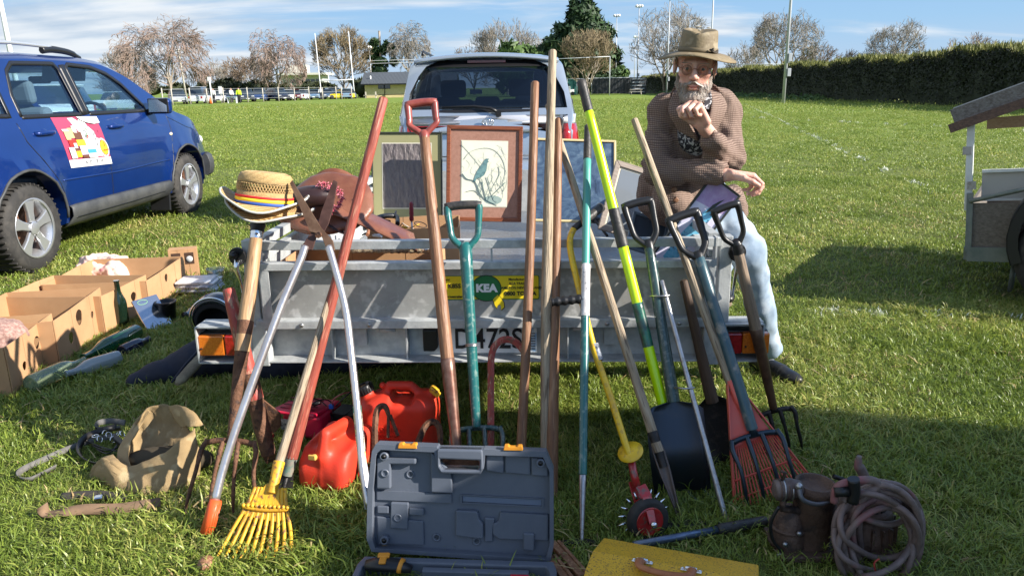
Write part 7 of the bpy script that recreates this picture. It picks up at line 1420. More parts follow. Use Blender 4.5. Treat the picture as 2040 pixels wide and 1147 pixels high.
obj('buckle', MB().box(atZ(198, 996, .035), (.028, .02, .04), rot=(R(20), 0, R(15))), CHROME, rt, world=True, bevel=.006)
rt = thing('leather_belts', 'tangle of dark leather belts and buckles behind the canvas satchel', 'belts', atZ(185, 905))
strap('belt', [(232, 868, .04), (190, 875, .03), (140, 892, .03), (80, 918, .03), (40, 938, .03), (38, 952, .02), (60, 955, .02), (92, 940, .02), (112, 930, .02)], .022, GST, rt, twist=lambda t: 1.1)
strap('belt', [(232, 850, .06), (200, 858, .05), (168, 872, .05), (156, 895, .04), (168, 915, .03), (200, 925, .03), (240, 915, .03), (248, 890, .05), (228, 870, .06)], .024, mat('black_leather', (.015, .013, .012), .4), rt, twist=lambda t: .9)
strap('belt', [(250, 842, .07), (222, 838, .07), (196, 842, .07), (192, 852, .05), (214, 856, .05), (240, 852, .05)], .022, GST, rt, twist=lambda t: 1.1)
for i in range(7): p = atZ(190+9*i, 868+7*math.sin(i*2), .05); obj('buckle', MB().torus(.012, .0022, 12, 5, m=Matrix.Translation(p) @ Euler((i*1.1, i*.7, i)).to_matrix().to_4x4()), CHROME, rt, world=True)
for i in range(3): strap('strap_end', [(175+10*i, 880+8*i, .03), (205+6*i, 892+6*i, .04), (236, 900-8*i, .04)], .016, mat('black_leather', (.015, .013, .012), .4), rt)
# ------------------------------------------------------------------ red fuel cans, battery charger
def fuelcan_big():
 b = atZ(800, 900); m = Matrix.Translation((b.x, b.y+.03, 0)) @ Matrix.Rotation(R(-4), 4, 'Z'); rt = thing('fuel_can', 'larger red plastic fuel can with a moulded handle, black cap and yellow vent', 'fuel can', m=m, group='red plastic fuel cans')
 def f(P):
  o = rbox(P, (0, 0, .12), (.148, .085, .118), .055); x, z = P[..., 0], P[..., 2]
  top = .252-.55*np.maximum(0, -(x+.06))-.35*np.maximum(0, x-.11); o = smax(o, (z-top)*.9, .03)
  o = smin(o, cap(P, (-.118, 0, .19), (-.128, 0, .232), .032, .027), .02); o = smin(o, cap(P, (.115, 0, .20), (.128, 0, .235), .024, .018), .02)
  hd = np.minimum(np.minimum(cap(P, (-.055, 0, .215), (-.035, 0, .262), .020, .017), cap(P, (-.035, 0, .262), (.045, 0, .262), .017, .017)), cap(P, (.045, 0, .262), (.10, 0, .205), .017, .022)); o = smin(o, hd, .018)
  slot = np.minimum(cap(P, (-.012, -.2, .232), (-.012, .2, .232), .016, .016), cap(P, (.05, -.2, .225), (.05, .2, .225), .013, .013)); slot = smin(slot, rbox(P, (.02, 0, .228), (.035, .2, .011), .008), .01); o = smax(o, -slot, .01)
  pan = ell(P, (-.045, -.092, .11), (.075, .012, .09)); return smax(o, -pan, .012)-.0022*np.exp(-(P[..., 1]/.0035)**2)
 sobj('body', f, (-.19, -.12, -.02), (.19, .12, .30), .0055, REDPL, rt); cm = Matrix.Translation((-.128, 0, .232)) @ Matrix.Rotation(R(-22), 4, 'Y')
 cp = obj('cap', MB().lathe([(.033, .0), (.034, .03), (.030, .034), (.022, .034), (.020, .028), (0, .028)], 26, m=cm), BLACK, rt); obj('cap_ribs', MB().tube([(0, 0, 0), (0, 0, .001)], .001, 3), BLACK, cp) if False else None
 for i in range(20): a = 2*PI*i/20; obj('rib', MB().box((0, 0, 0), (.003, .004, .028), m=cm @ Matrix.Rotation(a, 4, 'Z') @ Matrix.Translation((.034, 0, .016))), BLACK, cp)
 obj('cap_insert', MB().lathe([(.019, .0285), (0, .0295)], 16, m=cm), mat('tan_insert', (.35, .22, .10), .8), cp)
 obj('yellow_vent', MB().lathe([(.018, 0), (.020, .018), (.016, .022), (0, .022)], 14, m=Matrix.Translation((.131, -.005, .238)) @ Matrix.Rotation(R(28), 4, 'Y')).box((.145, -.02, .242), (.03, .018, .02), rot=(0, R(40), 0)), YPL, rt, bevel=.002)
 obj('knob', MB().sphere((-.062, 0, .262), .013, 10, 8), REDPL, rt)
 M0 = m @ Matrix(((1, 0, 0, 0), (0, 0, -1, -.080), (0, 1, 0, 0), (0, 0, 0, 1)))
 for s_, z, sz in (('GASOLINE', .115, .034), ('MATERIAL COMPLIES', .090, .012), ('WITH BODY RULES', .075, .012), ('VENT CAP', .060, .012)): txt('moulded_lettering', s_, REDPL, M0 @ Matrix.Translation((-.03, z, 0)), sz, rt, ext=.0025)
fuelcan_big()
def fuelcan_small():
 b = atZ(646, 985); m = Matrix.Translation((b.x+.01, b.y+.09, 0)) @ Matrix.Rotation(R(-14), 4, 'Z'); rt = thing('fuel_can', 'smaller plain red fuel can with a tiny brass coloured vent, in front', 'fuel can', m=m, group='red plastic fuel cans')
 def f(P):
  o = rbox(P, (0, .05, .085), (.093, .14, .085), .035); z, y = P[..., 2], P[..., 1]; o = smax(o, (z-(.155-.9*np.maximum(0, -(y+.02))))*.8, .03)
  hd = np.minimum(cap(P, (.0, -.055, .125), (.005, -.03, .20), .024, .020), cap(P, (.005, -.03, .20), (.01, .12, .175), .020, .022)); o = smin(o, hd, .03)
  dent = ell(P, (.055, -.0, .17), (.03, .10, .03)); return smax(smax(o, -dent, .02), -ell(P, (-.055, 0, .17), (.03, .10, .03)), .02)+wob(P, 22, .0015)-.002*np.exp(-(P[..., 0]/.0035)**2)
 sobj('body', f, (-.13, -.14, -.02), (.13, .23, .24), .0055, REDPL, rt); obj('vent', MB().tube([(-.02, -.068, .128), (-.02, -.088, .138)], [.012, .010], 10).box((-.02, -.093, .14), (.026, .008, .018)), mat('brass_vent', (.55, .34, .08), .45), rt, bevel=.002)
fuelcan_small()
def charger():
 b = atZ(592, 893); m = Matrix.Translation((b.x, b.y+.10, 0)) @ Matrix.Rotation(R(-16), 4, 'Z'); rt = thing('battery_charger', 'bright red box battery charger with leads, behind the small fuel can', 'battery charger', m=m); RP = mat('magenta_red_plastic', (.55, .012, .05), .4)
 obj('body', MB().box((.02, .05, .065), (.17, .18, .10)), RP, rt, bevel=.012); obj('top', MB().box((.0, .0, .122), (.20, .15, .012), rot=(R(-8), 0, 0)), RP, rt, bevel=.005); obj('front_leg', MB().beam((-.10, -.07, 0), (-.095, -.07, .115), .014, .014), RP, rt, bevel=.003)
 for i in range(5): obj('slot', MB().box((.0, -.05+.025*i, .130+.0035*i), (.15, .009, .002), rot=(R(-8), 0, 0)), mat('dark_slot', (.12, .005, .012), .6), rt)
 obj('label', MB().box((-.02, -.043, .07), (.10, .003, .045)), mat('charger_label', (.06, .07, .09), .4, c2=(.5, .5, .52), sc=60), rt); obj('battery', MB().box((.17, .08, .055), (.11, .09, .10)), BLACK, rt, bevel=.004)
charger()
rt = thing('jump_leads', 'coil of thin red wires with clips behind the red charger', 'cable', atZ(660, 880)); CU = mat('copper_red_wire', (.42, .12, .10), .5)
b = atZ(665, 868)
for i in range(5): obj('wire', MB().tube(crom([b+Vector((.055*math.cos(a+i)-.05+(.11 if i > 2 else 0), .03*math.sin(a*2+i), .10+.055*math.sin(a)+.01*i)) for a in np.linspace(0, 5.2, 9)], 4), .0028, 6), CU if i % 2 else BLACK, rt, world=True)
obj('blue_tie', MB().box(b+Vector((-.0, 0, .13)), (.018, .02, .018)), mat('blue_tape', (.02, .12, .5), .5), rt, world=True, bevel=.003)
for x in (-.09, -.06): obj('clip', MB().tube([b+Vector((x, -.03, .15)), b+Vector((x+.025, -.03, .16))], [.008, .006], 8), BLACK, rt, world=True)
for pts, lab in ((((612, 792), (642, 800), (658, 838), (655, 858), (625, 858), (604, 830)), 'flat rusty brown plate in shadow left of the red charger'), (((521, 770), (528, 782), (526, 812), (522, 806)), 'narrow rusty strip in shadow beside the split blade')):
 pass
w0 = atZ(560, 900).y+.02
P = [atY(x-70, y, w0) for x, y in ((590, 792), (628, 822), (630, 848), (616, 862), (600, 850))]; tag(obj('rusty_plate', MB().prism([(p.x, p.z) for p in P], -.004, .004, m=Matrix(((1, 0, 0, 0), (0, 0, 1, w0), (0, 1, 0, 0), (0, 0, 0, 1)))), RUST), 'flat rusty plate standing in the shade left of the red charger', 'metal plate')
# ------------------------------------------------------------------ open grey tool case
GCS = mat('grey_case_plastic', (.085, .10, .13), .42, c2=(.105, .12, .15), sc=5, bump=.04, bsc=260); ORC = mat('orange_catch', (.60, .24, .02), .45)
def case():
 B0, B1 = atZ(731, 1113, .03), atZ(1103, 1124, .03); T0 = atY(736, 884, B0.y+.075); X = (B1-B0); W_ = X.length; X.normalize(); U = T0-B0; U = U-X*U.dot(X); H_ = U.length; m = frame_m(B0, x=X, z=X.cross(U))
 rt = thing('tool_case', 'open empty grey plastic power tool case with orange catches, front centre', 'tool case', m=m)
 u = lambda x: (x-62)/(1004-62)*W_; v = lambda y: (1098-y)/(1098-482)*H_
 def pp(pts): return [(u(x), v(y)) for x, y in pts]
 out = pp([(110, 482), (420, 490), (425, 500), (650, 500), (655, 498), (965, 505), (1002, 600), (1004, 1000), (985, 1098), (85, 1058), (60, 990), (66, 720), (90, 520)])
 hole = pp([(436, 552), (636, 556), (634, 606), (450, 608), (436, 590)])
 bd = obj('lid', MB().prism(out, -.045, -.028, holes=[hole]), GCS, rt, bevel=.003)
 inner = pp([(135, 512), (405, 520), (425, 600), (440, 628), (640, 630), (655, 600), (662, 530), (950, 535), (982, 610), (984, 990), (965, 1070), (105, 1038), (88, 985), (94, 720), (112, 535)])
 obj('rim', MB().prism(out, -.030, .0, holes=[inner, hole]), GCS, bd, bevel=.004)
 hr = pp([(425, 500), (650, 500), (655, 600), (640, 630), (440, 628), (425, 600)]); obj('handle_surround', MB().prism(hr, -.030, .006, holes=[hole]), GCS, bd, bevel=.005)
 isl = [([(112, 560), (310, 562), (310, 590), (180, 592), (180, 725), (110, 725)], .020), ([(385, 520), (490, 630), (495, 742), (385, 740)], .017), ([(105, 822), (170, 822), (170, 862), (105, 862)], .012), ([(178, 798), (270, 800), (266, 945), (175, 942)], .014), ([(270, 828), (348, 832), (348, 868), (270, 866)], .012),
     ([(512, 832), (620, 834), (632, 880), (650, 905), (650, 975), (620, 982), (510, 970)], .016), ([(735, 838), (978, 846), (978, 985), (735, 985), (698, 960), (698, 900), (725, 890)], .013), ([(655, 870), (708, 872), (700, 915), (695, 1000), (655, 1005)], .009), ([(852, 940), (908, 942), (906, 1036), (852, 1034)], .020), ([(664, 532), (752, 534), (752, 634), (664, 620)], .014), ([(758, 535), (885, 540), (885, 640), (758, 632)], .010), ([(892, 545), (975, 548), (975, 645), (892, 642)], .013), ([(100, 880), (345, 900), (348, 1030), (108, 1030)], .008), ([(100, 740), (490, 750), (490, 800), (100, 790)], .008)]
 for p, h in isl: obj('moulded_block', MB().prism(pp(p), -.0285, -.0285+h), GCS, bd, bevel=.004)
 lab = pp([(532, 752), (952, 764), (952, 812), (532, 800)]); obj('label_recess', MB().prism(lab, -.028, -.0225, holes=[pp([(540, 758), (945, 769), (945, 806), (540, 794)])]), GCS, bd)
 obj('label_panel', MB().prism(pp([(545, 762), (940, 773), (940, 802), (545, 790)]), -.028, -.026), mat('bluish_panel', (.11, .14, .20), .4), bd)
 for x, y, z in ((150, 548, .0), (938, 567, .0), (150, 997, -.0), (214, 882, -.013), (275, 653, -.026), (410, 990, -.026), (614, 1006, -.026), (152, 640, -.006)):
  obj('screw_boss', MB().lathe([(.013, -.028-z*0), (.012, z+.0005), (.008, z+.0005), (.006, z-.004)], 16, m=Matrix.Translation((u(x), v(y), 0))), GCS, bd); obj('screw_hole', MB().lathe([(.007, z+.001), (0, z+.0012)], 14, m=Matrix.Translation((u(x), v(y), 0))), BLACK, bd) if z == 0 else None
 for x in (272, 802): ct = obj('catch', MB().prism([(-.028, -.006), (.028, -.006), (.025, .008), (.014, .008), (.010, .004), (-.010, .004), (-.014, .009), (-.025, .008)], -.02, .004, m=Matrix.Translation((u(x), v(490), 0))), ORC, rt, bevel=.0015)
 for x0, x1 in ((165, 270), (780, 885)): obj('hinge', MB().tube([(u(x0), -.006, -.004), (u(x1), -.006, -.004)], .006, 10), GCS, rt)
 D = .34; LM = Matrix.Translation(B0+Vector((0, 0, -.03))) @ Matrix.Rotation(math.atan2(X.y, X.x), 4, 'Z'); lo = thing('tmp', 'x', 'x', m=LM); bpy.data.objects.remove(lo)
 Lw = MB(); o2 = [(.0, -.02), (W_, -.02), (W_+.01, -.06), (W_+.01, -D+.04), (W_-.02, -D), (.02, -D), (-.012, -D+.04), (-.012, -.06)]; i2 = [(.02, -.045), (W_-.02, -.045), (W_-.01, -.07), (W_-.01, -D+.05), (W_-.03, -D+.025), (.03, -D+.025), (.008, -D+.05), (.008, -.07)]
 Lw.prism(o2, .0, .055, m=LM, holes=[i2]); ls = obj('lower_shell', Lw, GCS, rt, world=True, bevel=.004); npart(ls, 'floor', MB().prism(i2, .0, .012, m=LM), GCS)
 npart(ls, 'rail', MB().box((W_*.6, -.065, .03), (W_*.55, .02, .04), m=LM), GCS, bevel=.003)
 return rt, LM, W_
rt, LM, CW = case()
P_ = LM @ Vector((.055, -.06, .055)); dr = thing('power_drill', 'dark power tool grip with a yellow clip inside the lower half of the case', 'power tool', P_)
obj('body', MB().tube([(-.04, 0, 0), (.0, .0, .004), (.05, -.004, 0), (.09, -.01, -.01)], [.018, .026, .024, .012], 14, flat=(.7, 1)), BLACK, dr); obj('yellow_clip', MB().box((.01, .012, .022), (.034, .02, .008)).box((.01, -.008, .020), (.02, .03, .008)), ORC, dr, bevel=.003)
obj('yellow_collar', MB().tube([(.055, -.004, 0), (.066, -.006, -.002)], [.0265, .0245], 14, flat=(.7, 1)), ORC, dr)
sl_ = tag(obj('red_slip', MB().box((0, 0, 0), (.05, .012, .002), m=LM @ Matrix.Translation((CW*.83, -.085, .05))), mat('red_print', (.5, .01, .02), .4)), 'small red printed slip in the lower half of the grey case', 'label')
# ------------------------------------------------------------------ yellow toolbox
YTB = mat('yellow_toolbox_paint', (.62, .36, .018), .5, c2=(.56, .31, .015), sc=9, bump=.25, bsc=300, c3=(.10, .06, .03), sc3=240)
def toolbox():
 a, b = atZ(1181, 1096, .19), atZ(1512, 1156, .19); X = (b-a); W_ = X.length; X.normalize(); Yv = Vector((-X.y, X.x, 0)); back = atZ(1203, 1068, .145); d = max(.03, (back-a).dot(Yv))
 c = a+X*W_/2; m = Matrix((X, Yv, (0, 0, 1))).transposed().to_4x4(); m.translation = Vector((c.x, c.y, 0)); rt = thing('toolbox', 'yellow speckled metal toolbox with an orange brown handle, bottom right', 'toolbox', m=m)
 prof = [(d, 0), (d, .142), (0, .19), (-.09, .19), (-.09-d, .142), (-.09-d, 0)]; PM = Matrix(((0, 0, 1, 0), (1, 0, 0, 0), (0, 1, 0, 0), (0, 0, 0, 1)))
 obj('base', MB().prism([(d-.002, 0), (d-.002, .10), (-.088-d, .10), (-.088-d, 0)], -W_/2+.002, W_/2-.002, m=PM), YTB, rt, bevel=.003); obj('lid', MB().prism([(d, .102), (d, .142), (0, .19), (-.09, .19), (-.09-d, .142), (-.09-d, .102)], -W_/2, W_/2, m=PM), YTB, rt, bevel=.004)
 HB = mat('orange_brown_handle', (.36, .13, .045), .5, c2=(.28, .09, .035), sc=24)
 x0, x1 = -.075, .045; h = obj('handle', MB().tube(crom([Vector(p) for p in ((x0, -.015, .196), (x0-.004, -.03, .205), (x0+.004, -.056, .207), ((x0+x1)/2, -.064, .206), (x1-.004, -.056, .207), (x1+.004, -.03, .205), (x1, -.015, .196))], 4), .0088, 8, flat=(.8, 1.3)), HB, rt)
 for x in (x0, x1):
  obj('bracket', MB().box((x, -.012, .1925), (.052, .012, .004)).tube([(x-.014, -.012, .197), (x+.014, -.012, .197)], .0055, 8).box((x, -.020, .199), (.012, .02, .008)), CHROME, h, bevel=.001)
  for s in (-1, 1): obj('rivet', MB().sphere((x+s*.021, -.012, .195), .0035, 8, 5), CHROME, h)
toolbox()
# ------------------------------------------------------------------ rusty pump and hose
RB = mat('rusty_brown_steel', (.085, .050, .036), .62, .3, c2=(.135, .085, .062), sc=11, bump=.35, bsc=120, c3=(.04, .028, .024), sc3=20); HOS = mat('dirty_hose', (.125, .092, .082), .6, c2=(.18, .13, .12), sc=26, c3=(.22, .08, .085), sc3=8)
def pump():
 D = 1.98; g = atY(1622, 960, D); rt = thing('water_pump', 'old rusty pump with an upright cylinder and a round motor, bottom right', 'pump', (g.x, D, 0)); h = g.z; r = 38*2.2/1500
 m = Matrix.Translation((g.x, D, 0)) @ Matrix.Rotation(R(1), 4, 'Y')
 cyl = obj('cylinder', MB().lathe([(r*.98, .01), (r, .03), (r, h-.03), (r*1.03, h-.028), (r*1.03, h), (r*.90, h), (r*.88, h-.012), (r*.3, h-.018), (0, h-.016)], 36, m=m), RB, rt, world=True)
 P = [atY(1592, 968, D-.055), atY(1596, 990, D-.07), atY(1610, 1000, D-.07), atY(1634, 1003, D-.06), atY(1662, 992, D-.03)]; obj('bent_pipe', MB().tube(crom(P, 5), .0068, 10), mat('dull_pipe', (.13, .13, .14), .5, .6), rt, world=True); obj('pipe_nut', MB().sphere(P[0], .011, 8, 6), STEEL, rt, world=True)
 b = atY(1562, 975, D-.02); obj('valve', MB().tube([b+Vector((-.03, 0, .0)), b+Vector((-.025, 0, 0)), b+Vector((.02, 0, .004)), b+Vector((.05, .0, .006))], [.018, .030, .031, .02], 18), mat('grey_valve', (.17, .14, .135), .6, .4, c2=(.10, .07, .06), sc=18), rt, world=True)
 for i in range(4): obj('valve_ring', MB().tube([b+Vector((-.018+.011*i, 0, 0)), b+Vector((-.014+.011*i, 0, 0))], .033, 18), STEEL if i % 2 else RB, rt, world=True)
 obj('valve_stem', MB().tube([b+Vector((0, 0, -.02)), b+Vector((0, 0, -.06)), b+Vector((.06, 0, -.07))], .012, 10), RB, rt, world=True); obj('valve_lever', MB().tube([b+Vector((-.01, 0, .025)), b+Vector((.0, 0, .055)), b+Vector((-.015, 0, .06))], .005, 8), RB, rt, world=True)
 q = atY(1568, 1075, D); obj('pump_body', MB().sphere(q, 1, 20, 12, sc=(.052, .06, .12)), RB, rt, world=True)
 for z in (-.06, 0, .05): obj('body_rib', MB().torus(.05, .007, 24, 6, m=Matrix.Translation(q+Vector((0, 0, z)))), RB, rt, world=True)
 for i in range(5): p = q+Vector((-.02+.03*math.sin(i*2), -.055, -.08+.035*i)); obj('bolt', MB().lathe([(.008, 0), (.008, .008), (0, .009)], 6, m=Matrix.Translation(p) @ Matrix.Rotation(R(90), 4, 'X')), STEEL, rt, world=True)
 c = atY(1722, 1050, D+.03); mo = obj('motor', MB().sphere(c+Vector((0, 0, -.02)), 1, 28, 16, sc=(.085, .085, .10)), RB, rt, world=True)
 for i in range(18): a = 2*PI*i/18; npart(mo, 'cooling_fin', MB().box((0, 0, 0), (.014, .006, .12), m=Matrix.Translation(c+Vector((0, 0, -.02))) @ Matrix.Rotation(a, 4, 'Z') @ Matrix.Translation((.083, 0, 0))), RB)
 npart(mo, 'top_cap', MB().lathe([(.075, .055), (.068, .072), (.045, .078), (.042, .086), (0, .088)], 28, m=Matrix.Translation(c)), RB)
 for i in range(5): a = R(200+35*i); npart(mo, 'slot', MB().box((0, 0, 0), (.004, .018, .012), m=Matrix.Translation(c+Vector((0, 0, .079))) @ Matrix.Rotation(a, 4, 'Z') @ Matrix.Translation((.05, 0, 0))), BLACK)
 obj('base_plate', MB().box((g.x+.06, D, .015), (.34, .16, .02)), RB, rt, world=True, bevel=.004)
pump()
def hose():
 D = 1.90; pts = []; rt = thing('hose', 'long coil of dirty brown hose heaped over the rusty pump motor', 'hose', atY(1745, 1150, D))
 loops = [(1742, 1022, 78, 66, .06), (1752, 1050, 88, 88, .03), (1745, 1085, 84, 70, .02), (1758, 1075, 76, 92, .0), (1770, 1060, 66, 98, -.02), (1738, 1110, 70, 62, -.05), (1752, 1030, 82, 74, -.04), (1764, 1075, 70, 96, -.06), (1735, 985, 62, 38, -.02), (1750, 1098, 78, 58, -.09), (1778, 1070, 56, 104, .05), (1748, 1040, 90, 80, .0), (1760, 1090, 74, 84, -.03), (1742, 1062, 86, 70, -.07), (1768, 1050, 70, 88, .02)]
 rn = random.Random(5); T_ = np.linspace(0, 1, 16, endpoint=False)
 for i, (cx, cy, rx, ry, dy) in enumerate(loops):
  nx = loops[min(i+1, len(loops)-1)]
  for t in T_:
   c = [cx+(nx[0]-cx)*t, cy+(nx[1]-cy)*t, rx+(nx[2]-rx)*t, ry+(nx[3]-ry)*t, dy+(nx[4]-dy)*t]; a = 2*PI*t+2.2; pts.append(atY(c[0]+c[2]*math.cos(a), c[1]+c[3]*math.sin(a), D+c[4]+.03*math.sin(a*2+i)))
 P = crom(pts, 3); obj('coil', MB().tube(P, .0088, 10), HOS, rt, world=True)
 e = [atY(1690, 975, D), atY(1670, 985, D-.04), atY(1664, 1010, D-.05)];
 obj('loop_end', MB().tube(crom([atY(*p, D-.06) for p in ((1662, 1000), (1668, 970), (1700, 958), (1738, 956), (1748, 968), (1725, 980), (1695, 985), (1680, 998))], 5), .0112, 10), HOS, rt, world=True)
 obj('upright_end', MB().tube(crom([atY(*p, D+.10) for p in ((1728, 965), (1718, 940), (1710, 925), (1712, 908))], 4), [.015]*8+[.012, .011, .010, .008, .007], 10), HOS, rt, world=True)
 obj('tape_binding', MB().tube(crom([atY(*p, D-.075) for p in ((1700, 953), (1702, 975), (1698, 1000))], 3), .016, 10).tube([atY(1662, 980, D-.07), atY(1690, 978, D-.075)], .014, 8), BLACK, rt, world=True); obj('red_thread', MB().tube(crom([atY(*p, D-.09) for p in ((1752, 1112), (1742, 1120), (1744, 1135), (1750, 1150))], 3), .0025, 6), mat('red_thread', (.4, .05, .04), .6), rt, world=True)
 rt2 = thing('electric_cable', 'thin black cable looping down the left side of the rusty pump', 'cable', atZ(1545, 1110)); obj('cable', MB().tube(crom([atY(*p, 1.93) for p in ((1552, 1008), (1536, 1040), (1540, 1075), (1560, 1100), (1575, 1125), (1610, 1150))], 5), .005, 8).tube(crom([atY(*p, 2.0) for p in ((1660, 948), (1680, 955), (1695, 962))], 4), .007, 8), BLACK, rt2, world=True)
hose()
kn = thing('wooden_ball', 'brown wooden knob on the grass at the bottom edge of the photo', 'knob', atZ(412, 1140)); obj('knob', MB().sphere((0, 0, .032), 1, 16, 10, sc=(.022, .03, .018)), RODW, kn); obj('metal_tip', MB().lathe([(.006, 0), (.008, .012), (0, .014)], 10, m=Matrix.Translation((.0, .03, .015)) @ Matrix.Rotation(R(-90), 4, 'X')), STEEL, kn)
tag(obj('dark_peg', MB().beam(atZ(596, 1140, .02), atZ(588, 1158, .02), .012, .012), DIRON, bevel=.003), 'dark metal peg in the grass left of the grey case', 'peg')
# ------------------------------------------------------------------ unseen white van added on the right to throw the shade over the foreground
def van():
 c = Car(5.2, 2.0, [(-2.6, .6), (-2.58, 2.2), (-2.45, 2.44), (-2.2, 2.48), (0, 2.50), (1.0, 2.46), (1.4, 2.3), (2.0, 1.35), (2.45, 1.15), (2.6, .8)], 1.25, axles=(1.7, -1.6), r=.34, k=.06, plan=.06, flare=0, wg=.985)
 m = Matrix.Translation((4.62, -.98, 0)) @ Matrix.Rotation(R(-90), 4, 'Z'); T = thing('shade_van', 'unseen white high roofed van added right of the camera to shade the foreground', 'van', m=m)
 b = obj('body', c.loft(list(np.linspace(-2.6, 2.6, 40))), WHP, T); shade(b)
 for s in (-1, 1):
  c.glass('side_window', [(.6, 1.35), (.6, 2.0), (1.35, 2.0), (1.75, 1.4)], s, GLD, T, off=.004)
  for x in c.ax: wl = obj('wheel', MB().lathe([(.36, -.02), (.36, .01)], 24, m=side_m(x, s*.99, .34, s)), BLACK, T); alloy(wl, x, s*1.02, s, .34, 5, .2)
  c.ribbon('panel_gap', [(.5, .35), (.5, 2.2)], .008, s, BLACK, T); obj('rear_lamp', MB().box((-2.59, s*.9, 1.1), (.06, .12, .4)), RED, T)
van()
# ------------------------------------------------------------------ goods in the trailer
def trailer_goods():
 bx, m = carton('long shallow cardboard box just inside the tailgate rail, full of tools', tuple(trw(-.53, .30, DECK)), R(-2), .60, .40, .185, group=None)
 bx, m = carton('cardboard box of old tools behind the first box, in front of the olive framed picture', tuple(trw(-.42, .92, DECK)), R(3), .42, .34, .20, group=None)
 T = lambda px, py, z: atZ(px, py, z)
 t = thing('knotted_rope', 'roll of pale patterned rope lying in the shallow cardboard box', 'rope', T(760, 497, 0.705)); a, b = T(700, 497, 0.705), T(842, 497, 0.705); obj('rope', MB().tube([a.lerp(b, i/30) for i in range(31)], [.016+.002*math.sin(i*2.3) for i in range(31)], 10), mat('patterned_rope', (.55, .46, .30), .9, c2=(.18, .12, .08), sc=60, bump=.8, bsc=60), t, world=True); obj('end_cap', MB().tube([T(842, 497, 0.705), T(856, 497, 0.705)], .016, 12), CHROME, t, world=True)
 t = thing('hand_saw', 'black handled grip of a tool lying across the rear tool box', 'tool', T(762, 436, 0.745)); obj('grip', MB().tube(crom([T(735, 448, 0.745), T(748, 436, 0.755), T(770, 430, 0.755), T(790, 432, 0.745), T(792, 446, 0.735)], 4), [.006]*4+[.013]*9+[.011]*4, 10), BLACK, t, world=True); obj('horn', MB().tube([T(786, 432, 0.745), T(789, 421, 0.765)], [.009, .005], 8), BLACK, t, world=True)
 t = thing('rusty_wrench', 'rusty curved spanner lying in the rear tool box', 'spanner', T(750, 450, 0.725)); obj('jaw', MB().tube(crom([T(732, 468, 0.725), T(738, 448, 0.735), T(752, 438, 0.735), T(776, 441, 0.735)], 5), .008, 8), mat('orange_rust', (.30, .13, .06), .7, c2=(.2, .08, .04), sc=40), t, world=True); obj('nut', MB().torus(.013, .005, 16, 8, m=Matrix.Translation(T(768, 440, 0.735))), RUST, t, world=True)
 t = thing('socket', 'grey steel socket standing in the rear tool box', 'socket', T(727, 446, 0.705)); obj('body', MB().lathe([(.013, -.03), (.013, .02), (.008, .02), (.007, .01)], 16), STEEL, t)
 t = thing('screwdriver', 'dark red handled screwdriver standing upright in the rear tool box', 'screwdriver', atY(820, 430, 3.5)); a = atY(820, 440, 3.5); b = atY(819, 402, 3.5); obj('handle', MB().tube([a.lerp(b, i/8) for i in range(9)], [.009, .011, .009, .011, .010, .011, .009, .010, .006], 10), mat('dark_red_handle', (.18, .012, .025), .4, bump=.6, bsc=80), t, world=True); obj('shank', MB().tube([a, a+Vector((0, 0, -.09))], .004, 6), STEEL, t, world=True)
 t = thing('chisel', 'flat grey blade lying on the edge of the rear tool box', 'chisel', T(745, 458, 0.705)); obj('blade', MB().beam(T(735, 462, 0.710), T(757, 450, 0.715), .018, .004), STEEL, t, world=True); obj('tang', MB().tube([T(735, 462, 0.710), T(722, 468, 0.705)], .004, 6), DIRON, t, world=True)
 t = thing('wire_coil', 'tangle of thin wire and yellow plastic bits in the rear tool box', 'wire', T(800, 450, 0.705)); W2 = mat('pale_wire', (.5, .45, .38), .5)
 for i in range(5): c = T(790+12*i, 449+3*math.sin(i*3), .665+.008*i); obj('loop', MB().torus(.025+.006*(i % 3), .0025, 20, 6, m=Matrix.Translation(c) @ Euler((.5*math.sin(i), .4*math.cos(i*2), i)).to_matrix().to_4x4()), (W2, DIRON, W2, YPL, DIRON)[i], t, world=True)
 for x in (767, 806): obj('yellow_bit', MB().sphere(T(x, 453, 0.713), 1, 8, 6, sc=(.018, .010, .007)), YPL, t, world=True)
 t = thing('red_scraper', 'small bright red plastic scraper at the right end of the shallow box', 'scraper', T(822, 496, 0.700)); obj('head', MB().prism([(-.02, -.012), (.025, -.004), (.022, .006), (-.015, .014)], 0, .01, m=Matrix.Translation(T(822, 497, 0.700))), REDPL, t, world=True, bevel=.003)
 t = thing('small_carton', 'small pale carton with a teal print at the right end of the shallow box', 'carton', T(840, 508, .62)); obj('carton', MB().box(T(842, 508, .60), (.05, .05, .09), rot=(0, 0, .4)), mat('pale_card', (.45, .36, .24), .8), t, world=True, bevel=.002); obj('print', MB().box(T(842, 508, .61)+Vector((-.010, -.027, 0)), (.016, .002, .04), rot=(0, 0, .4)), mat('teal_print', (.1, .4, .38), .5), t, world=True)
 t = thing('bent_rod', 'thin bent white rod resting in the shallow box', 'rod', T(795, 500, 0.695)); obj('rod', MB().tube(crom([T(783, 504, 0.675), T(786, 496, 0.695), T(796, 492, 0.705)], 4), .003, 6), WHT, t, world=True)
 t = thing('loose_handle', 'bare white metal handle resting in the rear tool box', 'handle', T(748, 470, 0.695)); obj('handle', MB().tube([T(738, 468, 0.700), T(760, 470, 0.700)], [.006, .009], 8), WHT, t, world=True)
 t = thing('magnifier', 'small round black handled hand tool lying on the floor beside the yellow edger grip', 'tool', T(1186, 440, .60)); obj('knob', MB().sphere(T(1186, 438, .62), 1, 14, 9, sc=(.028, .02, .022)), BLACK, t, world=True); obj('stem', MB().tube([T(1186, 440, .62), T(1210, 470, .56)], .007, 8), DIRON, t, world=True)
trailer_goods()
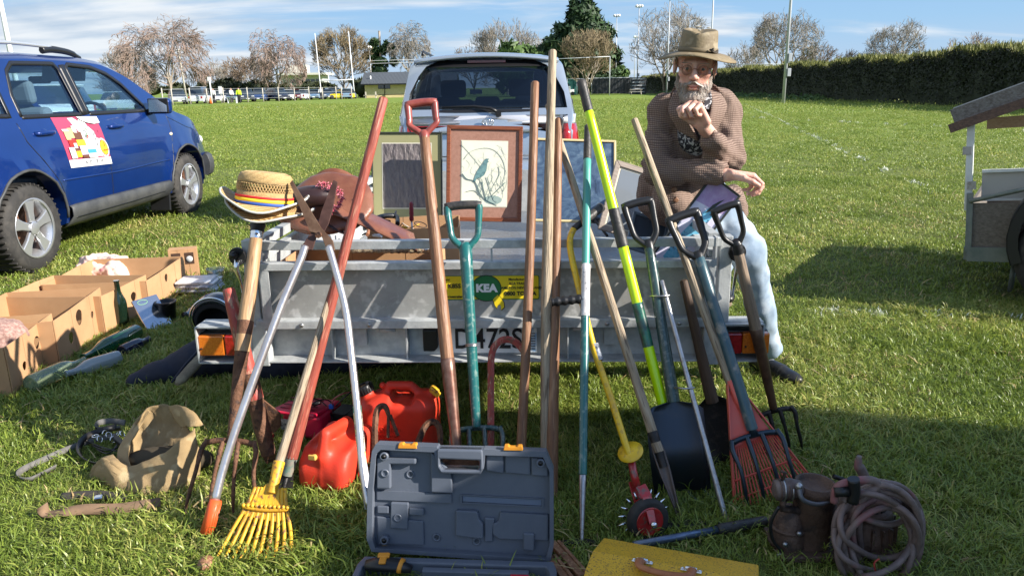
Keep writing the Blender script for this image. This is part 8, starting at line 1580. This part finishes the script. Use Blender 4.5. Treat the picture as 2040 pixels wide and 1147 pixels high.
# ------------------------------------------------------------------ the seated man
def tweed():
 mt = bpy.data.materials.new('brown_tweed'); mt.use_nodes = True; t = mt.node_tree; b = t.nodes['Principled BSDF']; L = t.links.new; tc = nd(t, 'ShaderNodeTexCoord')
 nz = nd(t, 'ShaderNodeTexNoise'); nz.inputs['Scale'].default_value = 7; L(tc.outputs['Object'], nz.inputs[0]); ad = nd(t, 'ShaderNodeMix', data_type='VECTOR'); ad.inputs[0].default_value = .03; L(tc.outputs['Object'], ad.inputs[4]); L(nz.outputs[1], ad.inputs[5])
 def wave(d, sc): w = nd(t, 'ShaderNodeTexWave', bands_direction=d); w.inputs['Scale'].default_value = sc; w.inputs['Distortion'].default_value = .6; w.inputs['Detail'].default_value = 1; L(ad.outputs[1], w.inputs[0]); return w.outputs[1]
 a, c = wave('Z', 40), wave('X', 46); m = nd(t, 'ShaderNodeMath', operation='MULTIPLY'); L(a, m.inputs[0]); L(c, m.inputs[1]); m2 = nd(t, 'ShaderNodeMath', operation='ADD'); L(m.outputs[0], m2.inputs[0]); m3 = nd(t, 'ShaderNodeMath', operation='MULTIPLY'); m3.inputs[1].default_value = .45; L(a, m3.inputs[0]); L(m3.outputs[0], m2.inputs[1])
 cr = nd(t, 'ShaderNodeValToRGB'); cr.color_ramp.elements[0].position = .22; cr.color_ramp.elements[0].color = (.12, .082, .068, 1); cr.color_ramp.elements[1].position = .85; cr.color_ramp.elements[1].color = (.26, .19, .152, 1); L(m2.outputs[0], cr.inputs[0]); L(cr.outputs[0], b.inputs['Base Color'])
 b.inputs['Roughness'].default_value = .95; b.inputs['Specular IOR Level'].default_value = .15; bp = nd(t, 'ShaderNodeBump'); bp.inputs['Distance'].default_value = .0007; L(m2.outputs[0], bp.inputs['Height']); L(bp.outputs[0], b.inputs['Normal']); return mt
TWEED = tweed(); JEAN = mat('faded_denim', (.30, .37, .44), .95, c2=(.21, .28, .37), sc=7, bump=.15, bsc=500, c3=(.38, .44, .50), sc3=11, spec=.15); OIL = mat('waxed_hat_cloth', (.20, .155, .085), .7, c2=(.14, .105, .06), sc=10, bump=.12, bsc=120, c3=(.28, .23, .15), sc3=22)
BEARD = mat('grey_beard', (.38, .34, .30), .85, c2=(.30, .23, .17), sc=24, lo=.42, hi=.7, bump=1.2, bsc=160, st=(2, 2, .5)); SHOE = mat('black_shoe_leather', (.008, .008, .009), .38, c2=(.018, .017, .016), sc=12); SHIRT = mat('patterned_shirt', (.02, .02, .025), .8, c2=(.45, .45, .46), sc=70, lo=.52, hi=.56)
FACE = mat('face_skin', (.64, .39, .30), .42, c2=(.54, .26, .20), sc=16, lo=.42, hi=.66, bump=.15, bsc=200, det=4, c3=(.62, .37, .29), sc3=40); FACE.node_tree.nodes['Principled BSDF'].inputs['Subsurface Weight'].default_value = .12; FACE.node_tree.nodes['Principled BSDF'].inputs['Subsurface Scale'].default_value = .01
J = lambda px, py, Y: np.array(atY(px, py, Y))
def uni(k, *ds):
 o = ds[0]
 for d in ds[1:]: o = smin(o, d, k)
 return o
def hand_joints(curls, thumb, L=1.0, spread=1.0):
 """local: +y along the fingers, +z towards the palm side, x across (thumb at -x). returns capsules"""
 C_ = []; C_ += [((-.028, .0, 0), (-.030, .078, 0), .0155, .0130), ((-.010, .0, 0), (-.010, .084, 0), .017, .0130), ((.010, .0, 0), (.010, .082, 0), .017, .0125), ((.026, .0, 0), (.028, .074, 0), .015, .0115)]
 xs = (-.031, -.010, .011, .030); ys = (.082, .088, .084, .075); ls = ((.043, .026, .021), (.048, .029, .022), (.044, .028, .022), (.034, .021, .019)); rs = (.0092, .0095, .0090, .0080)
 for i in range(4):
  p = np.array([xs[i], ys[i], 0.]); a = 0; sx = (i-1.4)*.05*spread
  for k in range(3):
   a += R(curls[i][k]); q = p+ls[i][k]*L*np.array([sx*math.cos(a), math.cos(a), math.sin(a)]); C_.append((tuple(p), tuple(q), rs[i]*(1.06-.1*k), rs[i]*(1.0-.1*k))); p = q
 p = np.array([-.026, .012, .008])
 for l, r0, r1, d in zip((.042, .034, .026), (.0155, .0115, .0105), (.0118, .0105, .0085), thumb): d = np.array(d, float); d /= np.linalg.norm(d); q = p+l*d; C_.append((tuple(p), tuple(q), r0, r1)); p = q
 return C_
def hand_sdf(P, M, caps):
 mi = np.array(M.inverted()); Q = P@mi[:3, :3].T+mi[:3, 3]; o = None
 palm = None
 for c_ in caps[:4]: d = cap(Q, *c_); palm = d if palm is None else smin(palm, d, .010)
 o = palm
 for i in range(4):
  f = None
  for c_ in caps[4+3*i:7+3*i]: d = cap(Q, *c_); f = d if f is None else smin(f, d, .0025)
  o = smin(o, f, .004)
 t_ = None
 for c_ in caps[16:]: d = cap(Q, *c_); t_ = d if t_ is None else smin(t_, d, .004)
 return smin(o, t_, .007)
def man():
 base = atZ(1500, 745); rt = thing('person', 'seated man in a wide brimmed hat and brown tweed jacket, hand at his chin', 'person', (base.x-.15, base.y+.05, 0))
 Yh = 3.0
 shR, elR, wrR = J(1319, 214, 3.24), J(1311, 338, 3.10), J(1450, 349, 2.97)
 shL, elL, wrL = J(1448, 210, 3.20), J(1452, 318, 3.13), J(1400, 250, 2.93)
 hip = J(1352, 385, 3.36); hipR, knR, anR = J(1365, 395, 3.33), J(1408, 452, 3.14), J(1436, 538, 3.46); hipL, knL, anL = J(1402, 388, 3.30), J(1489, 500, 3.06), J(1535, 700, 3.26)
 neck = J(1386, 205, 3.13)
 dL = Vector((-.30, -.05, 1)).normalized(); HL_ = frame_m(Vector(wrL), x=(0, 0, 1), z=(0, 0, 1));
 def hframe(o, y, z): y = Vector(y).normalized(); z = Vector(z); z = (z-y*z.dot(y)).normalized(); x = y.cross(z); m = Matrix((x, y, z)).transposed().to_4x4(); m.translation = Vector(o); return m
 kn = Vector(atY(1376, 200, 2.90)); ML = hframe(Vector(wrL)+(kn-Vector(wrL))*.12, kn-Vector(wrL), (-.75, -.62, 0)); capsL = hand_joints([(72, 88, 50), (78, 90, 50), (82, 92, 50), (86, 92, 50)], [(-.1, .85, .5), (.25, .8, .55), (.5, .6, .4)])
 MR_ = hframe(Vector(wrR)+Vector((.012, 0, 0)), (1, -.10, -.12), (.05, -.3, -1)); MR_ = MR_; capsR = hand_joints([(40, 62, 40), (46, 68, 42), (52, 70, 44), (58, 72, 44)], [(-.7, .75, .25), (-.25, .95, .35), (.05, .95, .4)])
 Hc = atD(1385, 133, 2.93); HM = Matrix.Translation(Hc) @ Matrix.Diagonal((.94, .94, .94, 1)) @ Matrix.Rotation(R(-13), 4, 'Z') @ Matrix.Rotation(R(3.5), 4, 'Y') @ Matrix.Rotation(R(9), 4, 'X'); hi = np.array(HM.inverted())
 toH = lambda P: P@hi[:3, :3].T+hi[:3, 3]
 def head(Q):
  x = np.abs(Q[..., 0]); S_ = np.stack([x, Q[..., 1], Q[..., 2]], -1)
  o = uni(.03, ell(Q, (0, .018, .032), (.074, .093, .098)), ell(Q, (0, -.035, -.045), (.056, .060, .078)), cap(S_, (.030, -.045, -.085), (.0, -.062, -.102), .030, .026))
  o = smin(o, ell(S_, (.043, -.064, -.016), (.022, .022, .020)), .02); o = smin(o, cap(S_, (.0, -.083, .026), (.040, -.072, .024), .012, .010), .014)
  o = smax(o, -ell(S_, (.031, -.098, .004), (.019, .017, .013)), .010); o = smin(o, cap(Q, (0, -.088, .016), (0, -.113, -.026), .0075, .0125), .010); o = smin(o, ell(S_, (.0125, -.104, -.031), (.0085, .010, .0075)), .006)
  o = smin(o, ell(S_, (.031, -.0815, .003), (.0160, .0135, .0140)), .004); o = smax(o, -cap(S_, (.016, -.100, .0035), (.044, -.088, .0030), .0022, .0018), .003)
  o = smax(o, -cap(S_, (.024, -.104, -.038), (.040, -.078, -.062), .0016, .0012), .006)
  o = smin(o, ell(S_, (.006, -.100, -.060), (.020, .010, .0052)), .006); o = smin(o, ell(Q, (0, -.099, -.072), (.019, .010, .0062)), .005); o = smax(o, -cap(S_, (0, -.112, -.0655), (.022, -.102, -.0660), .0016, .0010), .002)
  ear = smax(ell(S_, (.082, .012, -.004), (.010, .021, .032)), -ell(S_, (.092, .006, -.002), (.008, .012, .021)), .004); return smin(o, ear, .006)
 V1, F1 = sdf_mesh(lambda P: uni(.04, cap(P, hip+np.array([0, 0, .03]), (shR+shL)/2+np.array([0, .03, -.10]), .10, .085), cap(P, shR+np.array([.02, 0, -.01]), shL+np.array([-.02, 0, -.01]), .045, .045), cap(P, neck+np.array([0, .03, -.05]), np.array(HM @ Vector((0, .02, -.07))), .056, .054), cap(P, shR, elR, .045, .036), cap(P, elR, wrR, .038, .027), cap(P, shL, elL, .045, .036), cap(P, elL, wrL, .038, .027), cap(P, hipR, knR, .07, .05), cap(P, knR, anR, .045, .035), cap(P, hipL, knL, .07, .05), cap(P, knL, anL, .045, .036)), (.35, 2.75, .0), (1.45, 3.65, 1.62), .012)
 A_ = np.array(Hc)-.15; B_ = np.array(Hc)+.15; V2, F2 = sdf_mesh(lambda P: smin(head(toH(P)), cap(P, neck+np.array([0, .03, -.05]), np.array(HM @ Vector((0, .02, -.07))), .056, .054), .02), A_, B_, .0032)
 parts = [(V1, F1), (V2, F2)]
 for M_, cp_, w_, e_ in ((ML, capsL, wrL, elL), (MR_, capsR, wrR, elR)):
  o_ = np.array(M_.translation); parts.append(sdf_mesh(lambda P: smin(hand_sdf(P, M_, cp_), cap(P, np.array(e_)*.35+np.array(w_)*.65, w_, .030, .0235), .018)-.0004, o_-.15, o_+.15, .0026))
 off = 0; VV, FF = [], []
 for v, f in parts: VV.append(v); FF.append(f+off); off += len(v)
 npobj('body', np.concatenate(VV), np.concatenate(FF), FACE, rt, smooth=True, world=True)
 mb = MB();
 for s in (-1, 1):
  mb.sphere((s*.031, -.0835, .003), .0115, 16, 10, m=HM)
 ey = obj('eyes', mb, mat('eye_white', (.40, .35, .32), .15, coat=1), rt, world=True); mb = MB()
 for s in (-1, 1): mb.sphere((s*.031, -.0925, .0025), 1, 12, 8, sc=(.0066, .0030, .0066), m=HM)
 npart(ey, 'iris', mb, mat('iris_dark', (.03, .025, .02), .1, coat=1))
 mb = MB().sphere((0, -.104, -.0655), 1, 14, 8, sc=(.017, .006, .0065), m=HM); obj('lips', mb, mat('lip', (.36, .13, .10), .5), rt, world=True)
 def bd(P):
  Q = toH(P); S_ = np.stack([np.abs(Q[..., 0]), Q[..., 1], Q[..., 2]], -1)
  o = uni(.018, cap(S_, (.068, -.014, -.030), (.058, -.035, -.070), .006, .013), cap(S_, (.058, -.035, -.070), (.030, -.068, -.105), .014, .022), ell(Q, (0, -.076, -.112), (.044, .034, .034)))
  o = smin(o, cap(S_, (.004, -.106, -.046), (.028, -.096, -.060), .0065, .0055), .006); o = smin(o, cap(S_, (.030, -.094, -.060), (.036, -.080, -.088), .0078, .012), .008)
  return smax(o, -ell(Q, (0, -.112, -.066), (.020, .016, .0085)), .004)+wob(Q, 190, .0016)+wob(Q, 330, .0010, 3)
 sobj('beard', bd, np.array(Hc)+[-.11, -.16, -.19], np.array(Hc)+[.11, .06, .05], .0035, BEARD, rt, world=True)
 rn = random.Random(9); st_ = MB()
 for i in range(900):
  a = rn.uniform(-1.2, 1.2); z = rn.uniform(-.146, -.052); rx = .062 if z > -.08 else .062-(-.08-z)*.45; x = math.sin(a)*rx; y = -.045-math.cos(a)*(.054 if z > -.1 else .054-(-.1-z)*.4)
  if abs(x) < .022 and z > -.080 and z < -.055: continue
  p = HM @ Vector((x, y, z)); d = (HM.to_3x3() @ Vector((x*3.0+rn.gauss(0, .18), y+.02+rn.gauss(0, .1), -.35+rn.gauss(0, .15)))).normalized()*rn.uniform(.010, .020); st_.tube([p, p+d*.5, p+d+Vector((0, 0, -.003))], [.0010, .0008, .0004], 3, cap=False)
 for i in range(110):
  s = rn.choice((-1, 1)); t_ = rn.random(); p = HM @ Vector((s*(.004+.030*t_), -.112+.014*t_, -.044-.014*t_)); d = (HM.to_3x3() @ Vector((s*.8, -.2, -.7))).normalized()*rn.uniform(.008, .014); st_.tube([p, p+d], [.0011, .0005], 3, cap=False)
 for i in range(120):
  s = rn.choice((-1, 1)); t_ = rn.random(); p = HM @ Vector((s*(.014+.034*t_), -.094+.014*t_, .022+.003*math.sin(t_*3))); d = (HM.to_3x3() @ Vector((s*.9, -.3, .3))).normalized()*.008; st_.tube([p, p+d], [.0011, .0005], 3, cap=False)
 for i in range(260):
  s = rn.choice((-1, 1)); p = HM @ Vector((s*.077, rn.uniform(-.015, .06), rn.uniform(-.03, .055))); d = (HM.to_3x3() @ Vector((s*.25, .3, -.8))).normalized()*rn.uniform(.012, .024); st_.tube([p, p+d], [.0014, .0006], 3, cap=False)
 obj('whiskers', st_, mat('white_whisker', (.48, .45, .42), .6, c2=(.28, .21, .15), sc=30), rt, world=True)
 gm = mat('bronze_wire', (.25, .14, .08), .3, .8); gl = MB()
 for s in (-1, 1): gl.torus(.0200, .0013, 32, 6, m=HM @ Matrix.Translation((s*.032, -.1045, -.001)) @ Matrix.Rotation(s*R(7), 4, 'Z') @ Matrix.Rotation(PI/2, 4, 'X')); gl.tube([HM @ Vector(p) for p in ((s*.054, -.100, .006), (s*.074, -.06, .008), (s*.082, .0, .010))], .0013, 6)
 gl.tube(crom([HM @ Vector(p) for p in ((-.010, -.108, .003), (0, -.113, .008), (.010, -.108, .003))], 4), .0013, 6); g_ = obj('spectacles', gl, gm, rt, world=True)
 ls = MB()
 for s in (-1, 1): ls.lathe([(.0192, 0), (0, .001)], 24, m=HM @ Matrix.Translation((s*.032, -.1045, -.001)) @ Matrix.Rotation(s*R(7), 4, 'Z') @ Matrix.Rotation(PI/2, 4, 'X'))
 npart(g_, 'lenses', ls, glassmat('spectacle_glass', (.90, .88, .86), .0))
 KM = HM @ Matrix.Translation((.004, .012, .052)) @ Matrix.Rotation(R(-6), 4, 'X') @ Matrix.Rotation(R(1), 4, 'Y'); g = []; N = 56
 for i in range(N):
  a = 2*PI*i/N; row = []
  for t in (0, .2, .45, .7, .9, 1): rx, ry = .078+(.157-.078)*t, .094+(.156-.094)*t; z = -.030*t*t*(.35+.65*abs(math.cos(a))**1.5)+.004*math.sin(3*a+1)*t; row.append(KM @ Vector((rx*math.cos(a), ry*math.sin(a), z)))
  g.append(row)
 ht = thing('felt_hat', 'weathered olive brown wide brimmed hat worn by the seated man', 'hat', KM.translation)
 br = obj('brim', MB().grid(g, wrap=True), OIL, ht, world=True, solid=.0035); npart(br, 'brim_stitch', MB().tube([r_[-1] for r_ in g], .0028, 6, closed=True), OIL)
 rows = [(z_*.78, k0, d0) for z_, k0, d0 in ((0, 1.0, 0), (.02, .995, 0), (.045, .975, 0), (.075, .95, 0), (.10, .925, 0), (.115, .89, .0), (.1215, .82, .002), (.122, .70, .008), (.118, .45, .016), (.112, .2, .02), (.11, .02, .02))]
 g = []
 for i in range(N):
  a = 2*PI*i/N; row = []
  for z, k_, dn in rows:
   pinch = 1-.10*max(0, math.cos(a+PI/2-.5))**6*(z/.12)-.08*max(0, math.cos(a+PI/2+.6))**6*(z/.12); dent = .016*(z/.12)**3*math.exp(-(math.cos(a)*2.6)**2)
   row.append(KM @ Vector((.079*k_*math.cos(a)*pinch, .095*k_*math.sin(a)*pinch, z-dn-dent+.010*(z/.12)*math.sin(a))))
  g.append(row)
 cr = obj('crown', MB().grid(g, wrap=True), OIL, ht, world=True, solid=.003); npart(cr, 'band', MB().grid([[KM @ Vector((.0815*math.cos(2*PI*i/N), .0975*math.sin(2*PI*i/N), z)) for z in (.002, .022)] for i in range(N)], wrap=True), mat('hat_band', (.15, .115, .065), .7), solid=.001)
 for k_ in range(3): npart(cr, 'cord_knot', MB().tube(crom([KM @ Vector(p) for p in ((.045+.006*k_, -.088, .018), (.058, -.092, .010+.006*k_), (.070-.004*k_, -.070, .006), (.078, -.058, .008+.004*k_))], 4), .0035, 6), mat('dark_cord', (.04, .03, .018), .7))
 for p, w_ in (((-.012, -.092, .102), .020), ((.030, -.085, .100), .014), ((-.004, -.094, .088), .010)): npart(cr, 'worn_patch', MB().sphere(KM @ Vector(p), 1, 10, 6, sc=(w_*.6, .0035, .0022)), mat('worn_thread', (.5, .46, .38), .9))
 w2 = lambda P: wob(P, 15, .0085)+wob(P, 33, .0045, 2.1)+.0022*np.sin(P[..., 0]*70+P[..., 2]*120+8*np.sin(P[..., 2]*13+P[..., 0]*7))
 def jk(P):
  tor = uni(.06, cap(P, hip+np.array([-.01, .0, .0]), J(1366, 300, 3.27), .152, .138), cap(P, J(1366, 300, 3.27), J(1384, 236, 3.22), .138, .120), cap(P, shR+np.array([.012, 0, -.012]), shL+np.array([-.012, 0, -.010]), .066, .064))
  ar = uni(.022, cap(P, shR+np.array([.004, 0, -.02]), elR, .068, .056), cap(P, elR, J(1436, 346, 2.985), .058, .040)); al = uni(.022, cap(P, shL+np.array([-.004, 0, -.02]), elL+np.array([.0, 0, .0]), .066, .056), cap(P, elL, J(1417, 281, 2.965), .058, .042))
  o = smin(smin(tor, ar, .028), al, .028); sk = uni(.04, ell(P, J(1292, 385, 3.34), (.055, .07, .085)), ell(P, J(1338, 402, 3.20), (.085, .10, .075)), ell(P, J(1455, 415, 3.40), (.075, .09, .10))); o = smin(o, sk, .04)
  x = P[..., 0]; z = P[..., 2]; o = o+w2(P)+.0045*np.sin((P[..., 0]*55+P[..., 2]*80+6*np.sin(P[..., 2]*9)))*np.exp(-(((P-elR)**2).sum(-1))/.02)+.004*np.sin(P[..., 0]*90-P[..., 2]*60)*np.exp(-(((P-elL)**2).sum(-1))/.015)
  nk = smax(cap(P, neck+np.array([.004, -.02, .10]), J(1392, 244, 3.03), .060, .018), -cap(P, neck, neck+np.array([0, .2, 0]), .001, .001), .01)
  o = smax(o, -nk, .012)
  for a_, b_, r_ in ((J(1452, 348, 2.97), J(1600, 350, 2.9), .033), (J(1404, 266, 2.93), J(1396, 225, 2.80), .031)): o = smax(o, -cap(P, a_, b_, r_, r_), .004)
  return o
 jo = sobj('jacket', jk, (.25, 2.78, .62), (1.30, 3.62, 1.50), .0085, TWEED, rt, world=True)
 def sheet(name, pts, mt_, th=.006, par=jo):
  g = [[Vector(atY(*p)) for p in r_] for r_ in pts]; A = [crom(r_, 5) for r_ in g]; B = list(zip(*[crom([r_[j] for r_ in A], 5) for j in range(len(A[0]))])); return obj(name, MB().grid([list(r_) for r_ in B]), mt_, par, world=True, solid=th)
 sheet('lapel', [[(1362, 180, 3.09), (1357, 204, 3.02), (1367, 236, 2.99), (1391, 282, 3.0)], [(1343, 183, 3.12), (1333, 205, 3.06), (1333, 228, 3.03), (1352, 262, 3.03)]], TWEED, .011)
 sheet('lapel', [[(1412, 182, 3.09), (1416, 205, 3.02), (1411, 236, 2.99), (1394, 282, 3.0)], [(1434, 188, 3.13), (1446, 210, 3.08), (1440, 232, 3.05), (1420, 268, 3.04)]], TWEED)
 sheet('collar', [[(1340, 186, 3.14), (1350, 172, 3.16), (1386, 162, 3.22), (1420, 170, 3.16), (1436, 188, 3.14)], [(1336, 200, 3.13), (1344, 180, 3.17), (1386, 172, 3.25), (1428, 180, 3.17), (1442, 200, 3.13)]], TWEED)
 for px, py, Y in ((1343, 378, 3.085), (1346, 398, 3.09)): obj('button', MB().lathe([(.011, 0), (.012, .003), (.008, .005), (0, .0045)], 16, m=Matrix.Translation(atY(px, py, Y)) @ Matrix.Rotation(R(90), 4, 'X')), RODW, jo, world=True)
 sf = lambda P: smax(uni(.03, cap(P, neck+np.array([0, .015, .02]), J(1386, 275, 3.13), .066, .072), cap(P, neck+np.array([-.055, .0, .01]), neck+np.array([.055, .0, .01]), .040, .040)), P[..., 2]-(neck[2]+.035), .006)+wob(P, 50, .002)
 sh = sobj('shirt', sf, neck-np.array([.16, .18, .26]), neck+np.array([.16, .16, .08]), .006, SHIRT, rt, world=True)
 for s, pts in ((-1, [[(1362, 182, 3.045), (1360, 200, 3.01), (1368, 218, 2.99)], [(1374, 190, 3.03), (1375, 205, 3.0), (1376, 216, 2.985)]]), (1, [[(1416, 182, 3.045), (1418, 200, 3.01), (1412, 218, 2.99)], [(1404, 190, 3.03), (1402, 205, 3.0), (1402, 216, 2.985)]])): sheet('shirt_collar', pts, SHIRT, .003, sh)
 def jn(P):
  o = uni(.03, cap(P, hipL, knL, .095, .074), cap(P, knL, knL+(anL-knL)*.5, .070, .060), cap(P, knL+(anL-knL)*.5, anL+np.array([0, 0, .02]), .060, .052)); o2 = uni(.03, cap(P, hipR, knR, .095, .070), cap(P, knR, anR+np.array([0, 0, .02]), .066, .050)); o = smin(o, o2, .02)
  o = smin(o, ell(P, hip+np.array([.04, 0, -.03]), (.14, .13, .10)), .03); z = P[..., 2]; return o+wob(P, 12, .005)+wob(P, 28, .0036, 1)+wob(P, 60, .0014, 3)+.0018*np.sin(z*75+P[..., 0]*60)*np.exp(-((z-anL[2]-.12)/.14)**2)+.0018*np.sin(z*70-P[..., 0]*80)*np.exp(-((z-knL[2])/.07)**2)
 jn_ = sobj('jeans', jn, (.45, 2.80, .06), (1.45, 3.66, 1.05), .009, JEAN, rt, world=True)
 for k_, (heel, toe, up_) in enumerate(((atZ(1500, 738, .0)+Vector((-.02, .05, 0)), atZ(1596, 774, .0), 0.), (Vector(anR)+Vector((-.02, .06, -.13)), Vector(atY(1452, 612, 3.32)), .0))):
  Yd = (toe-heel); Ls = max(.27, min(.30, Yd.length)); Yd.normalize(); heel = toe-Yd*Ls; Xd = Yd.cross(Vector((0, 0, 1))).normalized(); Zd = Xd.cross(Yd); M_ = Matrix((Xd, Yd, Zd)).transposed().to_4x4(); M_.translation = heel; sr = thing('tmp', 'x', 'x', m=M_); bpy.data.objects.remove(sr); mi = np.array(M_.inverted())
  def fs(P):
   Q = P@mi[:3, :3].T+mi[:3, 3]; o = uni(.03, ell(Q, (0, .045, .045), (.036, .05, .04)), ell(Q, (0, .20*Ls/.28, .036), (.046, .085, .032)), cap(Q, (0, .09, .05), (0, .16*Ls/.28, .045), .040, .036), cap(Q, (0, .055, .06), (0, .06, .10), .040, .042)); o = smax(o, -cap(Q, (0, .055, .10), (0, .05, .2), .030, .035), .006); o = smax(o, .016-Q[..., 2], .004); return o+.0012*np.sin(Q[..., 1]*260)*np.exp(-((Q[..., 1]-.19)/.03)**2)
  c_ = np.array(M_ @ Vector((0, Ls/2, .05))); so_ = sobj('shoe', fs, c_-.19, c_+.19, .0055, SHOE, rt, world=True)
  sp = [(.040*math.sin(a)*(1.12 if math.cos(a) > 0 else .92), Ls/2-.002+Ls*.50*math.cos(a)) for a in np.linspace(0, 2*PI, 28)[:-1]]; npart(so_, 'sole', MB().prism([(-x, y) for x, y in sp], 0, .018, m=M_), mat('brown_sole', (.16, .12, .08), .7) if k_ else RUBBER, bevel=.003)
  for j in range(5): y = .10+.020*j; npart(so_, 'lace', MB().tube(crom([M_ @ Vector(p) for p in ((-.026, y, .078-.006*j), (-.01, y+.006, .091-.007*j), (.012, y, .091-.007*j), (.026, y+.008, .076-.006*j))], 3), .0022, 5), mat('grey_lace', (.30, .33, .38), .7))
  for sx in (-1, 1): npart(so_, 'lace', MB().tube(crom([M_ @ Vector(p) for p in ((0, .095, .095), (sx*.02, .09, .115), (sx*.035, .11, .10), (sx*.02, .12, .088))], 4), .002, 5), mat('grey_lace', (.30, .33, .38), .7))
 npart(sh, 'ring', MB().torus(.0098, .0016, 16, 6, m=ML @ Matrix.Translation((.011, .098, .022)) @ Matrix.Rotation(R(-10), 4, 'X')), mat('gold', (.7, .5, .2), .2, 1.)) if False else None
man()
